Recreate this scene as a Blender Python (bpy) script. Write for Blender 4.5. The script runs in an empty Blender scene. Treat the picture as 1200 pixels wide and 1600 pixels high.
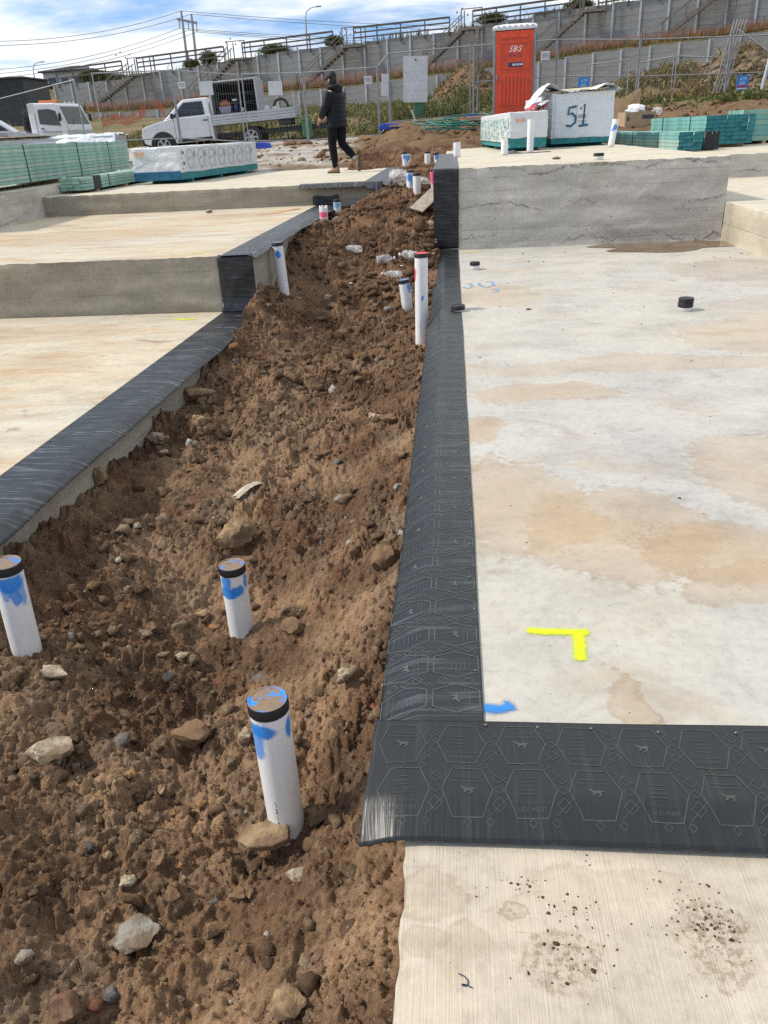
import bpy, bmesh, math, random
import numpy as np
from mathutils import Vector, Matrix, Euler

random.seed(7)
rng = np.random.default_rng(7)
sc = bpy.context.scene
COL = sc.collection
PI = math.pi
R = math.radians

# ------------------------------------------------------------------ camera
CAM_H, F_PX, PITCH, ROLL, YAW = 1.40, 1200.0, R(26.3), R(3.0), R(5.85)
_fw = np.array([-math.sin(YAW) * math.cos(PITCH), math.cos(YAW) * math.cos(PITCH), -math.sin(PITCH)])
_r0 = np.array([math.cos(YAW), math.sin(YAW), 0.0])
_d0 = -np.cross(_r0, _fw)
_cx = math.cos(ROLL) * _r0 + math.sin(ROLL) * _d0
_cy = -math.sin(ROLL) * _r0 + math.cos(ROLL) * _d0
_o = np.array([0, 0, CAM_H])
cam_data = bpy.data.cameras.new('camera')
cam_data.sensor_fit = 'HORIZONTAL'
cam_data.sensor_width = 36.0
cam_data.lens = 36.0 * F_PX / 1200.0
cam_data.clip_start = 0.05
cam_data.clip_end = 5000
cam = bpy.data.objects.new('camera', cam_data)
COL.objects.link(cam)
mw = Matrix.Identity(4)
for i in range(3):
    mw[i][0], mw[i][1], mw[i][2], mw[i][3] = _cx[i], -_cy[i], -_fw[i], _o[i]
cam.matrix_world = mw
sc.camera = cam


def _ray(px, py):
    return _cx * (px - 600) / F_PX + _cy * (py - 800) / F_PX + _fw


def at_z(px, py, z=0.0):
    """photo pixel -> point on the level z"""
    r = _ray(px, py)
    return Vector(_o + r * (z - CAM_H) / r[2])


def at_y(px, py, y):
    """photo pixel -> point at forward distance y"""
    r = _ray(px, py)
    return Vector(_o + r * y / r[1])


# ------------------------------------------------------------------ render, sky, sun
sc.render.engine = 'CYCLES'
sc.cycles.use_denoising = False
sc.cycles.max_bounces = 6
sc.cycles.caustics_reflective = False
sc.cycles.caustics_refractive = False
sc.cycles.blur_glossy = 1.0
sc.cycles.sample_clamp_indirect = 4.0
sc.cycles.transparent_max_bounces = 12
sc.view_settings.view_transform = 'Standard'
sc.view_settings.look = 'None'
sc.view_settings.gamma = 1.0
sc.view_settings.use_curve_mapping = False
sc.view_settings.exposure = 0.30

SUN_EL, SUN_AZ = R(45), R(-92)      # azimuth clockwise from +Y (towards +X)
world = bpy.data.worlds.new('World')
sc.world = world
world.use_nodes = True


class NT:
    """tiny node-graph helper"""
    def __init__(s, tree):
        s.t = tree
        s.t.nodes.clear()

    def n(s, typ, **kw):
        nd = s.t.nodes.new(typ)
        for k, v in kw.items():
            if k.startswith('_'):
                setattr(nd, k[1:], v)
        for k, v in kw.items():
            if not k.startswith('_'):
                key = int(k[1:]) if (k[0] == 'i' and k[1:].isdigit()) else k.replace('__', ' ')
                s.put(nd.inputs[key], v)
        return nd

    def put(s, sock, v):
        if isinstance(v, bpy.types.NodeSocket):
            s.t.links.new(v, sock)
        elif v is not None:
            if sock.type == 'RGBA' and len(v) == 3:
                v = (*v, 1)
            sock.default_value = v

    def math(s, op, a, b=None, c=None, clamp=False):
        nd = s.t.nodes.new('ShaderNodeMath')
        nd.operation = op
        nd.use_clamp = clamp
        s.put(nd.inputs[0], a)
        if b is not None:
            s.put(nd.inputs[1], b)
        if c is not None:
            s.put(nd.inputs[2], c)
        return nd.outputs[0]

    def noise(s, vec, scale=5, detail=4, rough=.55, dist=0):
        nd = s.n('ShaderNodeTexNoise', Vector=vec, Scale=scale, Detail=detail, Roughness=rough, Distortion=dist)
        return nd.outputs[0]

    def noise_col(s, vec, scale=5, detail=3):
        return s.n('ShaderNodeTexNoise', Vector=vec, Scale=scale, Detail=detail).outputs[1]

    def voro(s, vec, scale=5, feature='F1', out=0, rnd=1.0):
        nd = s.n('ShaderNodeTexVoronoi', _feature=feature, Vector=vec, Scale=scale, Randomness=rnd)
        return nd.outputs[out]

    def ramp(s, fac, stops, interp='LINEAR'):
        nd = s.t.nodes.new('ShaderNodeValToRGB')
        nd.color_ramp.interpolation = interp
        el = nd.color_ramp.elements
        while len(el) < len(stops):
            el.new(0.5)
        for e, (p, c) in zip(el, stops):
            e.position = p
            e.color = (c, c, c, 1) if isinstance(c, (int, float)) else (*c, 1)
        s.put(nd.inputs[0], fac)
        return nd.outputs[0]

    def step(s, fac, lo, hi, a=0.0, b=1.0):
        nd = s.t.nodes.new('ShaderNodeMapRange')
        nd.interpolation_type = 'SMOOTHSTEP'
        s.put(nd.inputs[0], fac)
        for i, v in enumerate((lo, hi, a, b)):
            nd.inputs[i + 1].default_value = v
        return nd.outputs[0]

    def mix(s, fac, a, b, mode='MIX'):
        nd = s.t.nodes.new('ShaderNodeMix')
        nd.data_type = 'RGBA'
        nd.blend_type = mode
        s.put(nd.inputs[0], fac)
        s.put(nd.inputs[6], a)
        s.put(nd.inputs[7], b)
        return nd.outputs[2]

    def vmap(s, vec, scale=(1, 1, 1), loc=(0, 0, 0), rot=(0, 0, 0)):
        return s.n('ShaderNodeMapping', Vector=vec, Location=loc, Rotation=rot, Scale=scale).outputs[0]

    def sep(s, vec):
        return s.n('ShaderNodeSeparateXYZ', Vector=vec).outputs

    def obj(s):
        return s.n('ShaderNodeTexCoord').outputs['Object']

    def uv(s):
        return s.n('ShaderNodeTexCoord').outputs['UV']

    def bump(s, h, strength=.4, dist=.01, normal=None):
        nd = s.n('ShaderNodeBump', Strength=strength, Distance=dist, Height=h)
        if normal is not None:
            s.put(nd.inputs['Normal'], normal)
        return nd.outputs[0]


# sky: physical sky with broken cloud over it
w = NT(world.node_tree)
sky = w.n('ShaderNodeTexSky', _sky_type='NISHITA', _sun_disc=False, _sun_elevation=SUN_EL,
          _sun_rotation=SUN_AZ, _altitude=100, _air_density=1.0, _dust_density=0.3, _ozone_density=1.2)
dirv = w.n('ShaderNodeTexCoord').outputs['Generated']
dx, dy, dz = w.sep(dirv)
hi = w.n('ShaderNodeCombineXYZ', X=dx, Y=dy, Z=w.math('ADD', w.math('MULTIPLY', w.math('MAXIMUM', dz, 0.0), .8), .34)).outputs[0]
w.put(sky.inputs[0], w.n('ShaderNodeVectorMath', _operation='NORMALIZE', i0=hi).outputs[0])
den = w.math('ADD', w.math('MAXIMUM', dz, 0.0), 0.13)
pl = w.n('ShaderNodeCombineXYZ', X=w.math('DIVIDE', dx, den), Y=w.math('DIVIDE', dy, den), Z=0.0).outputs[0]
c1 = w.noise(w.vmap(pl, (0.55, 0.62, 1), (11.1, 3.0, 0)), 1.0, 7, .56, .35)
c2 = w.noise(w.vmap(pl, (2.4, 3.0, 1), (0.2, 4.0, 0)), 1.0, 6, .6, .2)
cv = w.math('ADD', w.math('MULTIPLY', c1, .78), w.math('MULTIPLY', c2, .22))
cover = w.step(cv, 0.365, 0.545)
shade = w.step(w.noise(w.vmap(pl, (.8, 1.5, 1), (7, 2, 0)), 1.0, 6, .6, .3), 0.30, 0.62)
cloud = w.mix(shade, (5.0, 5.3, 5.7), (6.7, 6.8, 6.8))
final = w.mix(cover, w.mix(1.0, sky.outputs[0], (1.08, 1.24, 1.26), 'MULTIPLY'), cloud)
bg = w.n('ShaderNodeBackground', Color=final, Strength=0.145)
wo = w.n('ShaderNodeOutputWorld', Surface=bg.outputs[0])

sun_data = bpy.data.lights.new('sun', 'SUN')
sun_data.energy = 3.1
sun_data.angle = R(4)
sun_data.color = (1.0, 0.92, 0.81)
sun = bpy.data.objects.new('sun', sun_data)
COL.objects.link(sun)
_sd = Vector((math.sin(SUN_AZ) * math.cos(SUN_EL), math.cos(SUN_AZ) * math.cos(SUN_EL), math.sin(SUN_EL)))
sun.rotation_euler = _sd.to_track_quat('Z', 'Y').to_euler()

# ------------------------------------------------------------------ helpers: objects


def tag(o, label=None, cat=None, group=None, kind=None):
    if label: o['label'] = label
    if cat: o['category'] = cat
    if group: o['group'] = group
    if kind: o['kind'] = kind
    return o


def thing(name, label, cat, loc=(0, 0, 0), rz=0.0, group=None, rot=None):
    o = bpy.data.objects.new(name, None)
    COL.objects.link(o)
    o.empty_display_size = .1
    o.location = loc
    o.rotation_euler = rot if rot else (0, 0, rz)
    return tag(o, label, cat, group)


def link(name, me, parent=None):
    o = bpy.data.objects.new(name, me)
    COL.objects.link(o)
    o.parent = parent
    return o


def copy_tree(o, parent=None):
    c = o.copy()
    COL.objects.link(c)
    c.parent = parent
    for ch in list(o.children):
        copy_tree(ch, c)
    return c


class MB:
    """mesh builder: collects shapes, builds ONE mesh object"""
    def __init__(s):
        s.v, s.f, s.m = [], [], []

    def add(s, vs, fs, mi=0):
        o = len(s.v)
        s.v += [tuple(v) for v in vs]
        s.f += [tuple(i + o for i in f) for f in fs]
        s.m += [mi] * len(fs)
        return s

    def box(s, c, d, rot=None, mi=0):
        hx, hy, hz = d[0] / 2, d[1] / 2, d[2] / 2
        vs = [Vector((x, y, z)) for z in (-hz, hz) for y in (-hy, hy) for x in (-hx, hx)]
        if rot is not None:
            m = Euler(rot).to_matrix() if not isinstance(rot, Matrix) else rot
            vs = [m @ v for v in vs]
        c = Vector(c)
        return s.add([v + c for v in vs], [(0, 2, 3, 1), (4, 5, 7, 6), (0, 1, 5, 4), (2, 6, 7, 3), (0, 4, 6, 2), (1, 3, 7, 5)], mi)

    def beam(s, a, b, wd, ht, mi=0):
        a, b = Vector(a), Vector(b)
        d = b - a
        L = d.length
        q = d.to_track_quat('X', 'Z').to_matrix()
        return s.box((a + b) / 2, (L, wd, ht), q, mi)

    def tube(s, pts, r, n=8, mi=0, caps=True):
        pts = [Vector(p) for p in pts]
        rs = r if isinstance(r, (list, tuple)) else [r] * len(pts)
        vs, fs = [], []
        prev = None
        for i, p in enumerate(pts):
            d = (pts[min(i + 1, len(pts) - 1)] - pts[max(i - 1, 0)]).normalized()
            if prev is None:
                a = d.orthogonal().normalized()
            else:
                a = (prev - d * prev.dot(d)).normalized()
            prev = a
            b = d.cross(a)
            for k in range(n):
                t = 2 * PI * k / n
                vs.append(p + (a * math.cos(t) + b * math.sin(t)) * rs[i])
        for i in range(len(pts) - 1):
            for k in range(n):
                k2 = (k + 1) % n
                fs.append((i * n + k, i * n + k2, (i + 1) * n + k2, (i + 1) * n + k))
        if caps:
            fs.append(tuple(reversed(range(n))))
            fs.append(tuple(range((len(pts) - 1) * n, len(pts) * n)))
        return s.add(vs, fs, mi)

    def lathe(s, prof, n=24, c=(0, 0, 0), mi=0):
        c = Vector(c)
        vs, fs = [], []
        for (r, z) in prof:
            for k in range(n):
                t = 2 * PI * k / n
                vs.append(c + Vector((r * math.cos(t), r * math.sin(t), z)))
        for i in range(len(prof) - 1):
            for k in range(n):
                k2 = (k + 1) % n
                fs.append((i * n + k, i * n + k2, (i + 1) * n + k2, (i + 1) * n + k))
        fs.append(tuple(reversed(range(n))))
        fs.append(tuple(range((len(prof) - 1) * n, len(prof) * n)))
        return s.add(vs, fs, mi)

    def prism(s, poly, h0, h1, axis='y', mi=0):
        """2D polygon extruded; axis y: poly is (x,z); axis z: (x,y); axis x: (y,z)"""
        def P(p, h):
            return {'y': (p[0], h, p[1]), 'z': (p[0], p[1], h), 'x': (h, p[0], p[1])}[axis]
        n = len(poly)
        vs = [P(p, h0) for p in poly] + [P(p, h1) for p in poly]
        fs = [tuple(range(n)), tuple(reversed(range(n, 2 * n)))] + [(i, i + n, (i + 1) % n + n, (i + 1) % n) for i in range(n)]
        return s.add(vs, fs, mi)

    def loft(s, rings, mi=0, caps=True):
        n = len(rings[0])
        vs = [v for r in rings for v in r]
        fs = []
        for i in range(len(rings) - 1):
            for k in range(n):
                k2 = (k + 1) % n
                fs.append((i * n + k, i * n + k2, (i + 1) * n + k2, (i + 1) * n + k))
        if caps:
            fs.append(tuple(reversed(range(n))))
            fs.append(tuple(range((len(rings) - 1) * n, len(rings) * n)))
        return s.add(vs, fs, mi)

    def mesh(s, name, mats, smooth=False):
        me = bpy.data.meshes.new(name)
        me.from_pydata(s.v, [], s.f)
        mats = mats if isinstance(mats, (list, tuple)) else [mats]
        for m in mats:
            me.materials.append(m)
        if len(mats) > 1:
            me.polygons.foreach_set('material_index', s.m)
        bm = bmesh.new()
        bm.from_mesh(me)
        bmesh.ops.recalc_face_normals(bm, faces=bm.faces)
        bm.to_mesh(me)
        bm.free()
        if smooth:
            me.polygons.foreach_set('use_smooth', [True] * len(me.polygons))
            if smooth != 'all':
                me.set_sharp_from_angle(angle=R(40))
        me.update()
        return me

    def build(s, name, mats, parent=None, smooth=False, bevel=0.0, seg=2):
        o = link(name, s.mesh(name, mats, smooth), parent)
        if bevel:
            b = o.modifiers.new('bevel', 'BEVEL')
            b.width = bevel
            b.segments = seg
            b.limit_method = 'ANGLE'
            b.angle_limit = R(35)
        return o


def np_mesh(name, verts, faces, mats, parent=None, smooth=False, uv=None, attr=None, mat_idx=None):
    """fast mesh from numpy arrays (all quads or all triangles)"""
    me = bpy.data.meshes.new(name)
    verts = np.asarray(verts, dtype=np.float32)
    faces = np.asarray(faces, dtype=np.int32)
    nv, (nf, k) = len(verts), faces.shape
    me.vertices.add(nv)
    me.vertices.foreach_set('co', verts.ravel())
    me.loops.add(nf * k)
    me.loops.foreach_set('vertex_index', faces.ravel())
    me.polygons.add(nf)
    me.polygons.foreach_set('loop_start', np.arange(0, nf * k, k, dtype=np.int32))
    me.polygons.foreach_set('loop_total', np.full(nf, k, dtype=np.int32))
    for m in (mats if isinstance(mats, (list, tuple)) else [mats]):
        me.materials.append(m)
    if mat_idx is not None:
        me.polygons.foreach_set('material_index', np.asarray(mat_idx, dtype=np.int32))
    if uv is not None:
        l = me.uv_layers.new(name='UVMap')
        l.data.foreach_set('uv', np.asarray(uv, dtype=np.float32)[faces.ravel()].ravel())
    if attr is not None:
        a = me.color_attributes.new('tint', 'FLOAT_COLOR', 'POINT')
        a.data.foreach_set('color', np.asarray(attr, dtype=np.float32).ravel())
    if smooth:
        me.polygons.foreach_set('use_smooth', np.ones(nf, dtype=bool))
    me.update(calc_edges=True)
    me.validate()
    return link(name, me, parent)


def grid_faces(nr, nc):
    a = np.arange(nr * nc).reshape(nr, nc)
    return np.stack([a[:-1, :-1].ravel(), a[:-1, 1:].ravel(), a[1:, 1:].ravel(), a[1:, :-1].ravel()], 1)


# ------------------------------------------------------------------ helpers: numpy noise
def _h(ix, iy, seed):
    h = (ix.astype(np.int64) * 374761393 + iy.astype(np.int64) * 668265263 + seed * 1442695041) & 0xffffffff
    h = ((h ^ (h >> 13)) * 1274126177) & 0xffffffff
    return (h ^ (h >> 16)) & 0xffffffff


def gnoise(x, y, seed=0):
    x0, y0 = np.floor(x), np.floor(y)
    fx, fy = x - x0, y - y0
    u, v = fx * fx * fx * (fx * (fx * 6 - 15) + 10), fy * fy * fy * (fy * (fy * 6 - 15) + 10)
    def g(ox, oy):
        a = _h(x0 + ox, y0 + oy, seed) * (2 * PI / 4294967296.0)
        return np.cos(a) * (fx - ox) + np.sin(a) * (fy - oy)
    return 1.4 * ((g(0, 0) * (1 - u) + g(1, 0) * u) * (1 - v) + (g(0, 1) * (1 - u) + g(1, 1) * u) * v)


def fbm(x, y, octv=4, seed=0, gain=.5, lac=2.03):
    s, a = 0, 1.0
    for i in range(octv):
        s = s + a * gnoise(x, y, seed + i * 17)
        x, y, a = x * lac + 3.1, y * lac + 1.7, a * gain
    return s


def worley(x, y, seed=0):
    """F1, F2 and a random value of the nearest cell"""
    x0, y0 = np.floor(x), np.floor(y)
    f1 = np.full(x.shape, 9.0)
    f2 = np.full(x.shape, 9.0)
    rv = np.zeros(x.shape)
    for ox in (-1, 0, 1):
        for oy in (-1, 0, 1):
            cx, cy = x0 + ox, y0 + oy
            h1 = _h(cx, cy, seed) / 4294967296.0
            h2 = _h(cx, cy, seed + 91) / 4294967296.0
            d = np.hypot(cx + h1 - x, cy + h2 - y)
            near = d < f1
            f2 = np.where(near, f1, np.minimum(f2, d))
            rv = np.where(near, _h(cx, cy, seed + 57) / 4294967296.0, rv)
            f1 = np.where(near, d, f1)
    return f1, f2, rv


# ------------------------------------------------------------------ helpers: materials
def new_mat(name):
    m = bpy.data.materials.new(name)
    m.use_nodes = True
    return m, NT(m.node_tree)


def finish(nt, col, rough=.6, normal=None, metallic=0.0, spec=.5, alpha=None, trans=None, emit=None):
    kw = dict(Base__Color=col, Roughness=rough, Metallic=metallic)
    b = nt.n('ShaderNodeBsdfPrincipled', **kw)
    nt.put(b.inputs['Specular IOR Level'], spec)
    if normal is not None: nt.put(b.inputs['Normal'], normal)
    if alpha is not None: nt.put(b.inputs['Alpha'], alpha)
    if trans is not None: nt.put(b.inputs['Transmission Weight'], trans)
    nt.n('ShaderNodeOutputMaterial', Surface=b.outputs[0])
    return b


_simple = {}


def simple(name, col, rough=.55, var=.25, scale=6, metallic=0.0, bump=0.0, dirt=0.0, spec=.5, bscale=None):
    """a plain surface with uneven tone, some grime and fine relief"""
    if name in _simple:
        return _simple[name]
    m, nt = new_mat(name)
    v = nt.obj()
    n1 = nt.noise(v, scale, 5, .6)
    lo = tuple(c * (1 - var) for c in col)
    hi = tuple(min(c * (1 + var), .95) for c in col)
    c = nt.mix(nt.step(n1, .3, .7), lo, hi)
    if dirt:
        d = nt.step(nt.noise(v, scale * .6, 6, .65, .4), .48, .72, 0, dirt)
        c = nt.mix(d, c, (.16, .115, .075))
    rr = nt.math('ADD', nt.math('MULTIPLY', n1, .18), rough - .09)
    nrm = nt.bump(nt.noise(v, (bscale or scale * 6), 4, .6), bump, .01) if bump else None
    finish(nt, c, rr, nrm, metallic, spec)
    _simple[name] = m
    return m

# ================================================================== LEVELS (metres; z = 0 is the top of the right-hand slab)
Z_PATH, Z_L1, Z_MID, Z_UP, Z_ARM, Z_BLK = -0.052, -0.10, 0.42, 0.72, 0.86, 0.955
Y_STEP_L, Y_UP, Y_BLK = 7.445, 12.80, 10.386


def sstep(a, b, x):
    t = np.clip((x - a) / (b - a), 0, 1)
    return t * t * (3 - 2 * t)


_gy = [-40, 8, 14, 17.5, 19, 22, 25, 28, 40, 60, 76, 85, 110, 150, 900]
_gz = [-1.2, -1.1, -.5, .25, .78, 1.0, 1.14, 1.2, 1.85, 3.0, 3.5, 5.0, 8.5, 10, 10]


def ground_z(x, y):
    x, y = np.asarray(x, float), np.asarray(y, float)
    z = np.interp(y, _gy, _gz)
    bank = sstep(-2.6, -1.0, x) * sstep(19.5, 25.5, y) * (1 - sstep(30, 55, y))
    z = z + .42 * bank
    z = z + 0.25 * sstep(3.5, 9, x) * sstep(20, 26, y) * (1 - sstep(34, 60, y))
    # spoil mound behind the fence, left of the toilet, and rubble bank on the right
    z = z + 1.75 * np.exp(-((x - .9) / 1.7) ** 2 - ((y - 41) / 2.6) ** 2)
    z = z + 1.0 * np.exp(-((x - 10.9) / 1.3) ** 2 - ((y - 33.5) / 2.0) ** 2)
    z = z + .75 * np.exp(-((x - 8.2) / 3.2) ** 2 - ((y - 34.5) / 2.4) ** 2)
    z = z + .55 * np.exp(-((x + 5.6) / 2.0) ** 2 - ((y - 37) / 3.0) ** 2)
    z = z - .55 * (1 - sstep(-14, -10, x)) * sstep(29, 34, y) * (1 - sstep(42, 58, y))
    return z


# ------------------------------------------------------------------ materials for ground
def dirt_material(name, gain=1.0):
    m, nt = new_mat(name)
    v = nt.obj()
    a = nt.n('ShaderNodeAttribute', _attribute_name='tint').outputs['Color']
    n1 = nt.noise(v, 3.2, 8, .62, .3)
    n2 = nt.noise(v, 38, 6, .65)
    c = nt.mix(1.0, a, nt.ramp(n1, [(.28, (.62, .60, .58)), (.5, (1, 1, 1)), (.72, (1.3, 1.27, 1.2))]), 'MULTIPLY')
    c = nt.mix(1.0, c, nt.ramp(n2, [(.3, (.66, .64, .62)), (.7, (1.32, 1.32, 1.32))]), 'MULTIPLY')
    # fine grit: pale and ochre grains
    g = nt.voro(v, 170, 'F1', 0)
    gc = nt.voro(v, 170, 'F1', 1)
    gm = nt.math('MULTIPLY', nt.step(g, .34, .22), nt.step(nt.sep(gc)[0], .93, .95))
    c = nt.mix(gm, c, (.46, .42, .36))
    gm2 = nt.math('MULTIPLY', nt.step(g, .42, .3), nt.step(nt.sep(gc)[1], .9, .93))
    c = nt.mix(gm2, c, (.20, .10, .045))
    h = nt.math('ADD', nt.math('MULTIPLY', nt.noise(v, 60, 7, .68), 1.0), nt.math('MULTIPLY', nt.noise(v, 260, 4, .6), .35))
    finish(nt, c, .93, nt.bump(h, .9, .018), spec=.18)
    return m


M_DIRT = dirt_material('brown_soil')
DIRT_BASE = np.array([.205, .122, .066])

# ------------------------------------------------------------------ the ground: one sheet out to the horizon
def make_ground():
    xs = np.concatenate([np.linspace(-900, -60, 30), np.linspace(-55, -16, 60), np.linspace(-15.7, 16, 260), np.linspace(16.5, 60, 60), np.linspace(70, 900, 30)])
    ys = np.concatenate([np.linspace(-60, 12, 30), np.linspace(12.3, 48, 330), np.linspace(48.5, 120, 90), np.linspace(130, 1500, 30)])
    X, Y = np.meshgrid(xs, ys)
    Z = ground_z(X, Y)
    near = sstep(14, 18, Y) * (1 - sstep(50, 70, Y))
    Z = Z + near * (.05 * fbm(X * .8, Y * .8, 4, 3) + .035 * fbm(X * 3, Y * 3, 3, 9))
    # deeper lumps on the bare earth bank and mounds
    bank = sstep(-3.0, -1.6, X) * (1 - sstep(3.2, 4.5, X)) * sstep(18.5, 20, Y) * (1 - sstep(26, 28, Y))
    mound = np.exp(-((X - 1.0) / 2.6) ** 2 - ((Y - 41) / 3.4) ** 2) + np.exp(-((X - 10) / 3.2) ** 2 - ((Y - 34) / 2.6) ** 2)
    lum = np.clip(bank + mound, 0, 1)
    f1, f2, rv = worley(X * 2.6, Y * 2.6, 4)
    Z = Z + lum * (.10 * fbm(X * 1.7, Y * 1.7, 4, 22) + .12 * rv * np.clip(1 - (f1 / .6) ** 2, 0, 1))
    # tint: pale gravel pad / red-brown bank / grassy earth
    gravel = sstep(-13, -11, X) * (1 - sstep(-3.4, -2.3, X + .5 * gnoise(X, Y, 5))) * sstep(17, 18.5, Y) * (1 - sstep(28.5, 31, Y))
    blot = sstep(.05, .35, fbm(X * .7, Y * .9, 4, 44) * sstep(-9, -5, X))
    g_col = np.array([.40, .375, .335])
    grass = np.array([.13, .115, .05])
    dry = np.array([.20, .155, .085])
    soil = np.array([.165, .105, .060])
    gm = sstep(.0, .5, fbm(X * .25, Y * .25, 4, 71) + .2)
    col = grass * gm[..., None] + dry * (1 - gm[..., None])
    earth = np.clip(bank * 1.2 + mound * 1.3 + (1 - sstep(24, 28, Y)), 0, 1)[..., None]
    col = col * (1 - earth) + soil * earth
    gf = (gravel * (1 - .75 * blot))[..., None]
    col = col * (1 - gf) + g_col * gf
    rgba = np.concatenate([col, np.ones(col.shape[:2] + (1,))], -1).reshape(-1, 4)
    o = np_mesh('ground', np.stack([X, Y, Z], -1).reshape(-1, 3), grid_faces(*X.shape), M_DIRT, smooth=True, attr=rgba)
    tag(o, kind='structure')
    return o


make_ground()

# ------------------------------------------------------------------ soil in the gap between the slabs
_ctl = np.array([
    (-2.2, .2, -.45), (-1.3, .5, -.50), (-.5, .5, -.47), (-.14, .5, -.24), (0, .5, -.2), (-.16, 1.2, -.25), (-1.3, 1.4, -.47), (-2.1, 1.4, -.38),
    (-.5, 1.64, -.52), (-.95, 2.79, -.62), (-1.67, 2.36, -.42), (-2.0, 2.8, -.33), (-1.97, 3.6, -.34), (-1.95, 4.5, -.33),
    (-1.95, 5.6, -.29), (-1.93, 6.5, -.13), (-1.93, 7.0, -.05), (-.2, 1.7, -.34), (-.26, 2.2, -.25), (-.25, 2.9, -.28), (-.27, 4, -.25), (-.22, 5, -.22),
    (-.30, 6.7, -.30), (-.1, 6.7, -.2), (-.45, 8.0, -.24), (-.15, 8, -.12), (-.2, 9.5, .06), (-.2, 10.4, .18), (-.25, 11.5, .48), (-.3, 13, .55),
    (-1.0, 3.6, -.47), (-1.4, 4.2, -.42), (-1.3, 5.0, -.38), (-.8, 5.5, -.42), (-1, 7, -.34), (-1.9, 7.6, .06), (-1.70, 8.3, -.14), (-1.2, 8.5, -.2), (-1.0, 9.5, .02), (-.6, 9.5, .04),
    (-.8, 10.8, .42), (-1.3, 10.4, .30), (-1.85, 9.3, .26), (-1.8, 11.7, .20), (-1.8, 12.6, .27), (-1.2, 12.0, .50), (-.8, 12.5, .56), (-.5, 12, .50),
    (-.9, 14, .60), (-.6, 16, .70), (-.5, 18, .80), (-.5, 20, 1.0), (-1.1, 17, .66), (-1.3, 19.5, .92), (-2.2, 20, 1.0), (0, 20, 1.05), (-2.2, 4, -.25), (-2.2, 8, .2), (-2.2, 12.5, .3)])


def _tps_fit(P, z, lam=.002):
    n = len(P)
    d = np.linalg.norm(P[:, None] - P[None], axis=-1)
    K = np.where(d > 0, d * d * np.log(np.maximum(d, 1e-9)), 0) + lam * np.eye(n)
    A = np.zeros((n + 3, n + 3))
    A[:n, :n] = K
    A[:n, n], A[:n, n + 1:] = 1, P
    A[n, :n], A[n + 1:, :n] = 1, P.T
    return np.linalg.solve(A, np.concatenate([z, np.zeros(3)]))


_P2 = _ctl[:, :2] * np.array([1.0, .6])
_W = _tps_fit(_P2, _ctl[:, 2])


def _tps(x, y):
    y = y * .6
    s = _W[-3] + _W[-2] * x + _W[-1] * y
    for (a, b), wk in zip(_P2, _W[:-3]):
        d2 = (x - a) ** 2 + (y - b) ** 2
        s = s + wk * .5 * d2 * np.log(np.maximum(d2, 1e-12))
    return s


def soil_smooth(x, y):
    """0 = crumbly, 1 = trodden smooth"""
    return sstep(-.08, .42, fbm(x * 1.1, y * .9, 3, 31) + .30 * np.exp(-((x + 1.05) / .5) ** 2 - ((y - 1.2) / .6) ** 2) + .18 * np.exp(-((x + .3) / .14) ** 2 - ((y - 2.3) / .7) ** 2))


def soil_z(x, y, fine=True):
    x, y = np.asarray(x, float), np.asarray(y, float)
    z = _tps(x, y)
    wx, wy = x + .055 * fbm(x * 6, y * 6, 5, 61, .6), y + .055 * fbm(x * 6, y * 6, 5, 67, .6)
    sm = soil_smooth(x, y)
    z = z + .048 * fbm(x * 1.9, y * 1.9, 3, 1) + .036 * fbm(x * 5.5, y * 5.5, 5, 2, .6)
    if fine:
        r = 1 - .72 * sm
        f1, f2, rv = worley(wx * 6.5, wy * 6.5, 11)
        z = z + r * .085 * np.clip(rv - .35, 0, 1) * np.clip((f2 - f1) * 2.0, 0, 1) ** .7
        f1, f2, rv = worley(wx * 14, wy * 14, 12)
        z = z + r * .036 * rv * np.clip((f2 - f1) * 2.4, 0, 1) ** .7
        f1, f2, rv = worley(wx * 31, wy * 31, 13)
        z = z + (r * .8 + .2) * .017 * rv * np.clip((f2 - f1) * 2.6, 0, 1)
        f1, f2, rv = worley(x * 66, y * 66, 14)
        z = z + (r * .8 + .2) * .0055 * rv * np.clip(1 - (f1 / .6) ** 2, 0, 1)
        z = z + .008 * fbm(x * 34, y * 34, 4, 5, .62)
        # drying cracks in the smooth crust
        c1, c2, _ = worley(x * 6.0 + .35 * fbm(x * 9, y * 9, 3, 81), y * 6.0 + .35 * fbm(x * 9, y * 9, 3, 83), 15)
        ck = np.clip(1 - (c2 - c1) / .05, 0, 1) * sstep(.1, .6, sm) * sstep(-.05, .25, fbm(x * 2.1, y * 2.1, 2, 90))
        z = z - .020 * ck
    return z


def soil_tint(x, y):
    n = fbm(x * 1.3, y * 1.3, 4, 101)
    k = sstep(-.45, .5, n)[..., None]
    dark, tan = np.array([.118, .071, .042]), np.array([.245, .162, .100])
    c = dark * (1 - k) + tan * k
    c = c * np.array([1.01, 1.0, .99]) * (1.17 + .12 * (1 - sstep(1.2, 2.6, y)))[..., None]   # drier crust close to the path
    far = sstep(3.0, 9.5, y)[..., None]          # the fill further up the slope is a darker, redder soil
    c = c * (1 - far) + (c * np.array([.72, .65, .60])) * far
    red = sstep(.25, .7, fbm(x * 3.1, y * 3.1, 3, 107))[..., None]
    c = c * (1 - .5 * red) + np.array([.19, .098, .055]) * .5 * red
    grey = sstep(.35, .8, fbm(x * 2.2, y * 2.2, 3, 113))[..., None]
    c = c * (1 - .4 * grey) + np.array([.24, .19, .14]) * .4 * grey
    return c


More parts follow.
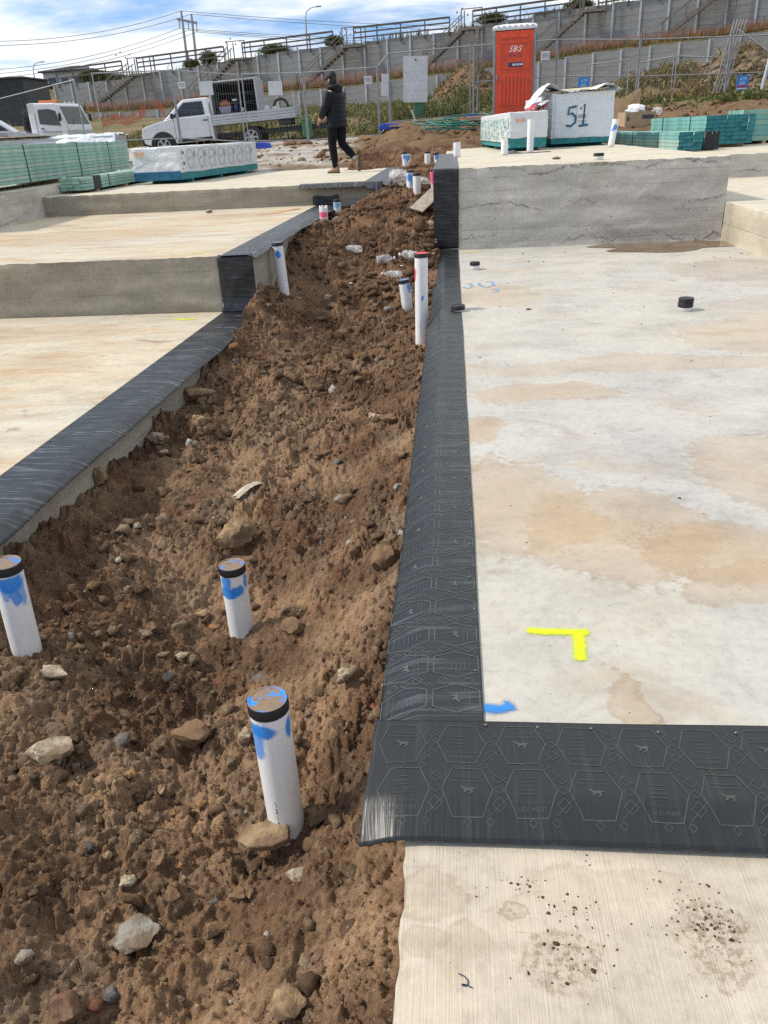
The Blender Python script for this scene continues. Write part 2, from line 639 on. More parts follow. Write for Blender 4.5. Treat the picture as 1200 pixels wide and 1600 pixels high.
def make_soil():
    y, ys = .10, []
    while y < 20.2:
        ys.append(y)
        y += max(.0042, .0027 * math.hypot(y, 1.9))
    xs = np.linspace(-2.2, 0.0, 450)
    X, Y = np.meshgrid(xs, np.array(ys))
    Z = soil_z(X, Y)
    # never poke through the slabs beside it
    Z = np.where((X > -.14) & (Y < 1.35), np.minimum(Z, -.17), Z)
    kz = sstep(-.40, -.20, X) * sstep(7.5, 8.5, Y) * (1 - sstep(10.3, 10.6, Y))
    Z = Z * (1 - kz) + np.minimum(Z, -.03 + .01 * fbm(X * 20, Y * 20, 3, 8)) * kz
    Z = np.where((X > -.16) & (Y >= 1.35) & (Y < 10.4), np.minimum(Z, -.04), Z)
    Z = np.where((X < -1.9) & (Y < 7.45), np.minimum(Z, -.14), Z)
    Z = np.where((X < -1.84) & (Y >= 7.45) & (Y < 12.8), np.minimum(Z, .37), Z)
    c = soil_tint(X, Y)
    rgba = np.concatenate([c, np.ones(c.shape[:2] + (1,))], -1).reshape(-1, 4)
    o = np_mesh('soil', np.stack([X, Y, Z], -1).reshape(-1, 3), grid_faces(*X.shape), M_DIRT, smooth=False, attr=rgba)
    tag(o, kind='structure')


make_soil()


def hit_soil(px, py):
    r = _ray(px, py)
    ys = np.concatenate([np.arange(.6, 6, .004), np.arange(6, 20, .012)])
    t = ys / r[1]
    xs, zs = r[0] * t, CAM_H + r[2] * t
    hs = soil_z(xs, ys)
    k = int(np.argmax(zs < hs)) if (zs < hs).any() else len(ys) - 1
    return Vector((xs[k], ys[k], hs[k]))


# ------------------------------------------------------------------ loose clods and stones (uncountable: one object per kind)
def rock_shape(sub, seed, jag=.6):
    bm = bmesh.new()
    bmesh.ops.create_icosphere(bm, subdivisions=sub, radius=1)
    v = np.array([x.co[:] for x in bm.verts])
    f = np.array([[q.index for q in p.verts] for p in bm.faces])
    bm.free()
    r = np.random.default_rng(seed)
    for _ in range(11):                              # chop with random planes: angular facets
        d = r.normal(size=3)
        d /= np.linalg.norm(d)
        lim = r.uniform(.45, .9)
        over = np.maximum(v @ d - lim, 0)
        v = v - np.outer(over, d) * .9
    o = r.uniform(0, 50, 3)
    v = v * (1 + jag * fbm(v[:, 0] * 1.9 + o[0] + v[:, 2], v[:, 1] * 1.9 + o[1] - v[:, 2] * .9, 4, seed, .6))[:, None]
    return v, f


_rocks2 = [rock_shape(2, 200 + i, .45) for i in range(12)]
_rocks1 = [rock_shape(1, 300 + i) for i in range(8)]
_PAL = np.array([(.175, .115, .072), (.15, .096, .058), (.215, .15, .097), (.125, .08, .05), (.27, .205, .14), (.22, .13, .065), (.19, .085, .052), (.38, .36, .32), (.17, .16, .15)])
_PW = np.array([.33, .24, .20, .14, .03, .015, .012, .018, .015])


def scatter_rocks(name, pts, sizes, shapes, mat, seed=0, flat=(.55, .9), tint=None, smooth=False):
    r = np.random.default_rng(seed)
    V, Fc, Cc, off = [], [], [], 0
    for (p, s) in zip(pts, sizes):
        v, f = shapes[r.integers(len(shapes))]
        a = r.uniform(0, 2 * PI)
        ca, sa = math.cos(a), math.sin(a)
        w_ = v * np.array([r.uniform(.75, 1.25), r.uniform(.75, 1.25), r.uniform(*flat)]) * s
        tl = r.normal(0, .25)
        w_ = w_ @ np.array([[1, 0, 0], [0, math.cos(tl), -math.sin(tl)], [0, math.sin(tl), math.cos(tl)]])
        w_ = w_ @ np.array([[ca, sa, 0], [-sa, ca, 0], [0, 0, 1]]) + np.array(p)
        V.append(w_)
        Fc.append(f + off)
        off += len(v)
        c = (_PAL[r.choice(len(_PAL), p=_PW)] if tint is None else np.array(tint)) * r.uniform(.8, 1.2)
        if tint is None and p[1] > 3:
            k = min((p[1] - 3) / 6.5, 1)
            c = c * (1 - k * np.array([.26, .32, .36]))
        Cc.append(np.tile(np.append(c, 1), (len(v), 1)))
    return np_mesh(name, np.concatenate(V), np.concatenate(Fc), mat, attr=np.concatenate(Cc), smooth=smooth)


def scatter_soil():
    n = 15000
    # even density in the picture: pick pixels, drop them on the soil
    y = np.exp(rng.uniform(math.log(.85), math.log(14), n))
    x = rng.uniform(-2.0, -.13, n)
    sm = soil_smooth(x, y)
    keep = (rng.uniform(size=n) > sm * .75)
    keep &= ~((x < -1.85) & (y < 12.6)) & ~((x < -1.1) & (y > 12.6)) & ~((x > -.2) & (y > 1.15))
    x, y = x[keep], y[keep]
    d = np.hypot(y, 1.9)
    s = .0015 * d * (rng.pareto(1.7, len(x)) + .8)
    s = np.clip(s, .0022, .014 + .0068 * d)
    z = soil_z(x, y) - s * .08
    pts = np.stack([x, y, z], 1)
    big = s > .0062 * d
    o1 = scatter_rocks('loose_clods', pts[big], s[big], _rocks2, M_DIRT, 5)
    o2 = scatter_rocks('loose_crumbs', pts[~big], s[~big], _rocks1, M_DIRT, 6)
    tag(o1, 'loose brown clods and pebbles lying on the soil between the slabs', 'clods', kind='stuff')
    tag(o2, 'small soil crumbs and grit lying on the soil between the slabs', 'crumbs', kind='stuff')
    return big.sum(), (~big).sum()


scatter_soil()


# ------------------------------------------------------------------ concrete
def slab_top(name, clean, warm, stain, brown, blobs=(), amount=.5, warp=.22, seed=0.0, gloss=.62, brush=False, an=1.0):
    m, nt = new_mat(name)
    v0 = nt.obj()
    nc = nt.noise_col(nt.vmap(v0, (1, 1, 1), (seed, 0, 0)), 1.7, 6)
    off = nt.n('ShaderNodeVectorMath', _operation='MULTIPLY_ADD', i0=nc, i1=(warp * 2, warp * 2, 0), i2=v0).outputs[0]
    v = nt.n('ShaderNodeVectorMath', _operation='SUBTRACT', i0=off, i1=(warp, warp, 0)).outputs[0]
    big = nt.noise(nt.vmap(v0, (.40, .40 + .35 * an, 1), (seed, seed, 0)), 1.0, 8, .6, .5)
    mid = nt.noise(nt.vmap(v0, (1.3, 1.4 + 2.0 * an, 1), (seed * 2, 0, 0)), 1.0, 8, .66, .6)
    fin = nt.noise(v0, 26, 7, .7, .2)
    c = nt.mix(nt.step(big, .36, .62), clean, warm)
    s1 = nt.math('MULTIPLY', nt.step(mid, .56 - .1 * amount, .74), amount)
    s1 = nt.math('MULTIPLY', s1, nt.step(fin, .30, .62, .35, 1.0))
    c = nt.mix(s1, c, stain)
    s2 = nt.math('MULTIPLY', nt.step(nt.noise(nt.vmap(v0, (1.9, 2.0 + 1.6 * an, 1), (0, seed + 3, 0), (0, 0, .25)), 1.0, 8, .74, .9), .57, .74), amount)
    c = nt.mix(s2, c, brown)
    sx, sy, _ = nt.sep(v)
    for (bx, by, rx, ry, st, dark) in blobs:
        e = nt.math('ADD', nt.math('POWER', nt.math('ABSOLUTE', nt.math('DIVIDE', nt.math('SUBTRACT', sx, bx), rx)), 2.0),
                    nt.math('POWER', nt.math('ABSOLUTE', nt.math('DIVIDE', nt.math('SUBTRACT', sy, by), ry)), 2.0))
        e = nt.math('ADD', e, nt.math('ADD', nt.math('MULTIPLY', nt.math('SUBTRACT', mid, .5), 3.2), nt.math('MULTIPLY', nt.math('SUBTRACT', fin, .5), 1.5)))
        body = nt.math('MULTIPLY', nt.math('ADD', nt.math('MULTIPLY', nt.step(e, 1.10, .70), .55), nt.math('MULTIPLY', nt.step(e, 1.0, -.6), .45)), nt.step(fin, .25, .62, st * .5, st * 1.1))
        if dark:
            body = nt.math('MULTIPLY', body, nt.step(nt.noise(v0, 55, 6, .75), .46, .60, .12, 1.0))
        c = nt.mix(body, c, brown if dark else stain)
        ring = nt.math('MULTIPLY', nt.step(nt.math('ABSOLUTE', nt.math('SUBTRACT', e, .82)), .26, .04), nt.step(mid, .42, .62, 0, st * .45))
        c = nt.mix(ring, c, brown)
    # cloudy cement tone, grey scuffs, grit
    c = nt.mix(1.0, c, nt.ramp(nt.noise(nt.vmap(v0, (.9, 1.0 + 1.2 * an, 1)), 1.9, 9, .68, .3), [(.3, (.74, .74, .745)), (.50, (.96, .96, .96)), (.66, (1.06, 1.06, 1.05))]), 'MULTIPLY')
    c = nt.mix(1.0, c, nt.ramp(fin, [(.25, (.78, .77, .76)), (.5, (1.0, 1.0, 1.0)), (.75, (1.10, 1.10, 1.10))]), 'MULTIPLY')
    scuff = nt.step(nt.noise(nt.vmap(v0, (9, 90, 1), rot=(0, 0, .12)), 1.0, 3, .5, .8), .68, .74, 0, .5)
    scuff = nt.math('MULTIPLY', scuff, nt.step(nt.noise(v0, 1.3, 3), .5, .62))
    c = nt.mix(scuff, c, tuple(k * .52 for k in clean))
    wt = nt.step(nt.noise(nt.vmap(v0, (1.0, 1.2 + 1.4 * an, 1), (seed + 6, 2, 0)), 1.0, 8, .7, .7), .60, .72, 0, .7)
    c = nt.mix(wt, c, tuple(min(k * 1.18, .72) for k in clean))
    g = nt.voro(v0, 46, 'F1', 0)
    gr = nt.sep(nt.voro(v0, 46, 'F1', 1))[0]
    c = nt.mix(nt.math('MULTIPLY', nt.step(g, .16, .08), nt.step(gr, .90, .92, 0, .75)), c, (.09, .065, .045))
    h = nt.math('ADD', nt.math('MULTIPLY', nt.noise(v0, 90, 5, .65), .6), nt.math('MULTIPLY', fin, .5))
    if brush:
        br = nt.noise(nt.vmap(v0, (260, 3.5, 1)), 1.0, 4, .6, .5)
        h = nt.math('ADD', h, nt.math('MULTIPLY', br, 1.0))
        c = nt.mix(1.0, c, nt.ramp(br, [(.3, (.92, .915, .91)), (.7, (1.05, 1.05, 1.05))]), 'MULTIPLY')
    rough = nt.math('ADD', nt.math('MULTIPLY', mid, .25), gloss - .12)
    finish(nt, c, rough, nt.bump(h, .35 if not brush else .5, .006), spec=.35)
    return m


def slab_side(name, col, bands=.16, cracks=True, stain=.35, seed=0.0):
    """off-form concrete: board bands, drips, ragged pour joints"""
    m, nt = new_mat(name)
    v = nt.obj()
    x, y, z = nt.sep(v)
    flow = nt.n('ShaderNodeCombineXYZ', X=nt.math('ADD', x, y), Y=nt.math('MULTIPLY', nt.math('SUBTRACT', x, y), .5), Z=z).outputs[0]
    wob = nt.math('MULTIPLY', nt.math('SUBTRACT', nt.noise(nt.vmap(flow, (1.2, 1.2, 1.2), (seed, 0, 0)), 1, 4), .5), .16)
    zz = nt.math('ADD', z, wob)
    band = nt.noise(nt.n('ShaderNodeCombineXYZ', X=seed, Y=0.0, Z=nt.math('MULTIPLY', zz, 1 / bands)).outputs[0], 1.0, 2, .4)
    n1 = nt.noise(nt.vmap(flow, (.9, .9, 2.4), (seed, 3, 0)), 1.0, 7, .62, .4)
    fin = nt.noise(flow, 30, 7, .7)
    c = nt.mix(nt.step(n1, .34, .66), tuple(k * .80 for k in col), tuple(k * 1.12 for k in col))
    c = nt.mix(1.0, c, nt.ramp(band, [(.3, (.84, .84, .84)), (.65, (1.07, 1.07, 1.06))]), 'MULTIPLY')
    drip = nt.math('MULTIPLY', nt.step(nt.noise(nt.vmap(flow, (5, 5, .8), (seed, 0, 0)), 1, 5, .6, .3), .55, .75), stain)
    c = nt.mix(drip, c, (col[0] * .8, col[1] * .66, col[2] * .48))
    pale = nt.step(nt.noise(nt.vmap(flow, (3.5, 3.5, 1.1), (9 + seed, 0, 0)), 1, 4, .6, .4), .63, .76, 0, .45)
    c = nt.mix(pale, c, tuple(min(k * 1.45, .8) for k in col))
    c = nt.mix(1.0, c, nt.ramp(fin, [(.25, (.78, .78, .78)), (.7, (1.1, 1.1, 1.1))]), 'MULTIPLY')
    h = nt.math('ADD', nt.math('MULTIPLY', fin, .6), nt.math('MULTIPLY', band, .5))
    jl = nt.math('ABSOLUTE', nt.math('SUBTRACT', nt.math('FRACT', nt.math('DIVIDE', nt.math('ADD', z, nt.math('MULTIPLY', wob, .12)), bands * .95)), .5))
    jm = nt.math('MULTIPLY', nt.step(jl, .030, .008), nt.step(nt.noise(nt.vmap(flow, (.8, .8, 3), (1, seed, 0)), 1, 5, .6), .38, .58, .1, .75))
    c = nt.mix(nt.math('MULTIPLY', jm, .34), c, tuple(k * .42 for k in col))
    h = nt.math('SUBTRACT', h, nt.math('MULTIPLY', jm, .9))
    if cracks:
        lev = nt.math('ADD', z, nt.math('MULTIPLY', nt.noise(nt.vmap(flow, (.55, .55, .2), (seed * 3, 0, 0)), 1.0, 6, .62, .3), .9))
        lev = nt.math('ADD', lev, nt.math('MULTIPLY', nt.noise(flow, 9, 6, .75), .16))
        fr = nt.math('ABSOLUTE', nt.math('SUBTRACT', nt.math('FRACT', nt.math('MULTIPLY', lev, 2.4)), .5))
        ck = nt.math('MULTIPLY', nt.step(fr, .034, .006), nt.step(nt.noise(nt.vmap(flow, (1.6, 1.6, 1.6), (4, seed, 0)), 1, 7, .75), .46, .60))
        c = nt.mix(nt.math('MULTIPLY', ck, .55), c, (.11, .10, .09))
        h = nt.math('SUBTRACT', h, nt.math('MULTIPLY', ck, 1.6))
        pit = nt.math('MULTIPLY', nt.step(nt.voro(flow, 14, 'F1', 0), .17, .08), nt.step(nt.sep(nt.voro(flow, 14, 'F1', 1))[0], .86, .88))
        c = nt.mix(nt.math('MULTIPLY', pit, .7), c, (.08, .07, .06))
        h = nt.math('SUBTRACT', h, pit)
    finish(nt, c, .85, nt.bump(h, .6, .012), spec=.25)
    return m


def slab(name, label, x0, x1, y0, y1, zb, zt, mt, ms, ds=.045, board=.15, chip=.014, seed=0, sides='frbl', skew=0.0):
    """concrete slab: flat top, board-marked sides with ragged arrises"""
    t = thing(name, label, 'slab')
    loops = []
    V, Fc, off = [], [], 0
    corners = [((x0, y0), (x1, y0), (0, -1)), ((x1, y0), (x1, y1), (1, 0)), ((x1, y1), (x0, y1), (0, 1)), ((x0, y1), (x0, y0), (-1, 0))]
    for k, (a, b, nrm) in enumerate(corners):
        L = math.hypot(b[0] - a[0], b[1] - a[1])
        d = ds if 'frbl'[k] in sides else .5
        nx = max(int(L / d), 2) + 1
        nz = max(int((zt - zb) / d), 2) + 1
        s = np.linspace(0, 1, nx)
        h = np.linspace(zb, zt, nz)
        S, Hh = np.meshgrid(s, h)
        X, Y = a[0] + (b[0] - a[0]) * S, a[1] + (b[1] - a[1]) * S
        U = S * L + k * 37.1 + seed
        edge = sstep(0, .05, S * L) * sstep(0, .05, (1 - S) * L)
        bi = np.floor((Hh + .02 * gnoise(U * .4, Hh * 0, 3)) / board)
        out = .010 * (_h(bi, bi * 0 + k, seed + 5) / 4294967296.0 - .5) + .006 * fbm(U * 2.5, Hh * 9, 4, seed) - .012 * np.clip(fbm(U * 4, Hh * 8, 3, seed + 9) - .25, 0, 1)
        out *= edge
        topk = sstep(.10, 0, zt - Hh) if False else np.clip(1 - (zt - Hh) / .06, 0, 1)
        ch = chip * np.clip(fbm(U * 6, U * 0 + k, 4, seed + 21) + .15, 0, 1.2) * topk * edge
        out = out - ch * .8
        X, Y = X + nrm[0] * out, Y + nrm[1] * out
        X = X + skew * (Y - y1) * (X - x0) / (x1 - x0)
        Zz = Hh - ch * .9
        V.append(np.stack([X, Y, Zz], -1).reshape(-1, 3))
        Fc.append(grid_faces(nz, nx) + off)
        loops += [tuple(p) for p in V[-1][-nx:][:-1]]
        off += nx * nz
    o = np_mesh('side', np.concatenate(V), np.concatenate(Fc), ms, t)
    inner = []
    cx, cy = (x0 + x1) / 2, (y0 + y1) / 2
    inset = .05
    for p in loops:
        sh = skew * (p[1] - y1)
        inner.append((min(max(p[0], x0 + inset), x1 + sh - inset), min(max(p[1], y0 + inset), y1 - inset), zt))
    n = len(loops)
    mb = MB()
    mb.add(loops + inner, [(i, (i + 1) % n, (i + 1) % n + n, i + n) for i in range(n)] )
    mb.add([(x0 + inset, y0 + inset, zt), (x1 + skew * (y0 - y1) - inset, y0 + inset, zt), (x1 - inset, y1 - inset, zt), (x0 + inset, y1 - inset, zt)], [(0, 1, 2, 3)])
    mb.build('top', mt, t)
    return t


M_TOP_R = slab_top('pale_slab_concrete', (.455, .442, .41), (.485, .458, .40), (.41, .275, .14), (.26, .14, .06), blobs=[
    (.22, 2.93, .33, .52, .62, 0), (.62, 2.62, .36, .42, .62, 0), (.95, 2.45, .30, .26, .7, 0), (.55, 4.35, .42, .22, .62, 0), (.12, 3.75, .10, .20, .75, 0), (.70, 2.62, .10, .14, .5, 1),
    (.98, 2.22, .22, .16, .5, 0), (.45, 1.66, .09, .16, .6, 0), (1.4, 3.2, .35, .5, .5, 0), (2.4, 5.6, .9, .55, .5, 0), (2.6, 6.6, .5, .3, .7, 1), (2.85, 8.2, .7, .7, .7, 1), (1.2, 4.9, 1.3, .2, .4, 0), (.35, 7.3, .5, .5, .5, 0)],
    amount=.5, seed=2.0, an=.15)
M_TOP_L = slab_top('cream_slab_concrete', (.53, .485, .39), (.54, .46, .33), (.41, .245, .11), (.24, .135, .07), blobs=[
    (-3.6, 6.7, .8, .35, .4, 0), (-3.2, 5.6, .5, .4, .35, 0), (-4.6, 9.6, 1.5, .8, .45, 0), (-3.2, 11.5, 1.0, .5, .5, 0)], amount=1.0, seed=5.0)
M_TOP_UP = slab_top('pale_cream_slab_concrete', (.56, .52, .43), (.57, .51, .38), (.48, .36, .22), (.34, .24, .15), amount=.65, seed=8.0)  # palest cream concrete, on the raised slabs
M_TOP_PATH = slab_top('broomed_path_concrete', (.52, .465, .38), (.53, .46, .36), (.44, .35, .24), (.24, .165, .10), blobs=[
    *[(at_z(px, py, Z_PATH).x, at_z(px, py, Z_PATH).y, rx, ry, st, dk) for px, py, rx, ry, st, dk in ((905, 1485, .075, .085, 1.0, 1), (1092, 1430, .070, .085, 1.0, 1), (822, 1388, .035, .03, 1.0, 1), (760, 1450, .06, .05, .55, 0), (690, 1380, .10, .06, .5, 0), (680, 1440, .06, .05, .5, 0), (950, 1350, .20, .06, .35, 0), (740, 1500, .03, .05, .5, 0))]], amount=.30, seed=3.0, brush=True, gloss=.85, an=.2)
M_SIDE_R = slab_side('grey_offform_concrete', (.56, .53, .475), seed=1.0, stain=.2)
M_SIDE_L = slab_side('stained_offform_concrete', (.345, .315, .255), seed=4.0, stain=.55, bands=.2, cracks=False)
M_SIDE_C = slab_side('cream_cement_face', (.50, .455, .36), seed=7.0, stain=.35, bands=.4, cracks=False)

slab_r = slab('concrete_slab', 'large pale stained slab with yellow painted corner mark beside the soil strip', -.10, 3.42, 1.338, 10.40, -1.0, 0.0, M_TOP_R, M_SIDE_R, seed=1, sides='fl')
slab_b = slab('concrete_slab', 'raised grey concrete slab block carrying the wrapped pack painted 51', -.12, 3.32, Y_BLK, 22.5, -.9, Z_BLK, M_TOP_UP, M_SIDE_R, ds=.03, board=.155, chip=.022, seed=2, sides='fl')
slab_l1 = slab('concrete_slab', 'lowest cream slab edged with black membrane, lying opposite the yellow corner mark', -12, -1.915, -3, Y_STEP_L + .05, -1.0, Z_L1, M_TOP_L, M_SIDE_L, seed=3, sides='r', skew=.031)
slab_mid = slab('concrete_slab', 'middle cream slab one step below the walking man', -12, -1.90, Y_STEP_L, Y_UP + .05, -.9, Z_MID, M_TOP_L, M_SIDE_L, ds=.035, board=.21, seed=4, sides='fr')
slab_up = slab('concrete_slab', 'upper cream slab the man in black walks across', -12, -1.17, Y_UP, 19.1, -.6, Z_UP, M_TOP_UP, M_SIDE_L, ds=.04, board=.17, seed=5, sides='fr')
slab_arm = slab('concrete_slab', 'grey raised slab under the long green timber stack beside the dark shed side', -14, -6.55, 6.0, 20.5, -.6, Z_ARM, M_TOP_UP, M_SIDE_R, ds=.05, seed=6, sides='fr')
slab_rm = slab('concrete_slab', 'cream faced slab beyond the brown puddle, one step up', 3.325, 12, 7.0, 14.45, -.9, .44, M_TOP_UP, M_SIDE_C, ds=.05, seed=7, sides='fl')
slab_ru = slab('concrete_slab', 'far grey slab under the green timber stacks near the cardboard box', 3.325, 13, 14.4, 22.0, -.6, .80, M_TOP_UP, M_SIDE_R, ds=.06, seed=8, sides='fl')
path = slab('path', None, -.115, 4.5, -3.0, 1.42, -.9, Z_PATH, M_TOP_PATH, M_SIDE_C, ds=.02, chip=.02, seed=9, sides='fl')
del path['category']
tag(path, kind='structure')


# ------------------------------------------------------------------ sprayed marks (flat print on the slabs)
def spray_mat(name, col, edge=.5):
    m, nt = new_mat(name)
    u, vv, _ = nt.sep(nt.uv())
    fall = nt.math('SUBTRACT', 1.0, nt.math('ABSOLUTE', vv))
    endf = nt.math('SUBTRACT', 1.0, nt.math('ABSOLUTE', u))
    k = nt.math('MULTIPLY', fall, nt.step(endf, 0.0, .22, .35, 1))
    n = nt.noise(nt.obj(), 160, 6, .75)
    core = nt.step(nt.math('ADD', k, nt.math('MULTIPLY', nt.math('SUBTRACT', n, .5), .35)), .58 - edge * .3, .95 - edge * .3, 0, .94)
    nf = nt.noise(nt.obj(), 520, 2, .5)
    halo = nt.math('MULTIPLY', nt.step(nt.math('ADD', nf, nt.math('MULTIPLY', k, .42)), .70, .78, 0, .85), nt.step(k, .02, .30))
    a = nt.math('MAXIMUM', core, halo)
    c = nt.mix(nt.step(nt.noise(nt.obj(), 30, 4), .3, .7), tuple(x * .85 for x in col), col)
    finish(nt, c, .6, alpha=a)
    return m


M_YEL = spray_mat('fluoro_yellow_paint', (.66, .80, .0), .5)
M_BLU = spray_mat('blue_marking_paint', (.02, .22, .62), .5)
M_BLU_F = spray_mat('thin_blue_marking_paint', (.16, .36, .56), .9)
M_YEL_F = spray_mat('thin_yellow_marking_paint', (.70, .66, .10), .9)
M_RED_F = spray_mat('thin_red_marking_paint', (.62, .25, .16), .95)


def spray(parent, pix, width, z, mat):
    pts = [at_z(px, py, z) for px, py in pix]
    ln = [0]
    for a, b in zip(pts, pts[1:]):
        ln.append(ln[-1] + (b - a).length)
    V, U, Fc = [], [], []
    for i, p in enumerate(pts):
        d = (pts[min(i + 1, len(pts) - 1)] - pts[max(i - 1, 0)])
        nn = Vector((-d.y, d.x, 0)).normalized() * width / 2
        for s in (-1, 0, 1):
            V.append((p.x + nn.x * s, p.y + nn.y * s, z + .003))
            U.append((ln[i] / ln[-1] * 2 - 1, s))
    for i in range(len(pts) - 1):
        for k in (0, 1):
            Fc.append((i * 3 + k, i * 3 + k + 1, i * 3 + k + 4, i * 3 + k + 3))
    return np_mesh('paint_mark', V, Fc, mat, parent, uv=U)


spray(slab_r, [(818, 985), (850, 988), (870, 988), (926, 989)], .066, 0, M_YEL)
o = spray(slab_r, [(902, 984), (905, 1004), (907, 1036)], .075, 0, M_YEL)
o.location.z = .0006
spray(slab_r, [(752, 1106), (775, 1109), (798, 1105), (790, 1095)], .07, 0, M_BLU)
spray(slab_r, [(722, 448), (732, 451), (738, 448), (734, 443), (722, 444)], .05, 0, M_BLU_F)
spray(slab_r, [(752, 441), (768, 440), (772, 446), (760, 450), (750, 446), (748, 441)], .045, 0, M_BLU_F)
o = spray(slab_r, [(766, 452), (776, 452), (778, 456), (768, 456)], .045, 0, M_BLU_F)
o.location.z = .0006
spray(slab_r, [(720, 394), (736, 394), (750, 393)], .10, 0, M_YEL_F)
spray(slab_l1, [(272, 499), (288, 500), (306, 498)], .10, Z_L1, M_YEL)
spray(slab_mid, [(295, 397), (306, 395), (320, 395)], .10, Z_MID, M_YEL_F)
spray(slab_mid, [(400, 336), (430, 333), (470, 326)], .22, Z_MID, M_RED_F)
spray(slab_mid, [(405, 330), (440, 329), (470, 327)], .10, Z_MID, M_YEL_F)

# puddle at the foot of the raised block
M_WATER, nt = new_mat('muddy_puddle_water')
c = nt.mix(nt.step(nt.noise(nt.obj(), 2.5, 5), .35, .65), (.15, .09, .045), (.22, .145, .08))
finish(nt, c, .06, nt.bump(nt.noise(nt.obj(), 7, 3), .03, .01), spec=.5)
mb = MB()
ring = []
for k in range(60):
    a = 2 * PI * k / 60
    rr = 1 + .22 * math.sin(3 * a + 1) + .10 * math.sin(7 * a)
    ring.append((min(2.62 + .95 * rr * math.cos(a), 3.318), min(10.03 + .44 * rr * math.sin(a), 10.372), .004))
ring.append
mb.add(ring, [tuple(range(60))])
tag(mb.build('puddle', M_WATER), kind='structure')

# ================================================================== black termite-barrier membrane
def film_mat(name, wr=1.0, rough=.36, white=.35, col=(.014, .016, .019)):
    m, nt = new_mat(name)
    uv = nt.uv()
    warp = nt.n('ShaderNodeVectorMath', _operation='MULTIPLY_ADD', i0=nt.noise_col(nt.vmap(uv, (5, 3, 1)), 1.0, 3), i1=(.05, .02, 0), i2=uv).outputs[0]
    w1 = nt.noise(nt.vmap(warp, (40, 2.0, 1), (0, 0, 0), (0, 0, .10)), 1.0, 5, .62, .3)
    w2 = nt.noise(nt.vmap(warp, (78, 2.6, 1), (3, 1, 0), (0, 0, .16)), 1.0, 3, .5, .4)
    w3 = nt.noise(nt.vmap(uv, (7, 4, 1)), 1.0, 4, .55, .6)
    h = nt.math('ADD', nt.math('MULTIPLY', w1, 1.0), nt.math('ADD', nt.math('MULTIPLY', w2, .4), nt.math('MULTIPLY', w3, .7)))
    line = nt.math('MULTIPLY', nt.step(w2, .53, .64), nt.step(nt.noise(nt.vmap(uv, (7, 9, 1)), 1, 4), .36, .60, .15, 1))
    c = nt.mix(nt.math('MULTIPLY', line, white), col, (.24, .255, .27))  # crease whitening, with the wrinkles' sheen painted into the film colour
    dust = nt.step(nt.noise(nt.vmap(uv, (3, 8, 1)), 1, 7, .7), .58, .80, 0, .18)
    c = nt.mix(dust, c, (.16, .13, .10))
    rr = nt.math('ADD', nt.math('MULTIPLY', w3, .22), rough - .1)
    finish(nt, c, rr, nt.bump(h, .55 * wr, .010), spec=.42)
    return m


M_FILM = film_mat('black_wrinkled_film', 1.4, .32, .5, (.017, .019, .023))
M_FILM_N = film_mat('black_printed_film', .8, .33, .20, (.014, .016, .019))
M_FILM_F = film_mat('black_flat_printed_film', .5, .36, .05, (.015, .017, .020))
M_FILM_V = film_mat('black_stretched_film', .9, .30, .16)
M_PRINT = simple('grey_green_film_print', (.046, .058, .050), .5, .15, 20)
M_PRINT_F = simple('faint_film_print', (.066, .078, .073), .5, .15, 20)
M_NAIL = simple('zinc_nail_head', (.12, .12, .12), .35, .3, 40, metallic=.7)


def sheet(name, S, nu, nv, U, Vv, mat, parent):
    """sheet of film: S(u, v) -> x, y, z on arrays; uv map in metres"""
    u, v = np.meshgrid(np.linspace(*U, nu), np.linspace(*Vv, nv), indexing='ij')
    x, y, z = S(u, v)
    gf = grid_faces(nu, nv)
    du, dv = np.array([x[1, 0] - x[0, 0], y[1, 0] - y[0, 0]]), np.array([x[0, 1] - x[0, 0], y[0, 1] - y[0, 0]])
    if dv[0] * du[1] - dv[1] * du[0] < 0:      # keep the upper side up
        gf = gf[:, ::-1]
    o = np_mesh(name, np.stack([x, y, z], -1).reshape(-1, 3), gf, mat, parent, smooth=True,
                uv=np.stack([u, v], -1).reshape(-1, 2))
    sd = o.modifiers.new('thickness', 'SOLIDIFY')
    sd.thickness = .0016
    sd.offset = -1
    return o


_nail = MB().lathe([(.0045, 0), (.0055, .0012), (.0045, .003), (.002, .0042), (.0005, .0046)], 10).mesh('nail', M_NAIL, True)


def nails(parent, pts):
    for p in pts:
        o = link('nail', _nail, parent)
        o.location = p


# --- right-hand slab, long strip along the soil
def S_long(u, v):
    # v = 0 at the inner edge (x = .073), .285 at the free edge
    x = .073 - v + .004 * gnoise(u * 1.3, u * 0, 3)
    over = np.clip(v - .165, 0, 1)
    k = .9 + 1.5 * np.exp(-((u - 6.9) / 1.0) ** 2) + .5 * np.exp(-((u - 3.9) / .9) ** 2) + .35 * gnoise(u * .9, u * 0 + 4, 8)
    z = .006 - k * over ** 1.25 * .9 + .0022 * fbm(u * 11, v * 5, 3, 12) * sstep(.0, .08, v)
    bul = .030 * np.exp(-((u - 6.55) / .38) ** 2 - ((v - .17) / .07) ** 2)
    x = x - .02 * np.exp(-((u - 6.6) / .5) ** 2) * over * 6
    return x, u, z + bul


mem1 = thing('membrane_strip', 'long black printed membrane strip along the soil edge of the pale slab', 'membrane')
sheet('film', S_long, 520, 26, (1.53, 10.38), (0, .285), M_FILM_N, mem1)
nails(mem1, [(.058 + .006 * math.sin(k * 2.1), 1.78 + k * .265 + .05 * math.sin(k * 1.7), .007) for k in range(31)])


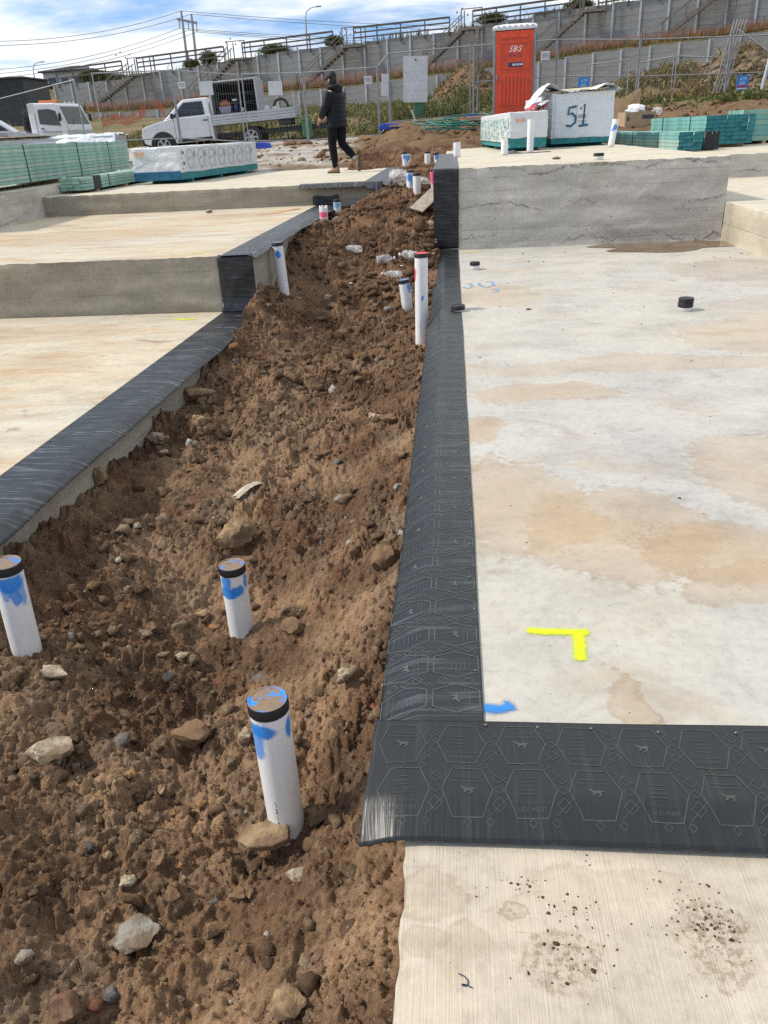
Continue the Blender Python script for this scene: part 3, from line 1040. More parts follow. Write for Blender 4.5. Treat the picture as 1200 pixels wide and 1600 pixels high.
# --- front strip across the step to the path
def S_front(u, v):
    y = 1.567 - v + .003 * gnoise(u * 2, u * 0, 5) - .010 * sstep(.2, .9, u) * (v / .37)
    over = np.clip(v - .245, 0, 1)
    z = .0085 - .52 * over ** 1.1 - .05 * over * gnoise(u * 2.3 + 2, u * 0, 6) + .0035 * fbm(u * 7, v * 1.5, 3, 15) * sstep(0, .06, v)
    z = z + .003 * sstep(.12, .0, u + .21) * 0 - .03 * sstep(-.12, -.21, u) * (v / .37)
    x = u - .012 * sstep(.1, .37, v) * sstep(-.12, -.2, u)
    return x, y, z


mem2 = thing('membrane_strip', 'black membrane strip with hexagon print lapping over the broomed path', 'membrane')
sheet('film', S_front, 330, 34, (-.212, 3.3), (0, .345), M_FILM_F, mem2)
nails(mem2, [(.078, 1.553, .009), (.21, 1.548, .009), (.345, 1.547, .009), (.51, 1.538, .009), (.70, 1.541, .009)] + [(.9 + .22 * k, 1.545, .009) for k in range(10)])


# print on the film: hexagons with rows of lettering, a kangaroo badge, chains of diamonds
def text_polys(body, size):
    cu = bpy.data.curves.new('t', 'FONT')
    cu.body = body
    cu.size = size
    cu.align_x = 'CENTER'
    cu.resolution_u = 1
    ob = bpy.data.objects.new('t', cu)
    COL.objects.link(ob)
    dg = bpy.context.evaluated_depsgraph_get()
    me = ob.evaluated_get(dg).to_mesh()
    vs = [(v.co.x, v.co.y) for v in me.vertices]
    fs = [tuple(p.vertices) for p in me.polygons]
    ob.evaluated_get(dg).to_mesh_clear()
    bpy.data.objects.remove(ob)
    bpy.data.curves.remove(cu)
    return vs, fs


_T1 = text_polys('TERM-SEAL', .0135)
_T2 = text_polys('ULTRA-PEN SHIELD TYPE', .0072)
_T3 = text_polys('AUSTRALIAN MADE', .0085)
_ROO = [(-.030, .010), (-.012, .016), (.004, .012), (.014, .019), (.022, .022), (.029, .018), (.024, .014), (.016, .008), (.010, .000), (.016, -.010), (.008, -.012), (.002, -.003), (-.008, .001), (-.014, -.008), (-.004, -.016), (-.010, -.018), (-.021, -.009), (-.020, .004), (-.030, .006)]


class Print2D:
    def __init__(s, t=1.0):
        s.v, s.f, s.t = [], [], t

    def add(s, vs, fs):
        o = len(s.v)
        s.v += vs
        s.f += [tuple(i + o for i in f) for f in fs]

    def line(s, a, b, w_=.0022, n=3):
        dx_, dy_ = b[0] - a[0], b[1] - a[1]
        L = math.hypot(dx_, dy_)
        nx, ny = -dy_ / L * w_ / 2, dx_ / L * w_ / 2
        vs = []
        for i in range(n + 1):
            t = i / n
            px, py = a[0] + dx_ * t, a[1] + dy_ * t
            vs += [(px - nx, py - ny), (px + nx, py + ny)]
        s.add(vs, [(2 * i, 2 * i + 1, 2 * i + 3, 2 * i + 2) for i in range(n)])

    def poly(s, pts, w_=.0022):
        for a, b in zip(pts, pts[1:] + pts[:1]):
            s.line(a, b, w_)

    def text(s, t, cx, cy, flip):
        k = -1 if flip else 1
        s.add([(cx + k * x, cy + k * y) for x, y in t[0]], t[1])

    def tile(s, cx, cy, kind, flip=True, full=True):
        hw, hh = .060, .064
        T = s.t
        s.poly([(cx - hw * .58, cy - hh), (cx + hw * .58, cy - hh), (cx + hw, cy), (cx + hw * .58, cy + hh), (cx - hw * .58, cy + hh), (cx - hw, cy)], .0026 * T)
        k = -1 if flip else 1
        if full:
            if kind:
                s.text(_T1, cx, cy + k * -.050, flip)
                s.text(_T2, cx, cy + k * -.033, flip)
                for j, wd in enumerate((.040, .052, .030, .046, .022)):
                    yy = cy + k * (-.012 + j * .0125)
                    s.line((cx - wd * .6, yy), (cx + wd * .3, yy), .0016, 1)
            else:
                s.add([(cx + k * x * .62, cy - .004 * k + k * y * .62) for x, y in _ROO], [tuple(range(len(_ROO)))])
                s.text(_T3, cx, cy + k * .022, flip)
                s.line((cx - .03, cy + k * .036), (cx + .03, cy + k * .036), .0016, 1)
        # diamonds to the side and above
        for (ox, oy, q) in ((.074, 0.0, .012), (.074, .036, .016), (.074, -.036, .016), (.052, .074, .009), (0, .074, .009)):
            s.poly([(cx + ox - q, cy + oy), (cx + ox, cy + oy + q), (cx + ox + q, cy + oy), (cx + ox, cy + oy - q)], .0017 * T)
        s.line((cx + .052, cy - .060), (cx + .098, cy - .018), .0017)
        s.line((cx + .098, cy + .018), (cx + .052, cy + .060), .0017)

    def build(s, S, mat, parent, umin, umax, vmax):
        a = np.array(s.v)
        u, v = a[:, 0], np.clip(a[:, 1], .002, vmax - .003)
        u = np.clip(u, umin + .002, umax - .002)
        x, y, z = S(u, v)
        me = bpy.data.meshes.new('printed_pattern')
        me.from_pydata(np.stack([x, y, z + .0011], 1).tolist(), [], s.f)
        me.materials.append(mat)
        return link('printed_pattern', me, parent)


p2 = Print2D()
for i in range(24):
    for j in (0, 1):
        p2.tile(-.135 + i * .148 + (.0 if j == 0 else .012), .084 + j * .148, (i + j) % 2, True, i < 14)
p2.build(S_front, M_PRINT, mem2, -.212, 3.3, .345)
p2 = Print2D(1.25)
for i in range(40):
    for j in (0, 1):
        p2.tile(1.66 + i * .148, .072 + j * .145, (i + j) % 2, True, i < 16)
p2.build(S_long, M_PRINT_F, mem1, 1.53, 10.38, .285)


# --- right block: riser and top strip as one sheet bent over the arris
def S_bend(y_face, z0, z1, xa, xb, top_len, lift=.008, wob=.004, flare=0.0):
    """u runs up the face then back over the top; v from xa to xb"""
    H_ = z1 - z0
    def S(u, v):
        x = xa + v + .004 * gnoise(u * 3, u * 0, 41)
        up = np.clip(u, 0, H_)
        back = np.clip(u - H_, 0, 99)
        rd = .03
        s_ = np.clip((u - H_ + rd) / (2 * rd), 0, 1)
        z = z0 + up - rd * .3 * (1 - np.abs(2 * s_ - 1)) * 1.0 + (lift * sstep(H_ - .05, H_ + .05, u))
        y = y_face - .012 * (1 - sstep(H_ - .03, H_ + .03, u)) + back - flare * (1 - sstep(0, .12, u))
        z = z + wob * fbm(u * 5, v * 9, 3, 44) * sstep(H_, H_ + .1, u)
        y = y - (1.0 + fbm(u * 6, v * 7, 3, 45)) * wob * 1.2 * (1 - sstep(H_ - .02, H_ + .02, u))
        return x, y, z
    return S, H_ + top_len


mem3 = thing('membrane_strip', 'black membrane climbing the raised grey block and running back along its top', 'membrane')
S3, L3 = S_bend(Y_BLK - .004, .02, Z_BLK, -.235, .08, 6.0)
sheet('film', S3, 240, 24, (0, L3), (0, .315), M_FILM_V, mem3)

# --- left slabs
def S_left(xa0, xa1, y0, y1, z, width, ov, droop, seed):
    def S(u, v):
        t = (u - y0) / (y1 - y0)
        x = xa0 + (xa1 - xa0) * t + v + .008 * gnoise(u * .9, u * 0, seed) * (v / width)
        over = np.clip(v - (width - ov), 0, 1)
        zz = z + .006 - droop * over ** 1.1 * (1 + .5 * gnoise(u * 1.6, u * 0, seed + 2)) + .003 * fbm(u * 8, v * 4, 3, seed + 3) * sstep(0, .06, v)
        return x, u + .0 * v, zz
    return S


mem4 = thing('membrane_strip', 'wide black wrinkled membrane along the lowest cream slab edge', 'membrane')
S4 = S_left(-2.40, -2.225, 1.0, 7.44, Z_L1, .385, .075, .55, 71)
sheet('film', S4, 400, 22, (1.0, 7.44), (0, .385), M_FILM, mem4)
nails(mem4, [(-2.40 + .175 * (y_ - 1) / 6.44 + .012, y_, Z_L1 + .007) for y_ in (3.3, 3.62, 3.95, 4.3, 4.7, 5.3, 5.55, 5.8, 6.2, 6.6, 7.0)])
S5r, L5 = S_bend(Y_STEP_L - .006, Z_L1 + .01, Z_MID, -2.225, -1.86, .03, flare=.06)
mem5 = thing('membrane_strip', 'black membrane riser on the step up to the middle cream slab', 'membrane')
sheet('film', S5r, 60, 24, (0, L5), (0, .345), M_FILM_V, mem5)
mem6 = thing('membrane_strip', 'black wrinkled membrane along the middle cream slab, ending in an upturned flap', 'membrane')
S6 = S_left(-2.19, -2.11, Y_STEP_L - .03, 12.74, Z_MID, .35, .085, .5, 75)
sheet('film', S6, 260, 18, (Y_STEP_L - .03, 12.74), (0, .35), M_FILM, mem6)
sheet('flap', lambda u, v: (-2.16 + v, 12.74 - .03 * np.cos(v * 9) + 0 * u, Z_MID + .005 + u + .01 * np.sin(v * 20) * u / .1), 10, 14, (0, .13), (0, .40), M_FILM_V, mem6)


# upper slab: ragged front strip and side strip lapping down at the corner
def S7(u, v):
    # u along x from -2.35 to -1.0, v from the slab top forward over the arris
    y = Y_UP + .16 - v
    over = np.clip(v - .16, 0, 1)
    fr = .02 * gnoise(u * 40, u * 0, 91) + .02 * gnoise(u * 13, u * 0, 92)
    z = Z_UP + .008 - over * (.55 + 1.1 * sstep(-1.4, -1.0, u)) + fr * (v / .27) * sstep(.16, .27, v)
    return u, y + fr * sstep(.2, .27, v), z


mem7 = thing('membrane_strip', 'grey black membrane with ragged lip across the front of the upper slab', 'membrane')
sheet('film', S7, 220, 14, (-2.36, -1.06), (0, .27), M_FILM, mem7)
mem8 = thing('membrane_strip', 'grey black membrane along the upper slab edge behind the walking man', 'membrane')
S8 = S_left(-1.36, -1.34, 12.97, 18.9, Z_UP, .34, .15, .75, 79)
sheet('film', S8, 200, 16, (12.97, 18.9), (0, .34), M_FILM, mem8)

# ================================================================== pipes
def pvc_mat(name, blobs, seed=0.0):
    m, nt = new_mat(name)
    v = nt.obj()
    n = nt.noise(nt.vmap(v, (1, 1, .5), (seed, 0, 0)), 22, 5, .6)
    c = nt.mix(nt.step(n, .3, .7), (.74, .745, .75), (.80, .80, .80))
    fl = nt.math('MULTIPLY', nt.step(nt.voro(nt.vmap(v, (1, 1, .45), (seed, 0, 0)), 130, 'F1', 0), .20, .10), nt.step(nt.sep(nt.voro(nt.vmap(v, (1, 1, .45), (seed, 0, 0)), 130, 'F1', 1))[0], .84, .87, 0, .4))
    c = nt.mix(fl, c, (.30, .26, .21))
    z = nt.sep(v)[2]
    mud = nt.step(nt.math('ADD', z, nt.math('MULTIPLY', nt.noise(v, 14, 5, .65), .10)), .11, .02, 0, .75)
    c = nt.mix(mud, c, (.22, .14, .085))
    for (ang, zz, w_, h_, col, st) in blobs:
        p = (.055 * math.cos(ang), .055 * math.sin(ang), zz)
        wv = nt.n('ShaderNodeVectorMath', _operation='MULTIPLY_ADD', i0=nt.noise_col(v, 16, 3), i1=(.04, .04, .05), i2=v).outputs[0]
        d = nt.n('ShaderNodeVectorMath', _operation='LENGTH', i0=nt.vmap(wv, (1 / w_, 1 / w_, 1 / h_), (-(p[0] + .02) / w_, -(p[1] + .02) / w_, -(p[2] + .025) / h_))).outputs['Value']
        a = nt.step(nt.math('ADD', d, nt.math('MULTIPLY', nt.math('SUBTRACT', nt.noise(v, 190, 3), .5), .35)), 1.0, .62, 0, st)
        c = nt.mix(a, c, col)
    finish(nt, c, .38, spec=.5)
    return m


BLUE, PINK = (.012, .235, .72), (.86, .10, .22)


def cap_mat(name, paint=None, mud=.5):
    m, nt = new_mat(name)
    v = nt.obj()
    c = (.012, .012, .013)
    n = nt.noise(v, 45, 6, .7, .3)
    z = nt.n('ShaderNodeNewGeometry').outputs['Normal']
    upf = nt.step(nt.sep(z)[2], .5, .8)
    c = nt.mix(nt.math('MULTIPLY', upf, nt.step(n, .60 - .32 * mud, .66 - .22 * mud, 0, .95)), c, (.24, .165, .105))
    if paint:
        n2 = nt.noise(nt.vmap(v, loc=(3, 2, 1)), 30, 5, .65, .3)
        c = nt.mix(nt.math('MULTIPLY', upf, nt.step(n2, *((.50, .60) if paint == BLUE else (.28, .36)))), c, paint)
    finish(nt, c, .5, nt.bump(n, .5, .006), spec=.4)
    return m


CAP_BLK, CAP_DIRT = cap_mat('black_cap', None, .0), cap_mat('dirty_black_cap', None, .7)
CAP_BLUE, CAP_RED = cap_mat('blue_sprayed_cap', BLUE, .9), cap_mat('red_sprayed_cap', (.62, .06, .07), 0)


_pipe_no = [0]


def pipe(label, x, y, zb, zt, r=.055, blobs=(), cap=None, lean=(0, 0), cut=False, print_=False, group=None, name='drain_pipe', sink=.25):
    t = thing(name, label, 'pipe', (x, y, zb), 0, group)
    h = zt - zb
    t.rotation_euler = (-math.atan2(lean[1], h), math.atan2(lean[0], h), 0)
    _pipe_no[0] += 1
    m = pvc_mat('white_pvc_%d' % _pipe_no[0], [(b[0], h - b[1], *b[2:]) for b in blobs], _pipe_no[0] * 1.7)
    mb = MB()
    n = 40
    if cut:      # torn castellated rim
        rings = []
        for (rr, zz) in ((r, -sink), (r, h - .05), (r, h), (r - .005, h), (r - .005, h - .08)):
            ring = []
            for k in range(n):
                a = 2 * PI * k / n
                dz_ = (-.03 if (k // 3) % 2 else 0) if zz == h else 0
                ring.append((rr * math.cos(a), rr * math.sin(a), zz + dz_))
            rings.append(ring)
        mb.loft(rings)
    else:
        mb.lathe([(r, -sink), (r, h * .5), (r, h - .001), (r - .004, h), (r - .005, h - .05)], n)
    mb.build('pipe_wall', m, t, True)
    if cap:
        cm = MB()
        cr = r + .003
        cm.lathe([(cr, h - .030), (cr, h + .002), (cr - .002, h + .005), (cr - .006, h + .0055), (cr - .009, h + .003), (cr * .5, h + .005), (.001, h + .0045)], n)
        cm.build('cap', cap, t, True)
    if print_:
        pm = MB()
        for k in range(11):
            zz = h * .12 + k * .0135
            ang = -1.75
            for q in range(2):
                a0 = ang + q * .055
                if (k * 3 + q) % 4 == 3: continue
                pts = [((r + .0006) * math.cos(a), (r + .0006) * math.sin(a), z_) for z_ in (zz, zz + .007 + .004 * (k % 2)) for a in (a0, a0 + .035)]
                pm.add(pts, [(0, 1, 3, 2)])
        pm.build('printed_lettering', simple('black_pipe_print', (.03, .03, .035), .6), t)
    return t


def pipe_px(label, top, base, y, **kw):
    """pipe from its top and base pixels, standing at forward distance y"""
    a, b = at_y(top[0], top[1], y), at_y(base[0], base[1], y)
    return pipe(label, b.x, b.y, b.z, a.z, lean=(a.x - b.x, 0), **kw)


F_ = -1.62     # angle on the pipe that faces the camera
pipe_px('white pipe with blue splash, flat rock slab propped at its foot', (418, 1094), (452, 1308), 1.66, cap=CAP_BLUE, print_=True,
        blobs=[(F_ - .45, .075, .060, .036, BLUE, .95), (F_ - .75, .12, .040, .070, BLUE, .8), (F_ + 1.3, .085, .026, .045, BLUE, .95)])
pipe_px('white pipe with a broad blue sprayed hook below its cap, behind the lone tan boulder', (362, 883), (381, 1006), 2.79, cap=CAP_BLUE,
        blobs=[(F_ - .3, .115, .066, .032, BLUE, .95), (F_ + .55, .10, .036, .03, BLUE, .95), (F_ - .35, .06, .030, .050, BLUE, .9), (F_ + 1.35, .07, .02, .04, BLUE, .9)])
pipe_px('white pipe with blue drips beside the end of the lowest slab membrane', (8, 880), (44, 1022), 2.36, cap=CAP_BLUE,
        blobs=[(F_ + .45, .065, .07, .042, BLUE, .95), (F_ + .75, .12, .020, .06, BLUE, .85), (F_ + .2, .10, .022, .045, BLUE, .6), (F_ + 1.2, .11, .02, .07, BLUE, .7)])
pipe_px('tall white pipe with red cap and pink streak against the long printed membrane', (658, 396), (659, 543), 6.72, cap=CAP_RED, print_=True,
        blobs=[(F_ - 1.15, .17, .026, .07, PINK, .95), (F_ + .3, .36, .014, .03, BLUE, .9)])
pipe_px('slender white pipe with blue patch beside the middle slab membrane', (433, 379), (446, 472), 8.15, cap=CAP_BLUE,
        blobs=[(F_ + .1, .11, .036, .05, BLUE, .95)])
pipe_px('short white pipe with bright blue cap next to the red capped pipe', (631, 437), (637, 482), 7.9, cap=CAP_BLUE,
        blobs=[(F_ + 1.0, .08, .03, .06, BLUE, .9)])
pipe_px('capless pipe with broken rim and pink band near the upturned membrane flap', (505, 321), (507, 359), 10.6, cut=True,
        blobs=[(F_ + k, .11, .05, .040, PINK, .9) for k in (-.8, 0, .8)])
pipe_px('white pipe with pale blue top behind the broken pink pipe', (526, 312), (528, 332), 12.3, cap=CAP_BLK, r=.056,
        blobs=[(F_, .07, .06, .05, (.10, .42, .74), .9)])
pipe_px('white pipe with blue collar next to the plastic bag', (641, 266), (641, 306), 12.5, cap=CAP_BLUE,
        blobs=[(F_ - .1, .10, .055, .07, BLUE, .95), (F_ + .5, .17, .02, .05, BLUE, .7)])
pipe_px('plain white black capped pipe standing before the blue collared one', (651, 271), (652, 313), 12.0, cap=CAP_BLK)
pipe_px('black capped pipe with blue drip in front of the red earth bank', (632, 238), (634, 264), 17.1, cap=CAP_BLK, r=.058,
        blobs=[(F_, .09, .06, .05, BLUE, .8), (F_ + 1, .13, .03, .08, BLUE, .9)])
pipe_px('leaning blue marked pipe tight behind the drip marked one', (637, 241), (638, 264), 17.4, blobs=[(F_ + .3, .06, .05, .06, BLUE, .9)])
pipe_px('plain black capped pipe in front of the green hose', (668, 237), (668, 261), 17.1, cap=CAP_BLK, r=.06)
pipe_px('blue topped pipe close to the block membrane, below the green hose', (682, 239), (684, 259), 17.0, cap=CAP_BLK, r=.06,
        blobs=[(F_, .07, .06, .07, BLUE, .9), (F_ + .5, .13, .03, .05, BLUE, .8)])
pipe_px('pink pipe half hidden by the membrane on the raised block', (677, 264), (680, 300), 12.9, cap=CAP_RED, r=.056,
        blobs=[(F_ + k, .12, .05, .12, PINK, .9) for k in (-.7, 0, .7)] + [(F_, .25, .05, .06, PINK, .6)])
pb = at_z(714, 246, Z_BLK)
pipe('cut white pipe stub poking through the membrane on the raised block', pb.x, pb.y, Z_BLK, Z_BLK + .23, r=.06)
pb = at_z(788, 243, Z_BLK)
pipe('grubby short stub in front of the small wrapped pack', pb.x, pb.y, Z_BLK, Z_BLK + .24, r=.057)
pb = at_z(828, 238, Z_BLK)
pipe('tall plain pipe in front of the small wrapped pack', pb.x, pb.y, Z_BLK, Z_BLK + .52, r=.058)
pb = at_z(954, 230, Z_BLK)
pipe('pipe with blue daub beside the pack painted 51', pb.x, pb.y, Z_BLK, Z_BLK + .46, r=.056, lean=(.06, 0), blobs=[(F_ + .2, .13, .05, .06, BLUE, .95), (F_ - .6, .18, .03, .04, BLUE, .8)])


def stub(label, px, py, z, h, r=.055, mud=.0):
    p = at_z(px, py, z)
    return pipe(label, p.x, p.y, z, z + h, r=r, cap=CAP_BLK, sink=.02, name='capped_stub')


stub('black capped stub near the blue figures sprayed on the pale slab', 742, 421, 0, .075, .052)
st_ = stub('stub with two black caps stacked on it in mid slab', 1070, 485, 0, .060, .056)
o = MB().lathe([(.058, .066), (.0585, .094), (.056, .099), (.049, .0995), (.047, .097), (.001, .098)], 40).build('cap', CAP_BLK, st_, True)
o.location = (.003, .006, 0)
stub('black capped stub pushed through the long membrane inner edge', 716, 486, 0, .045, .055)
stub('small black capped stub on top of the raised block', 935, 250, Z_BLK, .075, .062)

# ================================================================== single stones, rubble and litter on the soil
_rk = [rock_shape(3, 500 + i, .28) for i in range(6)]


def rock_mat(name, col, col2, mud=.4):
    m, nt = new_mat(name)
    v = nt.obj()
    n = nt.noise(v, 14, 7, .65, .3)
    c = nt.mix(nt.step(n, .35, .65), col, col2)
    c = nt.mix(nt.step(nt.noise(v, 9, 6, .75), .40, .58, 0, min(mud * 1.9, .95)), c, (.17, .112, .07))
    finish(nt, c, .9, nt.bump(nt.math('ADD', n, nt.math('MULTIPLY', nt.noise(v, 80, 5, .7), .4)), .7, .02), spec=.2)
    return m


RM = {'pale': rock_mat('pale_sandstone', (.48, .41, .30), (.36, .28, .18), .35), 'tan': rock_mat('tan_sandstone', (.36, .26, .15), (.27, .18, .095), .5),
      'clod': rock_mat('hard_soil_clod', (.23, .145, .082), (.17, .10, .055), .4), 'grey': rock_mat('grey_concrete_lump', (.31, .29, .25), (.25, .225, .19), .45),
      'ochre': rock_mat('ochre_stone', (.33, .19, .07), (.24, .12, .05), .3), 'brick': rock_mat('red_brick_chip', (.33, .09, .045), (.24, .075, .04), .3),
      'ruddy': rock_mat('ruddy_earth', (.17, .09, .058), (.145, .082, .052), .45), 'dark': rock_mat('dark_brown_stone', (.13, .08, .045), (.20, .135, .08), .25)}


def stone(label, px, py, size, mat, rz=0.0, shape=0, name='stone', tilt=0.0, sink=.28, cat='stone', group=None):
    """size in metres (width, depth, height)"""
    p = hit_soil(px, py)
    v, f = _rk[shape % len(_rk)]
    me = bpy.data.meshes.new(name)
    me.from_pydata((v * np.array(size) / 2).tolist(), [], f.tolist())
    me.materials.append(RM[mat])
    me.polygons.foreach_set('use_smooth', [True] * len(me.polygons))
    me.set_sharp_from_angle(angle=R(28))
    o = link(name, me)
    o.location = p + Vector((0, 0, size[2] * (.5 - sink)))
    o.rotation_euler = (tilt, 0, rz)
    return tag(o, label, cat, group)


o = stone('flat tan rock slab propped against the foot of the blue splashed pipe', 418, 1304, (.20, .12, .055), 'tan', .1, 0, tilt=.10)
bpy.data.objects.remove(o)
o = MB().prism([(-.080, -.012), (-.045, -.040), (.03, -.046), (.076, -.030), (.072, .02), (.03, .042), (-.05, .034)], -.015, .015, 'z').build('stone', RM['tan'], None, bevel=.006)
o.location = at_y(414, 1305, 1.585)
o.rotation_euler = (.16, -.10, .12)
tag(o, 'flat tan rock slab propped against the foot of the blue splashed pipe', 'stone')
stone('dark brown rounded stone wedged behind the blue splashed pipe', 498, 1282, (.085, .075, .065), 'dark', .3, 1)
stone('whitish oblong stone lying below the flat propped rock', 467, 1374, (.085, .05, .04), 'pale', .2, 2)
stone('cream wedge of stone standing beside the blue splashed pipe', 386, 1163, (.05, .06, .085), 'pale', .5, 3)
stone('lone pale yellow stone near the front membrane corner', 541, 1062, (.075, .055, .06), 'pale', .7, 4)
stone('big tan boulder half buried behind the hook marked pipe', 370, 843, (.20, .17, .17), 'tan', .2, 5)
stone('flat grey slate chip upright among clods', 268, 1066, (.07, .02, .06), 'grey', .5, 0)
stone('pale layered stone with tan crust near the left pipe', 82, 1060, (.11, .085, .06), 'pale', -.3, 1)
stone('long white crusted rock ridge sunk in the cracked crust', 75, 1178, (.17, .12, .085), 'pale', .6, 2, sink=.42)
stone('large earthy clod in the middle of the cracked crust', 305, 1158, (.16, .13, .10), 'clod', .2, 3)
stone('light grey concrete lump sunk in soil', 212, 1462, (.13, .11, .05), 'grey', .35, 4, sink=.46)
stone('white pebble lump at the foot of the cracked crust', 38, 1500, (.05, .035, .03), 'grey', .3, 5)
stone('reddish earthy boulder at the very foot of the strip', 108, 1578, (.10, .09, .06), 'ruddy', .1, 0, sink=.4)
stone('brown clod ball beside the round ochre pebbles', 335, 1462, (.05, .05, .05), 'clod', .1, 1)
stone('rounded dark clod below the membrane corner', 508, 1335, (.08, .07, .07), 'clod', .4, 2)
stone('crusty clod near the concrete path edge', 375, 1405, (.06, .05, .055), 'clod', .4, 3)
stone('tan earthy lump resting at the broomed path', 450, 1578, (.09, .08, .06), 'tan', .1, 4)
stone('squared pale stone block leaning on the lowest slab side', 147, 757, (.15, .12, .15), 'tan', .3, 5)
stone('small square tan offcut against the lowest slab side', 268, 633, (.12, .08, .10), 'tan', .6, 0)
stone('broad tan rock just clear of the lowest slab side', 306, 622, (.26, .18, .13), 'tan', .2, 1)
stone('cream faceted stone on open soil below the broad rock', 247, 691, (.15, .11, .09), 'pale', .4, 2)
stone('small pinkish stone touching the cream faceted stone', 257, 710, (.07, .06, .04), 'pale', .2, 3)
stone('mud coated rock sticking up below the broad rock', 316, 668, (.15, .12, .14), 'tan', .9, 4)
stone('mud smeared rock leaning on the long printed membrane', 602, 880, (.14, .12, .13), 'clod', .5, 5)
stone('pale stone peeping from soil below the litter', 514, 469, (.12, .10, .09), 'pale', .4, 0)
stone('big clod lump in the middle of the strip', 540, 770, (.14, .12, .09), 'clod', .4, 2)
stone('earthy clod close beside the long printed membrane', 610, 660, (.11, .10, .08), 'clod', .4, 3)
stone('rust orange brick chip lying loose on clods', 203, 1006, (.012, .03, .014), 'brick', .5, 1, name='brick_chip', cat='brick chip')
stone('red brick chip beside the membrane corner', 585, 1108, (.028, .03, .03), 'brick', .2, 2, name='brick_chip', cat='brick chip')
for k, (px, py, s, mt, lab) in enumerate([
        (272, 1272, .028, 'ochre', 'round orange brown pebble, left one of the ochre pair left of the splashed pipe'), (315, 1262, .034, 'ochre', 'larger ochre pebble nearer to the splashed pipe'),
        (300, 1275, .024, 'ochre', 'small ochre pebble between the two larger ochre ones'), (254, 1240, .04, 'tan', 'tan stone just above the ochre pebbles'), (280, 1356, .025, 'ochre', 'yellow ochre pebble below the propped flat rock'),
        (202, 1384, .04, 'pale', 'cream angular stone above the grey concrete lump'), (168, 1342, .028, 'tan', 'small tan stone on the cracked crust above the grey lump'), (388, 1400, .035, 'clod', 'brown clod beside the whitish oblong stone'),
        (268, 1403, .045, 'clod', 'earthy ball clod right of the cream angular stone'), (318, 965, .06, 'tan', 'tan stone left of the hook marked pipe foot'), (335, 985, .05, 'ochre', 'ochre stone against the hook marked pipe foot'),
        (400, 1010, .05, 'clod', 'brown clod right of the hook marked pipe foot'), (214, 824, .05, 'pale', 'cream pebble alone above the left and hook marked pipes'), (583, 652, .05, 'pale', 'pale chip beside the grey timber sliver'),
        (440, 650, .06, 'clod', 'soil clod above the curled bark'), (470, 962, .07, 'clod', 'upper clod of two between hook marked pipe and membrane'), (455, 985, .09, 'clod', 'lower bigger clod of two between hook marked pipe and membrane'),
        (205, 1215, .035, 'ochre', 'ochre stone on the crust below the large earthy clod'), (240, 985, .06, 'clod', 'clod between the left pipe and hook marked pipe'), (285, 1030, .05, 'pale', 'whitish stone beside the upright slate chip'),
        (350, 1540, .05, 'clod', 'clod between the grey lump and the path edge lump'), (250, 1345, .05, 'clod', 'clod left of the yellow ochre pebble')]):
    stone(lab, px, py, (s * 1.2, s, s * .8), mt, k * .7, k, group='loose stones on the soil')

# --- litter
M_CLEAR, nt = new_mat('clear_crumpled_plastic')
n_ = nt.noise(nt.obj(), 30, 4)
bs = nt.n('ShaderNodeBsdfPrincipled', Base__Color=(.85, .87, .88), Roughness=.12, Alpha=nt.step(n_, .3, .7, .16, .5))
nt.put(bs.inputs['Normal'], nt.bump(n_, .8, .03))
nt.n('ShaderNodeOutputMaterial', Surface=bs.outputs[0])
M_WHITE_P = simple('white_plastic', (.72, .73, .74), .45, .08, 20, bump=.1)
M_WOOD = simple('weathered_pine', (.40, .29, .17), .8, .3, 9, bump=.3, dirt=.4)


def bottle(label, px, py, length, rad, rz, dent=.3, tilt=0.0):
    p = hit_soil(px, py)
    t = thing('plastic_bottle', label, 'bottle', p + Vector((0, 0, rad * .75)), 0)
    t.rotation_euler = (0, PI / 2 + tilt, rz)
    rings = []
    prof = [(.0, .25), (.02, .85), (.05, 1), (.2, .95), (.32, 1), (.45, .9), (.6, 1), (.68, .95), (.8, .5), (.86, .34), (.94, .34)]
    for i, (a, rr) in enumerate(prof):
        ring = []
        for k in range(20):
            an = 2 * PI * k / 20
            q = rad * rr * (1 - dent * .5 * max(0, math.sin(an * 2 + i * .9)))
            ring.append((q * math.cos(an), q * math.sin(an), (a - .5) * length))
        rings.append(ring)
    MB().loft(rings).build('bottle_body', M_CLEAR, t, 'all')
    MB().lathe([(rad * .40, .44 * length), (rad * .40, .5 * length), (rad * .3, .505 * length)], 14).build('bottle_cap', M_WHITE_P, t, True)
    return t


bottle('clear bottle with a long neck lying on the dark clods', 550, 394, .26, .045, 2.9)
bottle('crumpled clear bottle bent in the middle of the litter', 603, 411, .22, .055, .3, .7)
bottle('squashed clear bottle closest to the red capped pipe', 637, 406, .24, .06, 2.5, .6)
bottle('thin clear bottle lying below the crumpled one', 612, 432, .24, .038, 2.95, .5)

# crumpled clear bag by the pipes on the heap
bag_c = hit_soil(626, 292)
v, f = rock_shape(4, 777, .2)
rr_ = 1 + .35 * fbm(v[:, 0] * 5 + v[:, 2] * 3, v[:, 1] * 5 + v[:, 2] * 4, 4, 9)
v = v * rr_[:, None] * np.array([.24, .18, .17])
o = np_mesh('plastic_bag', v, f, M_CLEAR, smooth=False)
o.location = bag_c + Vector((0, 0, .12))
tag(o, 'clear crumpled plastic bag on the heap behind the blue collared pipe', 'plastic bag')
v2 = v * .45
o = np_mesh('plastic_wrapper', v2, f, M_CLEAR)
o.location = hit_soil(662, 290) + Vector((0, 0, .05))
tag(o, 'small scrap of clear wrapping right of the plain black capped pipe', 'wrapper')


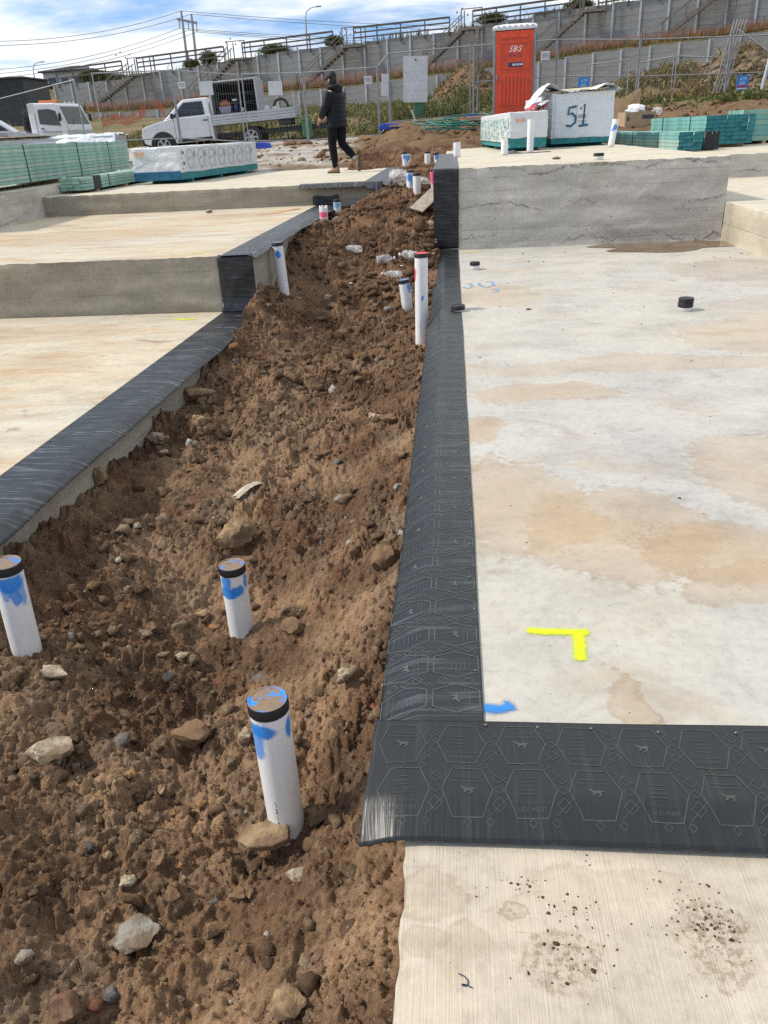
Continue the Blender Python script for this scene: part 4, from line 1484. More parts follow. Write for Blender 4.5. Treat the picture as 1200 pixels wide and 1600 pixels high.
def offcut(label, px, py, size, rz, tilt=(0, 0), mat=None, name='timber_offcut', lift=.4):
    p = hit_soil(px, py)
    o = MB().box((0, 0, 0), size).build(name, mat or M_WOOD, bevel=.002)
    o.location = p + Vector((0, 0, size[2] * lift))
    o.rotation_euler = (tilt[0], tilt[1], rz)
    return tag(o, label, 'offcut')


# curled strip of pale bark lying above the boulder
pk = hit_soil(390, 772)
mb = MB()
prev = None
for i in range(9):
    t_ = i / 8
    cx_, cy_, cz_ = -.055 + .12 * t_, -.10 + .20 * t_ + .02 * math.sin(t_ * 3), .010 + .02 * math.sin(t_ * PI)
    ring = [(cx_ - .022, cy_ + .012, cz_), (cx_, cy_, cz_ + .012), (cx_ + .022, cy_ - .012, cz_), (cx_, cy_, cz_ - .002)]
    if prev: mb.add(prev + ring, [(0, 1, 5, 4), (1, 2, 6, 5), (2, 3, 7, 6), (3, 0, 4, 7)])
    prev = ring
o = mb.build('bark_strip', simple('pale_bark', (.56, .50, .38), .85, .25, 30, bump=.4), smooth=True)
o.location = pk + Vector((0, 0, .012))
tag(o, 'curled strip of pale bark above the tan boulder', 'bark')
offcut('thin grey timber sliver lying beside the long membrane in mid strip', 585, 652, (.10, .022, .012), 2.5)
offcut('bent grey plywood scrap leaning on the raised block membrane', 668, 322, (.62, .20, .02), 1.05, (.25, -.35), simple('grey_ply', (.34, .30, .25), .8, .2, 12, bump=.2), 'plywood_scrap', 4)
offcut('white chip of board on the dark clods below the litter', 548, 444, (.035, .02, .015), .4, mat=M_WHITE_P, name='board_chip')
offcut('small white sliver near the squashed bottle', 628, 416, (.07, .03, .01), 2.2, mat=M_WHITE_P, name='board_chip')


def lump_on(label, px, py, z, size, mat, seed, name='concrete_lump', cat='lump'):
    p = at_z(px, py, z)
    v, f = rock_shape(2, seed, .25)
    o = np_mesh(name, v * np.array(size) / 2, f, mat)
    o.location = p + Vector((0, 0, size[2] * .38))
    return tag(o, label, cat)


lump_on('square white foam lump at the foot of the upper slab', 258, 327, Z_MID, (.17, .14, .13), M_WHITE_P, 31, 'foam_lump')
lump_on('small cream lump further along from the square foam lump', 327, 333, Z_MID, (.15, .12, .07), RM['pale'], 32, 'stone')
lump_on('round white lump at the upper slab foot nearest the membrane', 362, 325, Z_MID, (.12, .12, .09), M_WHITE_P, 33, 'foam_lump')
lump_on('crumb of brown mud with a scratch beside it on the pale slab', 826, 484, 0, (.05, .035, .015), RM['clod'], 34, 'mud_crumb')
lump_on('broken concrete chunk on the raised block beside a dark puddle stain', 868, 249, Z_BLK, (.16, .10, .05), RM['grey'], 35)


# mud crumbs trodden onto the path, grit elsewhere on the slabs
def crumbs():
    r = np.random.default_rng(44)
    P, S_ = [], []
    for (px, py, sx_, sy_, n) in [(820, 1385, .022, .018, 26), (875, 1420, .02, .012, 12), (900, 1478, .040, .055, 60), (1090, 1425, .040, .045, 80), (1105, 1450, .02, .02, 30), (700, 1330, .08, .06, 14), (860, 1350, .2, .1, 20), (900, 1540, .3, .12, 24)]:
        c_ = at_z(px, py, Z_PATH)
        for _ in range(n):
            P.append((c_.x + r.normal(0, sx_), c_.y + r.normal(0, sy_), Z_PATH + .0006))
            S_.append(abs(r.normal(0, .0020)) + .0007)
    o = scatter_rocks('mud_crumbs', P, S_, _rocks1, M_DIRT, 8, (.3, .5), tint=(.13, .075, .04))
    tag(o, 'dark mud crumbs trodden onto the broomed path', 'crumbs', kind='stuff')
    P, S_ = [], []
    for _ in range(260):
        x_, y_ = r.uniform(.1, 3.3), r.uniform(1.7, 10)
        P.append((x_, y_, .0006)); S_.append(abs(r.normal(0, .0018)) * math.hypot(y_, 1.5) * .5 + .0008)
    o = scatter_rocks('slab_grit', P, S_, _rocks1, M_DIRT, 9, (.3, .5), tint=(.14, .10, .065))
    tag(o, 'dark grit strewn over the pale slab', 'grit', kind='stuff')


crumbs()
mb = MB()
pt = at_z(725, 1537, Z_PATH)
mb.tube([pt + Vector((.012 * math.sin(k * .8) - .01 + .003 * k, .006 * math.cos(k * .9) + .012 - .003 * k, .0022)) for k in range(9)], .0011, 6)
tag(mb.build('string_scrap', simple('navy_string', (.02, .03, .09), .6)), 'tiny curl of navy string on the broomed path', 'string')

# ================================================================== stacks on the slabs
M_GREEN = simple('green_treated_pine', (.235, .40, .335), .75, .18, 4, bump=.15)
M_GREEN2 = simple('pale_green_treated_pine', (.30, .44, .375), .75, .18, 4, bump=.15)
M_GREEN3 = simple('blue_green_treated_pine', (.16, .37, .345), .75, .2, 4, bump=.15)
M_GREEN4 = simple('greyed_green_treated_pine', (.33, .44, .39), .78, .2, 4, bump=.15)
M_TEAL_END = simple('dark_teal_end_seal', (.018, .16, .185), .7, .35, 12, bump=.1)
M_STRAP = simple('dark_strapping', (.02, .04, .04), .5, .2)
M_BEARER = simple('raw_pine_bearer', (.42, .31, .18), .8, .2, 8)
M_BLACKW = simple('black_end_wrap', (.010, .012, .018), .5, .2)


def timber_stack(label, loc, rz, L, bw, bh, cols, layers, mats, ends=None, straps=(), bearer=.07, wrap=None, group=None):
    """stack of boards along local +y; x from 0 to the left (-x); visible side is local +x"""
    t = thing('timber_stack', label, 'timber', loc, rz, group)
    r = random.Random(len(label))
    meshes = []
    for k in range(6):
        mb = MB().box((0, L / 2, 0), (bw - .003, L + .03 * (k % 3), bh - .004 - .002 * (k % 2)))
        me = mb.mesh('board', [mats[k % len(mats)]] + ([ends] if ends else []))
        if ends:
            for p in me.polygons:
                if abs(p.normal.y) > .9: p.material_index = 1
        meshes.append(me)
    for j in range(layers):
        for i in range(cols):
            o = link('board', meshes[r.randrange(len(meshes))], t)
            o.location = (-(i + .5) * bw + r.uniform(-.004, .004), r.uniform(-.02, .02), bearer + (j + .5) * bh)
    for y_ in straps:
        mb = MB()
        w_, h_ = cols * bw, layers * bh
        mb.box((.006, y_, bearer + h_ / 2), (.005, .022, h_ + .01)).box((-w_ / 2, y_, bearer + h_ + .006), (w_ + .02, .022, .004)).box((-w_ - .006, y_, bearer + h_ / 2), (.005, .022, h_ + .01))
        mb.build('strap', M_STRAP, t)
    for y_ in (L * .12, L * .5, L * .88):
        MB().box((-cols * bw / 2, y_, bearer / 2), (cols * bw, .08, bearer)).build('bearer', M_BEARER, t)
    if wrap:
        y0, y1, m_ = wrap
        w_, h_ = cols * bw, layers * bh
        MB().box((-w_ / 2, (y0 + y1) / 2, bearer + h_ / 2), (w_ + .016, y1 - y0, h_ + .016)).build('wrap_band', m_, t, bevel=.006)
    return t


timber_stack('long tall stack of green treated boards on the grey raised slab', (-6.72, 10.6, Z_ARM), R(3.6), 7.8, .14, .056, 6, 10, [M_GREEN, M_GREEN2, M_GREEN4], straps=(2.6, 4.9, 6.6))
timber_stack('low narrow pack of green boards with a black band beside the upper slab corner', (-6.06, 13.45, Z_UP), R(1.5), 3.7, .115, .05, 4, 4, [M_GREEN2, M_GREEN], straps=(1.0, 2.9), wrap=(.30, .62, M_BLACKW), bearer=.04)
timber_stack('nearer low stack of fresh green boards with dark teal ends', (4.62, 16.2, .80), R(4.0), 5.4, .09, .062, 5, 5, [M_GREEN3, M_GREEN2], ends=M_TEAL_END, straps=(1.2, 3.0), bearer=.03)
timber_stack('taller far stack with crisp dark teal board ends behind the low one', (5.98, 17.6, .80), R(6), 3.2, .14, .075, 7, 7, [M_GREEN3, M_GREEN2], ends=M_TEAL_END, straps=(.8, 2.4), bearer=.06)
timber_stack('small bundle with black wrapped ends between the teal stacks', (5.00, 16.5, .80), R(4.0), 2.0, .07, .05, 4, 6, [M_GREEN2], ends=M_BLACKW, straps=(), bearer=.02, wrap=(-.004, .10, M_BLACKW))
timber_stack('green timber stack with slanting straps at the far slab end', (6.1, 18.6, .80), R(-82), 4.2, .14, .10, 5, 6, [M_GREEN3, M_GREEN], straps=(.9, 1.7), bearer=.06)


def wrap_mat(name, col=(.66, .69, .72), clear=False):
    m, nt = new_mat(name)
    v = nt.obj()
    fold = nt.noise(nt.vmap(v, (2.2, 1.2, 3.0)), 1.5, 4, .5, 1.6)
    fold2 = nt.noise(nt.vmap(v, (6, 3, 5)), 1.5, 4, .55, 1.0)
    h = nt.math('ADD', fold, nt.math('MULTIPLY', fold2, .35))
    c = nt.mix(nt.step(fold2, .3, .7), tuple(k * .93 for k in col), col)
    if clear:
        g = nt.step(nt.noise(nt.vmap(v, (5, 7, 14)), 1.0, 5, .6, 1.2), .46, .58)
        c = nt.mix(g, c, (.09, .26, .26))
    finish(nt, c, .36, nt.bump(h, .55, .06), spec=.5)
    return m


M_WRAP = wrap_mat('white_timber_wrap')
M_WRAP_B = wrap_mat('pale_blue_timber_wrap', (.72, .77, .82))
M_WRAP_C = wrap_mat('clear_wrap_over_green_timber', (.68, .72, .72), True)
M_INK = simple('black_wrap_print', (.05, .05, .06), .5, .2)
M_INKG = simple('grey_wrap_print', (.26, .28, .30), .5, .2)
M_TEALB = simple('teal_lower_timber', (.02, .20, .215), .7, .25, 10)
M_BLUEB = simple('deep_blue_wrap_base', (.008, .10, .20), .55, .25, 5)
M_SPRAY51 = simple('sprayed_petrol_blue', (.01, .11, .20), .6, .2, 30)


def wrapped_pack(label, loc, rz, L, W_, H_, base, mats, wrapm, sag=.02, seed=0):
    """film-wrapped pack: local x across (0..W), y along (0..L); film box with soft uneven faces over a bare timber base"""
    t = thing('wrapped_timber_pack', label, 'timber pack', loc, rz)
    MB().box((W_ / 2, L / 2, base / 2 + .06), (W_ - .02, L - .02, base)).build('timber_base', mats, t, bevel=.004)
    for y_ in (L * .15, L * .5, L * .85):
        MB().box((W_ / 2, y_, .03), (W_ * .9, .09, .06)).build('bearer', M_TEALB, t)
    bm = bmesh.new()
    bmesh.ops.create_cube(bm, size=1)
    bmesh.ops.subdivide_edges(bm, edges=bm.edges, cuts=11, use_grid_fill=True)
    z0 = .06 + base * .8
    for v in bm.verts:
        x, y, z = v.co.x + .5, v.co.y + .5, v.co.z + .5
        n = float(fbm(np.array([x * 3 + seed + z * 2]), np.array([y * 6 + z * 3]), 3, seed)[0])
        px, py, pz = x * W_, y * L, z0 + z * (H_ - z0)
        off = n * sag
        px += (x - .5) * 2 * off + (.004 if x > .5 else -.004)
        py += (y - .5) * 2 * off
        if z > .95: pz += n * sag * .8
        if z < .05: pz += n * sag * 1.6
        v.co = (px, py, pz)
    me = bpy.data.meshes.new('film_wrap')
    bm.to_mesh(me)
    bm.free()
    me.materials.append(wrapm)
    me.polygons.foreach_set('use_smooth', [True] * len(me.polygons))
    o = link('film_wrap', me, t)
    b = o.modifiers.new('soft', 'BEVEL'); b.width = .015; b.segments = 2; b.limit_method = 'ANGLE'
    return t


# left pack: ellipses and code bars printed along its long side
wl = wrapped_pack('long white wrapped pack printed with ovals, on the upper slab', (-5.93, 15.30, Z_UP), R(-9.3), 3.75, .95, .62, .14, M_TEALB, M_WRAP, .014, 3)
MB().box((.475, -.006, .135), (.97, .02, .15)).build('blue_base_sheet', M_BLUEB, wl, bevel=.004)
mb = MB()
for k in range(7):
    y_ = .42 + k * .46
    ring = []
    for q in range(25):
        a = 2 * PI * q / 24
        ring.append((.982, y_ + .13 * math.cos(a), .40 + .165 * math.sin(a)))
    mb.tube(ring, .006, 4, caps=False)
    mb.box((.982, y_ + .20, .47), (.004, .035, .11)).box((.982, y_ + .0, .40), (.004, .11, .008)).box((.982, y_ + .0, .425), (.004, .09, .008))
    mb.box((.982, y_ + .19, .26), (.004, .10, .007)).box((.982, y_ + .19, .235), (.004, .08, .007)).box((.982, y_ + .2, .565), (.004, .09, .007))
mb.build('printed_ovals', M_INKG, wl)
mb = MB()
for k in range(4): mb.box((.982, .08 + .06 * (k % 2), .24 + k * .09), (.004, .05, .05 if k % 2 else .012))
mb.build('printed_code', M_INK, wl)
mb = MB().box((.16, -.022, .53), (.20, .004, .05)).box((.16, -.022, .49), (.12, .004, .05))
mb.build('printed_badge', simple('peach_badge_print', (.62, .40, .27), .6), wl)

# right packs on the raised block
ws = wrapped_pack('small pack in clear and white wrap with teal timber base on the block', (1.06, 16.0, Z_BLK), R(4), 5.0, .70, .66, .20, M_TEALB, M_WRAP, .012, 5)
wb = wrapped_pack('large pale blue wrapped pack painted 51 on the block', (1.98, 17.4, Z_BLK), R(2), 4.4, 1.22, .97, .12, M_TEALB, M_WRAP_B, .016, 8)
# the small pack's long side is clear film over green boards
MB().box((-.012, 2.5, .36), (.012, 4.9, .42)).build('clear_film_side', M_WRAP_C, ws, bevel=.004)
MB().box((.20, -.018, .52), (.18, .004, .05)).build('printed_badge', simple('peach_badge_print', (.62, .40, .27), .6), ws)
# sprayed 5 and 1
mb = MB()
five = [(.28, .72), (.14, .70), (.12, .58), (.20, .60), (.27, .54), (.27, .44), (.18, .37), (.09, .39)]
one = [(.36, .66), (.44, .75), (.425, .36)]
foot = [(.34, .37), (.52, .385)]
for pl_ in (five, one, foot):
    mb.tube([(.20 + x * 1.0, -.030, z) for x, z in pl_], .019, 8)
o = mb.build('sprayed_number', M_SPRAY51, wb, True)
o.scale = (1, .35, 1)
o.location = (0, -.012, 0)
MB().box((.60, -.022, .62), (.20, .004, .30)).build('white_docket', M_WHITE_P, wb)
mb = MB()
for k in range(8): mb.box((.53 + k * .02, -.026, .54), (.008, .003, .07))
mb.build('bar_code', M_INK, wb)
MB().box((.06, -.02, .52), (.004, .004, .8)).build('film_seam', M_INKG, wb)
# loose sheet of board and draped film on top of the big pack
t = thing('draped_film', 'white film drape bunched over the top of the pack painted 51', 'plastic sheet', (0, 0, 0))
def S_drape(u, v):
    x = 1.55 + u * 1.75
    y = 17.30 + v * 1.6
    z = Z_BLK + .985 + .16 * np.exp(-((u - .18) / .13) ** 2) + .10 * np.exp(-((u - .85) / .13) ** 2) + .05 * fbm(u * 6, v * 5, 4, 3)
    z = z - .30 * np.clip(.22 - u, 0, 1) * 4 * (v < 2) - .10 * np.clip(u - .92, 0, 1) * 6
    return x, y - .06 * np.exp(-((u - .8) / .1) ** 2), z
sheet('film', S_drape, 70, 40, (0, 1), (0, 1), M_WRAP, t)
bo = MB().box((0, 0, 0), (1.05, 1.2, .018)).build('sheet_board', simple('raw_board', (.50, .42, .30), .8, .15, 8, bump=.1))
bo.location = (2.50, 17.98, Z_BLK + 1.03); bo.rotation_euler = (R(3), R(-2), R(3))
tag(bo, 'tan board sheet lying on top of the pack painted 51', 'board')
bagm, nt = new_mat('printed_black_red_bag')
n_ = nt.noise(nt.vmap(nt.obj(), (3, 3, 9)), 2, 3)
c = nt.mix(nt.step(n_, .50, .54), (.02, .02, .02), (.60, .60, .60))
c = nt.mix(nt.step(nt.noise(nt.vmap(nt.obj(), loc=(4, 1, 0)), 5, 2), .56, .58), c, (.45, .02, .04))
finish(nt, c, .4)
v, f = rock_shape(3, 91, .2)
o = np_mesh('cement_bag', v * np.array([.26, .24, .09]), f, bagm, smooth=True)
o.location = (1.66, 17.15, Z_BLK + .74); o.rotation_euler = (0, R(-24), .2)
tag(o, 'black and red printed bag wedged on the small wrapped pack', 'bag')
film = sheet('plastic_scrap', lambda u, v: (.95 + u * .75, 14.75 + v * .3 + .03 * np.sin(u * 9), Z_BLK + .006 + .05 * np.exp(-((u - .15) / .1) ** 2) * v + .006 * fbm(u * 8, v * 8, 3, 2)), 30, 10, (0, 1), (0, 1), M_FILM_V, None)
tag(film, 'flat black plastic scrap under the stubs on the block', 'plastic')

# sheet material pack with white drape, on the far left behind the long stack
t = thing('sheet_pack', 'pack of grey sheets under a white drape, behind the long green stack', 'sheet pack', (-11.75, 20.7, 1.02), R(5))
for k in range(8): MB().box((1.6, .6, .06 + k * .075), (3.2 + .02 * (k % 3), 1.2, .07)).build('sheet', simple('grey_fibre_sheet', (.40, .44, .46), .8, .15, 4), t)
for x_ in (.4, 1.6, 2.8): MB().box((x_, .6, .0), (.10, 1.2, .06)).build('bearer', M_BEARER, t)
def S_dr2(u, v):
    z = .66 + .05 * fbm(u * 7, v * 5, 4, 31) - np.clip(.14 - v, 0, 1) * (1.6 + 1.6 * gnoise(u * 5, u * 0, 4))
    return -.1 + u * 3.4, -.12 + v * 1.3, z
sheet('drape', S_dr2, 90, 36, (0, 1), (0, 1), M_WRAP, t)
MB().box((2.55, -.03, .33), (.07, .01, .1)).box((2.85, -.03, .34), (.06, .01, .1)).build('peach_label', simple('peach_badge_print', (.62, .40, .27), .6), t)
MB().box((.5, .55, .70), (2.2, 1.3, .02)).build('top_board', simple('raw_board', (.50, .42, .30), .8, .15, 8), t)

# ================================================================== the walking man
M_SKIN = simple('skin', (.42, .26, .19), .5, .08, 10)
M_JKT = simple('black_quilted_nylon', (.007, .008, .012), .55, .3, 12, bump=.15, spec=.22)
M_TRO = simple('black_trousers', (.008, .008, .011), .8, .3, 14, bump=.2, spec=.15)
M_BOOT = simple('tan_suede_boot', (.25, .165, .085), .8, .2, 30, bump=.2)
M_SOLE = simple('dark_boot_sole', (.05, .04, .03), .8, .2)
M_HAIR = simple('dark_hair', (.012, .009, .008), .6, .2, 40)
M_CAP = simple('black_cap_cloth', (.008, .008, .010), .7, .2, 20)
M_GREYS = simple('grey_sock', (.40, .42, .44), .8, .1)


def skin_mesh(name, verts, edges, radii, mat, parent, root=0, levels=2):
    me = bpy.data.meshes.new(name)
    me.from_pydata(verts, edges, [])
    o = link(name, me, parent)
    me.materials.append(mat)
    sk = o.modifiers.new('skin', 'SKIN')
    sk.use_smooth_shade = True
    for v, r_ in zip(me.skin_vertices[0].data, radii):
        v.radius = (r_, r_) if not isinstance(r_, tuple) else r_
    me.skin_vertices[0].data[root].use_root = True
    ss = o.modifiers.new('sub', 'SUBSURF')
    ss.levels = ss.render_levels = levels
    return o


pm = at_z(531, 270, Z_UP)
man = thing('person', 'person in black puffer jacket, black cap and tan boots walking across the slab', 'person', (pm.x, pm.y, Z_UP), R(150))
# local: +x forward, +y his left, z up (1.74 m)
V_, E_, R__ = [], [], []
def vtx(p, r, link_to=None):
    V_.append(p); R__.append(r)
    if link_to is not None: E_.append((link_to, len(V_) - 1))
    return len(V_) - 1
pel = vtx((0, 0, .94), (.13, .10)); ab = vtx((.0, 0, 1.10), (.13, .10), pel); ch = vtx((.0, 0, 1.30), (.15, .11), ab); nk0 = vtx((.015, 0, 1.43), .065, ch)
nk = vtx((.03, 0, 1.50), .052, nk0); hd = vtx((.05, .01, 1.585), (.068, .075), nk); vtx((.05, .01, 1.68), (.066, .07), hd)
ns = vtx((.128, .02, 1.585), .014, hd)
for s, (el, wr) in ((1, ((.02, .27, 1.14), (.22, .20, .97))), (-1, ((.06, -.25, 1.14), (.27, -.13, 1.00)))):
    sh = vtx((0, s * .17, 1.39), .062, ch); e_ = vtx(el, .044, sh); w_ = vtx(wr, .030, e_)
    d_ = (Vector(wr) - Vector(el)).normalized()
    palm = vtx(tuple(Vector(wr) + d_ * .06), (.036, .020), w_)
    for k in range(4):
        b0 = Vector(wr) + d_ * .10 + Vector((0, (k - 1.5) * .018, 0))
        f0 = vtx(tuple(b0), .0095, palm); f1 = vtx(tuple(b0 + d_ * .03 + Vector((0, 0, -.010))), .0085, f0); vtx(tuple(b0 + d_ * (.045 if k in (0, 3) else .055) + Vector((-.01, 0, -.028))), .0075, f1)
    th0 = vtx(tuple(Vector(wr) + d_ * .05 + Vector((.015, -s * .035, 0))), .011, palm); vtx(tuple(Vector(wr) + d_ * .085 + Vector((.02, -s * .045, -.012))), .009, th0)
LEGS = {1: ((.02, .10, .90), (.06, .10, .50), (.015, .10, .10), (.14, .10, .045)), -1: ((-.02, -.10, .90), (-.02, -.10, .52), (-.33, -.10, .25), (-.36, -.10, .12))}
for s, (hp, kn, an, to) in LEGS.items():
    h_ = vtx(hp, .088, pel); k_ = vtx(kn, .056, h_); a_ = vtx(an, .040, k_); vtx(to, .034, a_)
skin_mesh('body', V_, E_, R__, M_SKIN, man)


def ellipse(c, rx, ry, n=24, tiltx=0.0):
    return [Vector((c[0] + rx * math.cos(2 * PI * k / n), c[1] + ry * math.sin(2 * PI * k / n), c[2] + tiltx * math.cos(2 * PI * k / n))) for k in range(n)]


rings = []
for i in range(41):
    t_ = i / 40
    z = .80 + t_ * .66
    rib = .009 * abs(math.sin(t_ * PI * 8.5))
    rx = np.interp(t_, [0, .12, .5, .8, .95, 1], [.165, .17, .16, .155, .105, .085]) + rib
    ry = np.interp(t_, [0, .12, .5, .8, .92, 1], [.215, .22, .215, .235, .16, .095]) + rib
    rings.append(ellipse((np.interp(t_, [0, .5, 1], [-.01, -.005, .0]), 0, z), rx, ry))
mb = MB().loft(rings)
for s, (el, wr) in ((1, ((.02, .285, 1.14), (.20, .205, .985))), (-1, ((.06, -.265, 1.14), (.25, -.14, 1.01)))):
    pts, rad = [], []
    sh = Vector((-.005, s * .185, 1.385))
    for i in range(21):
        t_ = i / 20
        p = sh.lerp(Vector(el), min(t_ * 2, 1)) if t_ < .5 else Vector(el).lerp(Vector(wr), t_ * 2 - 1)
        pts.append(p); rad.append(np.interp(t_, [0, .15, .5, .9, 1], [.085, .088, .076, .062, .05]) + .006 * abs(math.sin(t_ * PI * 7)))
    mb.tube(pts, rad, 18)
mb.build('jacket', M_JKT, man, 'all')
# hood bunched behind the neck
mb = MB()
mb.tube([(.07, .10, 1.47), (.0, .115, 1.475), (-.075, .07, 1.47), (-.10, 0, 1.46), (-.075, -.07, 1.47), (.0, -.115, 1.475), (.07, -.10, 1.47)], [.035, .05, .062, .068, .062, .05, .035], 14)
mb.loft([ellipse((-.085, 0, z), a, b) for z, a, b in ((1.36, .02, .05), (1.39, .055, .10), (1.43, .07, .12), (1.48, .06, .11), (1.51, .03, .06))])
mb.build('hood', M_JKT, man, 'all')
mb = MB()
for s, (hp, kn, an, to) in LEGS.items():
    pts, rad = [], []
    for i in range(17):
        t_ = i / 16
        p = Vector(hp).lerp(Vector(kn), t_ * 2) if t_ < .5 else Vector(kn).lerp(Vector(an), t_ * 2 - 1)
        pts.append(p + Vector((0, 0, .0))); rad.append(np.interp(t_, [0, .25, .5, .75, .93, 1], [.112, .10, .078, .074, .058, .056]) + .003 * math.sin(i * 2.2))
    mb.tube(pts, rad, 18)
mb.loft([ellipse((0, 0, z), .125, .175) for z in (.80, .86, .93, .99)])
mb.build('trousers', M_TRO, man, 'all')


def boot(an, toe_dir, heel_drop):
    """boot lofted from heel to toe along toe_dir"""
    an, d = Vector(an), Vector(toe_dir).normalized()
    side = Vector((0, 1, 0))
    up = side.cross(d) * -1
    if up.z < 0 and abs(d.z) < .7: up = -up
    t = MB()
    rings = []
    for (a, w_, lo, hi) in ((-.075, .028, -.09, -.02), (-.06, .040, -.10, .03), (-.02, .045, -.10, .05), (.03, .045, -.10, .03), (.08, .048, -.10, -.02), (.13, .050, -.10, -.035), (.175, .040, -.10, -.05), (.195, .020, -.095, -.07)):
        c_ = an + d * a
        rings.append([c_ + side * (w_ * math.cos(2 * PI * k / 14)) + up * ((lo + hi) / 2 + (hi - lo) / 2 * math.sin(2 * PI * k / 14)) for k in range(14)])
    t.loft(rings)
    t.tube([an + up * .0, an + up * .075], [.052, .055], 14)
    sole = MB()
    r2 = []
    for (a, w_) in ((-.08, .030), (-.06, .043), (.03, .047), (.10, .052), (.17, .043), (.20, .018)):
        c_ = an + d * a
        r2.append([c_ + side * w_ + up * -.098, c_ - side * w_ + up * -.098, c_ - side * w_ + up * -.078, c_ + side * w_ + up * -.078])
    sole.loft(r2)
    b = t.build('boot', M_BOOT, man, 'all')
    sole.build('sole', M_SOLE, b, False)


boot((.015, .10, .10), (1, 0, 0), 0)
boot((-.345, -.10, .225), (.10, 0, -1), 0)
MB().tube([(-.31, -.10, .27), (-.335, -.10, .235)], [.059, .057], 14).build('grey_cuff', M_GREYS, man, True)
# head details
mb = MB().loft([ellipse((.045, .01, z), a, b) for z, a, b in ((1.50, .05, .055), (1.54, .075, .075), (1.60, .088, .078), (1.66, .085, .078), (1.70, .06, .05))])
mb.build('hair', M_HAIR, man, 'all').location = (-.022, 0, 0)
MB().loft([ellipse((.098, .015, z), a, b) for z, a, b in ((1.475, .02, .03), (1.50, .036, .042), (1.53, .040, .048), (1.548, .03, .05))]).build('beard', M_HAIR, man, 'all')
mb = MB().loft([ellipse((.042, .01, z), a, b) for z, a, b in ((1.625, .100, .090), (1.66, .102, .092), (1.70, .094, .085), (1.73, .070, .064), (1.748, .03, .03))])
mb.loft([[Vector((.10, .01 - .075, 1.632)), Vector((.10, .01 + .075, 1.632)), Vector((.10, .01 + .075, 1.644)), Vector((.10, .01 - .075, 1.644))],
         [Vector((.205, .01 - .05, 1.606)), Vector((.205, .01 + .05, 1.606)), Vector((.205, .01 + .05, 1.614)), Vector((.205, .01 - .05, 1.614))]])
mb.build('cap', M_CAP, man, 'all')
for s in (-1, 1):
    MB().loft([ellipse((.045, .01 + s * .078, z), a, .012, 10) for z, a in ((1.565, .006), (1.58, .016), (1.60, .018), (1.615, .01))]).build('ear', M_SKIN, man, 'all')
    MB().loft([ellipse((.112, .015 + s * .032, z), .008, .012, 8) for z in (1.598, 1.604, 1.61)]).build('eye', M_HAIR, man)

# ================================================================== portable toilet
M_ORANGE = simple('orange_red_plastic', (.62, .055, .012), .42, .10, 5, bump=.05, dirt=.12)
M_GREYP = simple('grey_plastic_frame', (.22, .24, .27), .5, .12, 6)
M_ROOFW = simple('white_translucent_roof', (.70, .71, .72), .45, .06, 8)
M_NAVY = simple('navy_print', (.02, .025, .10), .5, .1)
M_WHITEI = simple('white_print', (.78, .78, .78), .5, .05)
loo = thing('portable_toilet', 'orange red portable toilet with grey corner posts and white roof', 'toilet', (1.12, 24.0, 1.55), R(-4))
W0, D0, H0 = 1.12, 1.12, 2.16
MB().box((W0 / 2, D0 / 2 + .04, .06), (W0, D0, .12)).build('base', M_GREYP, loo, bevel=.015)
MB().box((W0 / 2, D0 / 2 + .06, H0 / 2), (W0 - .07, D0 - .04, H0 - .14)).build('wall', M_GREYP, loo, bevel=.01)
for x_ in (.03, W0 - .03):
    MB().box((x_, .045, H0 / 2), (.06, .07, H0 - .06)).build('corner_post', M_GREYP, loo, bevel=.012)
door = MB().box((W0 / 2, .035, H0 / 2 + .0), (W0 - .125, .05, H0 - .16)).build('door', M_ORANGE, loo, bevel=.012)
mb = MB()       # raised frame around the upper panel, vertical ribs below
for (x0, x1, z0, z1) in ((.17, .95, 1.80, 1.83), (.17, .95, 1.20, 1.23), (.17, .20, 1.2, 1.83), (.92, .95, 1.2, 1.83)):
    mb.box(((x0 + x1) / 2, .004, (z0 + z1) / 2), (x1 - x0, .018, z1 - z0))
mb.build('panel_rim', M_ORANGE, door, bevel=.005)
for k in range(8):
    MB().box((.215 + k * .099, .002, .70 - (.03 if k in (0, 7) else 0)), (.05, .024, .74 if 0 < k < 7 else .66)).build('rib', M_ORANGE, door, bevel=.01)
for k in range(3):
    MB().box((.31 + k * .25, .002, 1.94), (.20, .02, .07)).build('vent', M_ORANGE, door, bevel=.008)
MB().box((.10, .0, 1.02), (.03, .03, .12)).build('handle', M_GREYP, door, bevel=.005)
MB().box((.60, .003, 1.30), (.40, .012, .11)).build('phone_plate', M_NAVY, door, bevel=.003)


def lettering(txt, size, mat, parent, loc, rot=(PI / 2, 0, 0), name='lettering', shear=0.0, ext=.004):
    vs, fs = text_polys(txt, size)
    if not vs: return None
    me = bpy.data.meshes.new(name)
    me.from_pydata([(x + y * shear, y, 0) for x, y in vs], [], fs)
    me.materials.append(mat)
    o = link(name, me, parent)
    o.location, o.rotation_euler = loc, rot
    return o


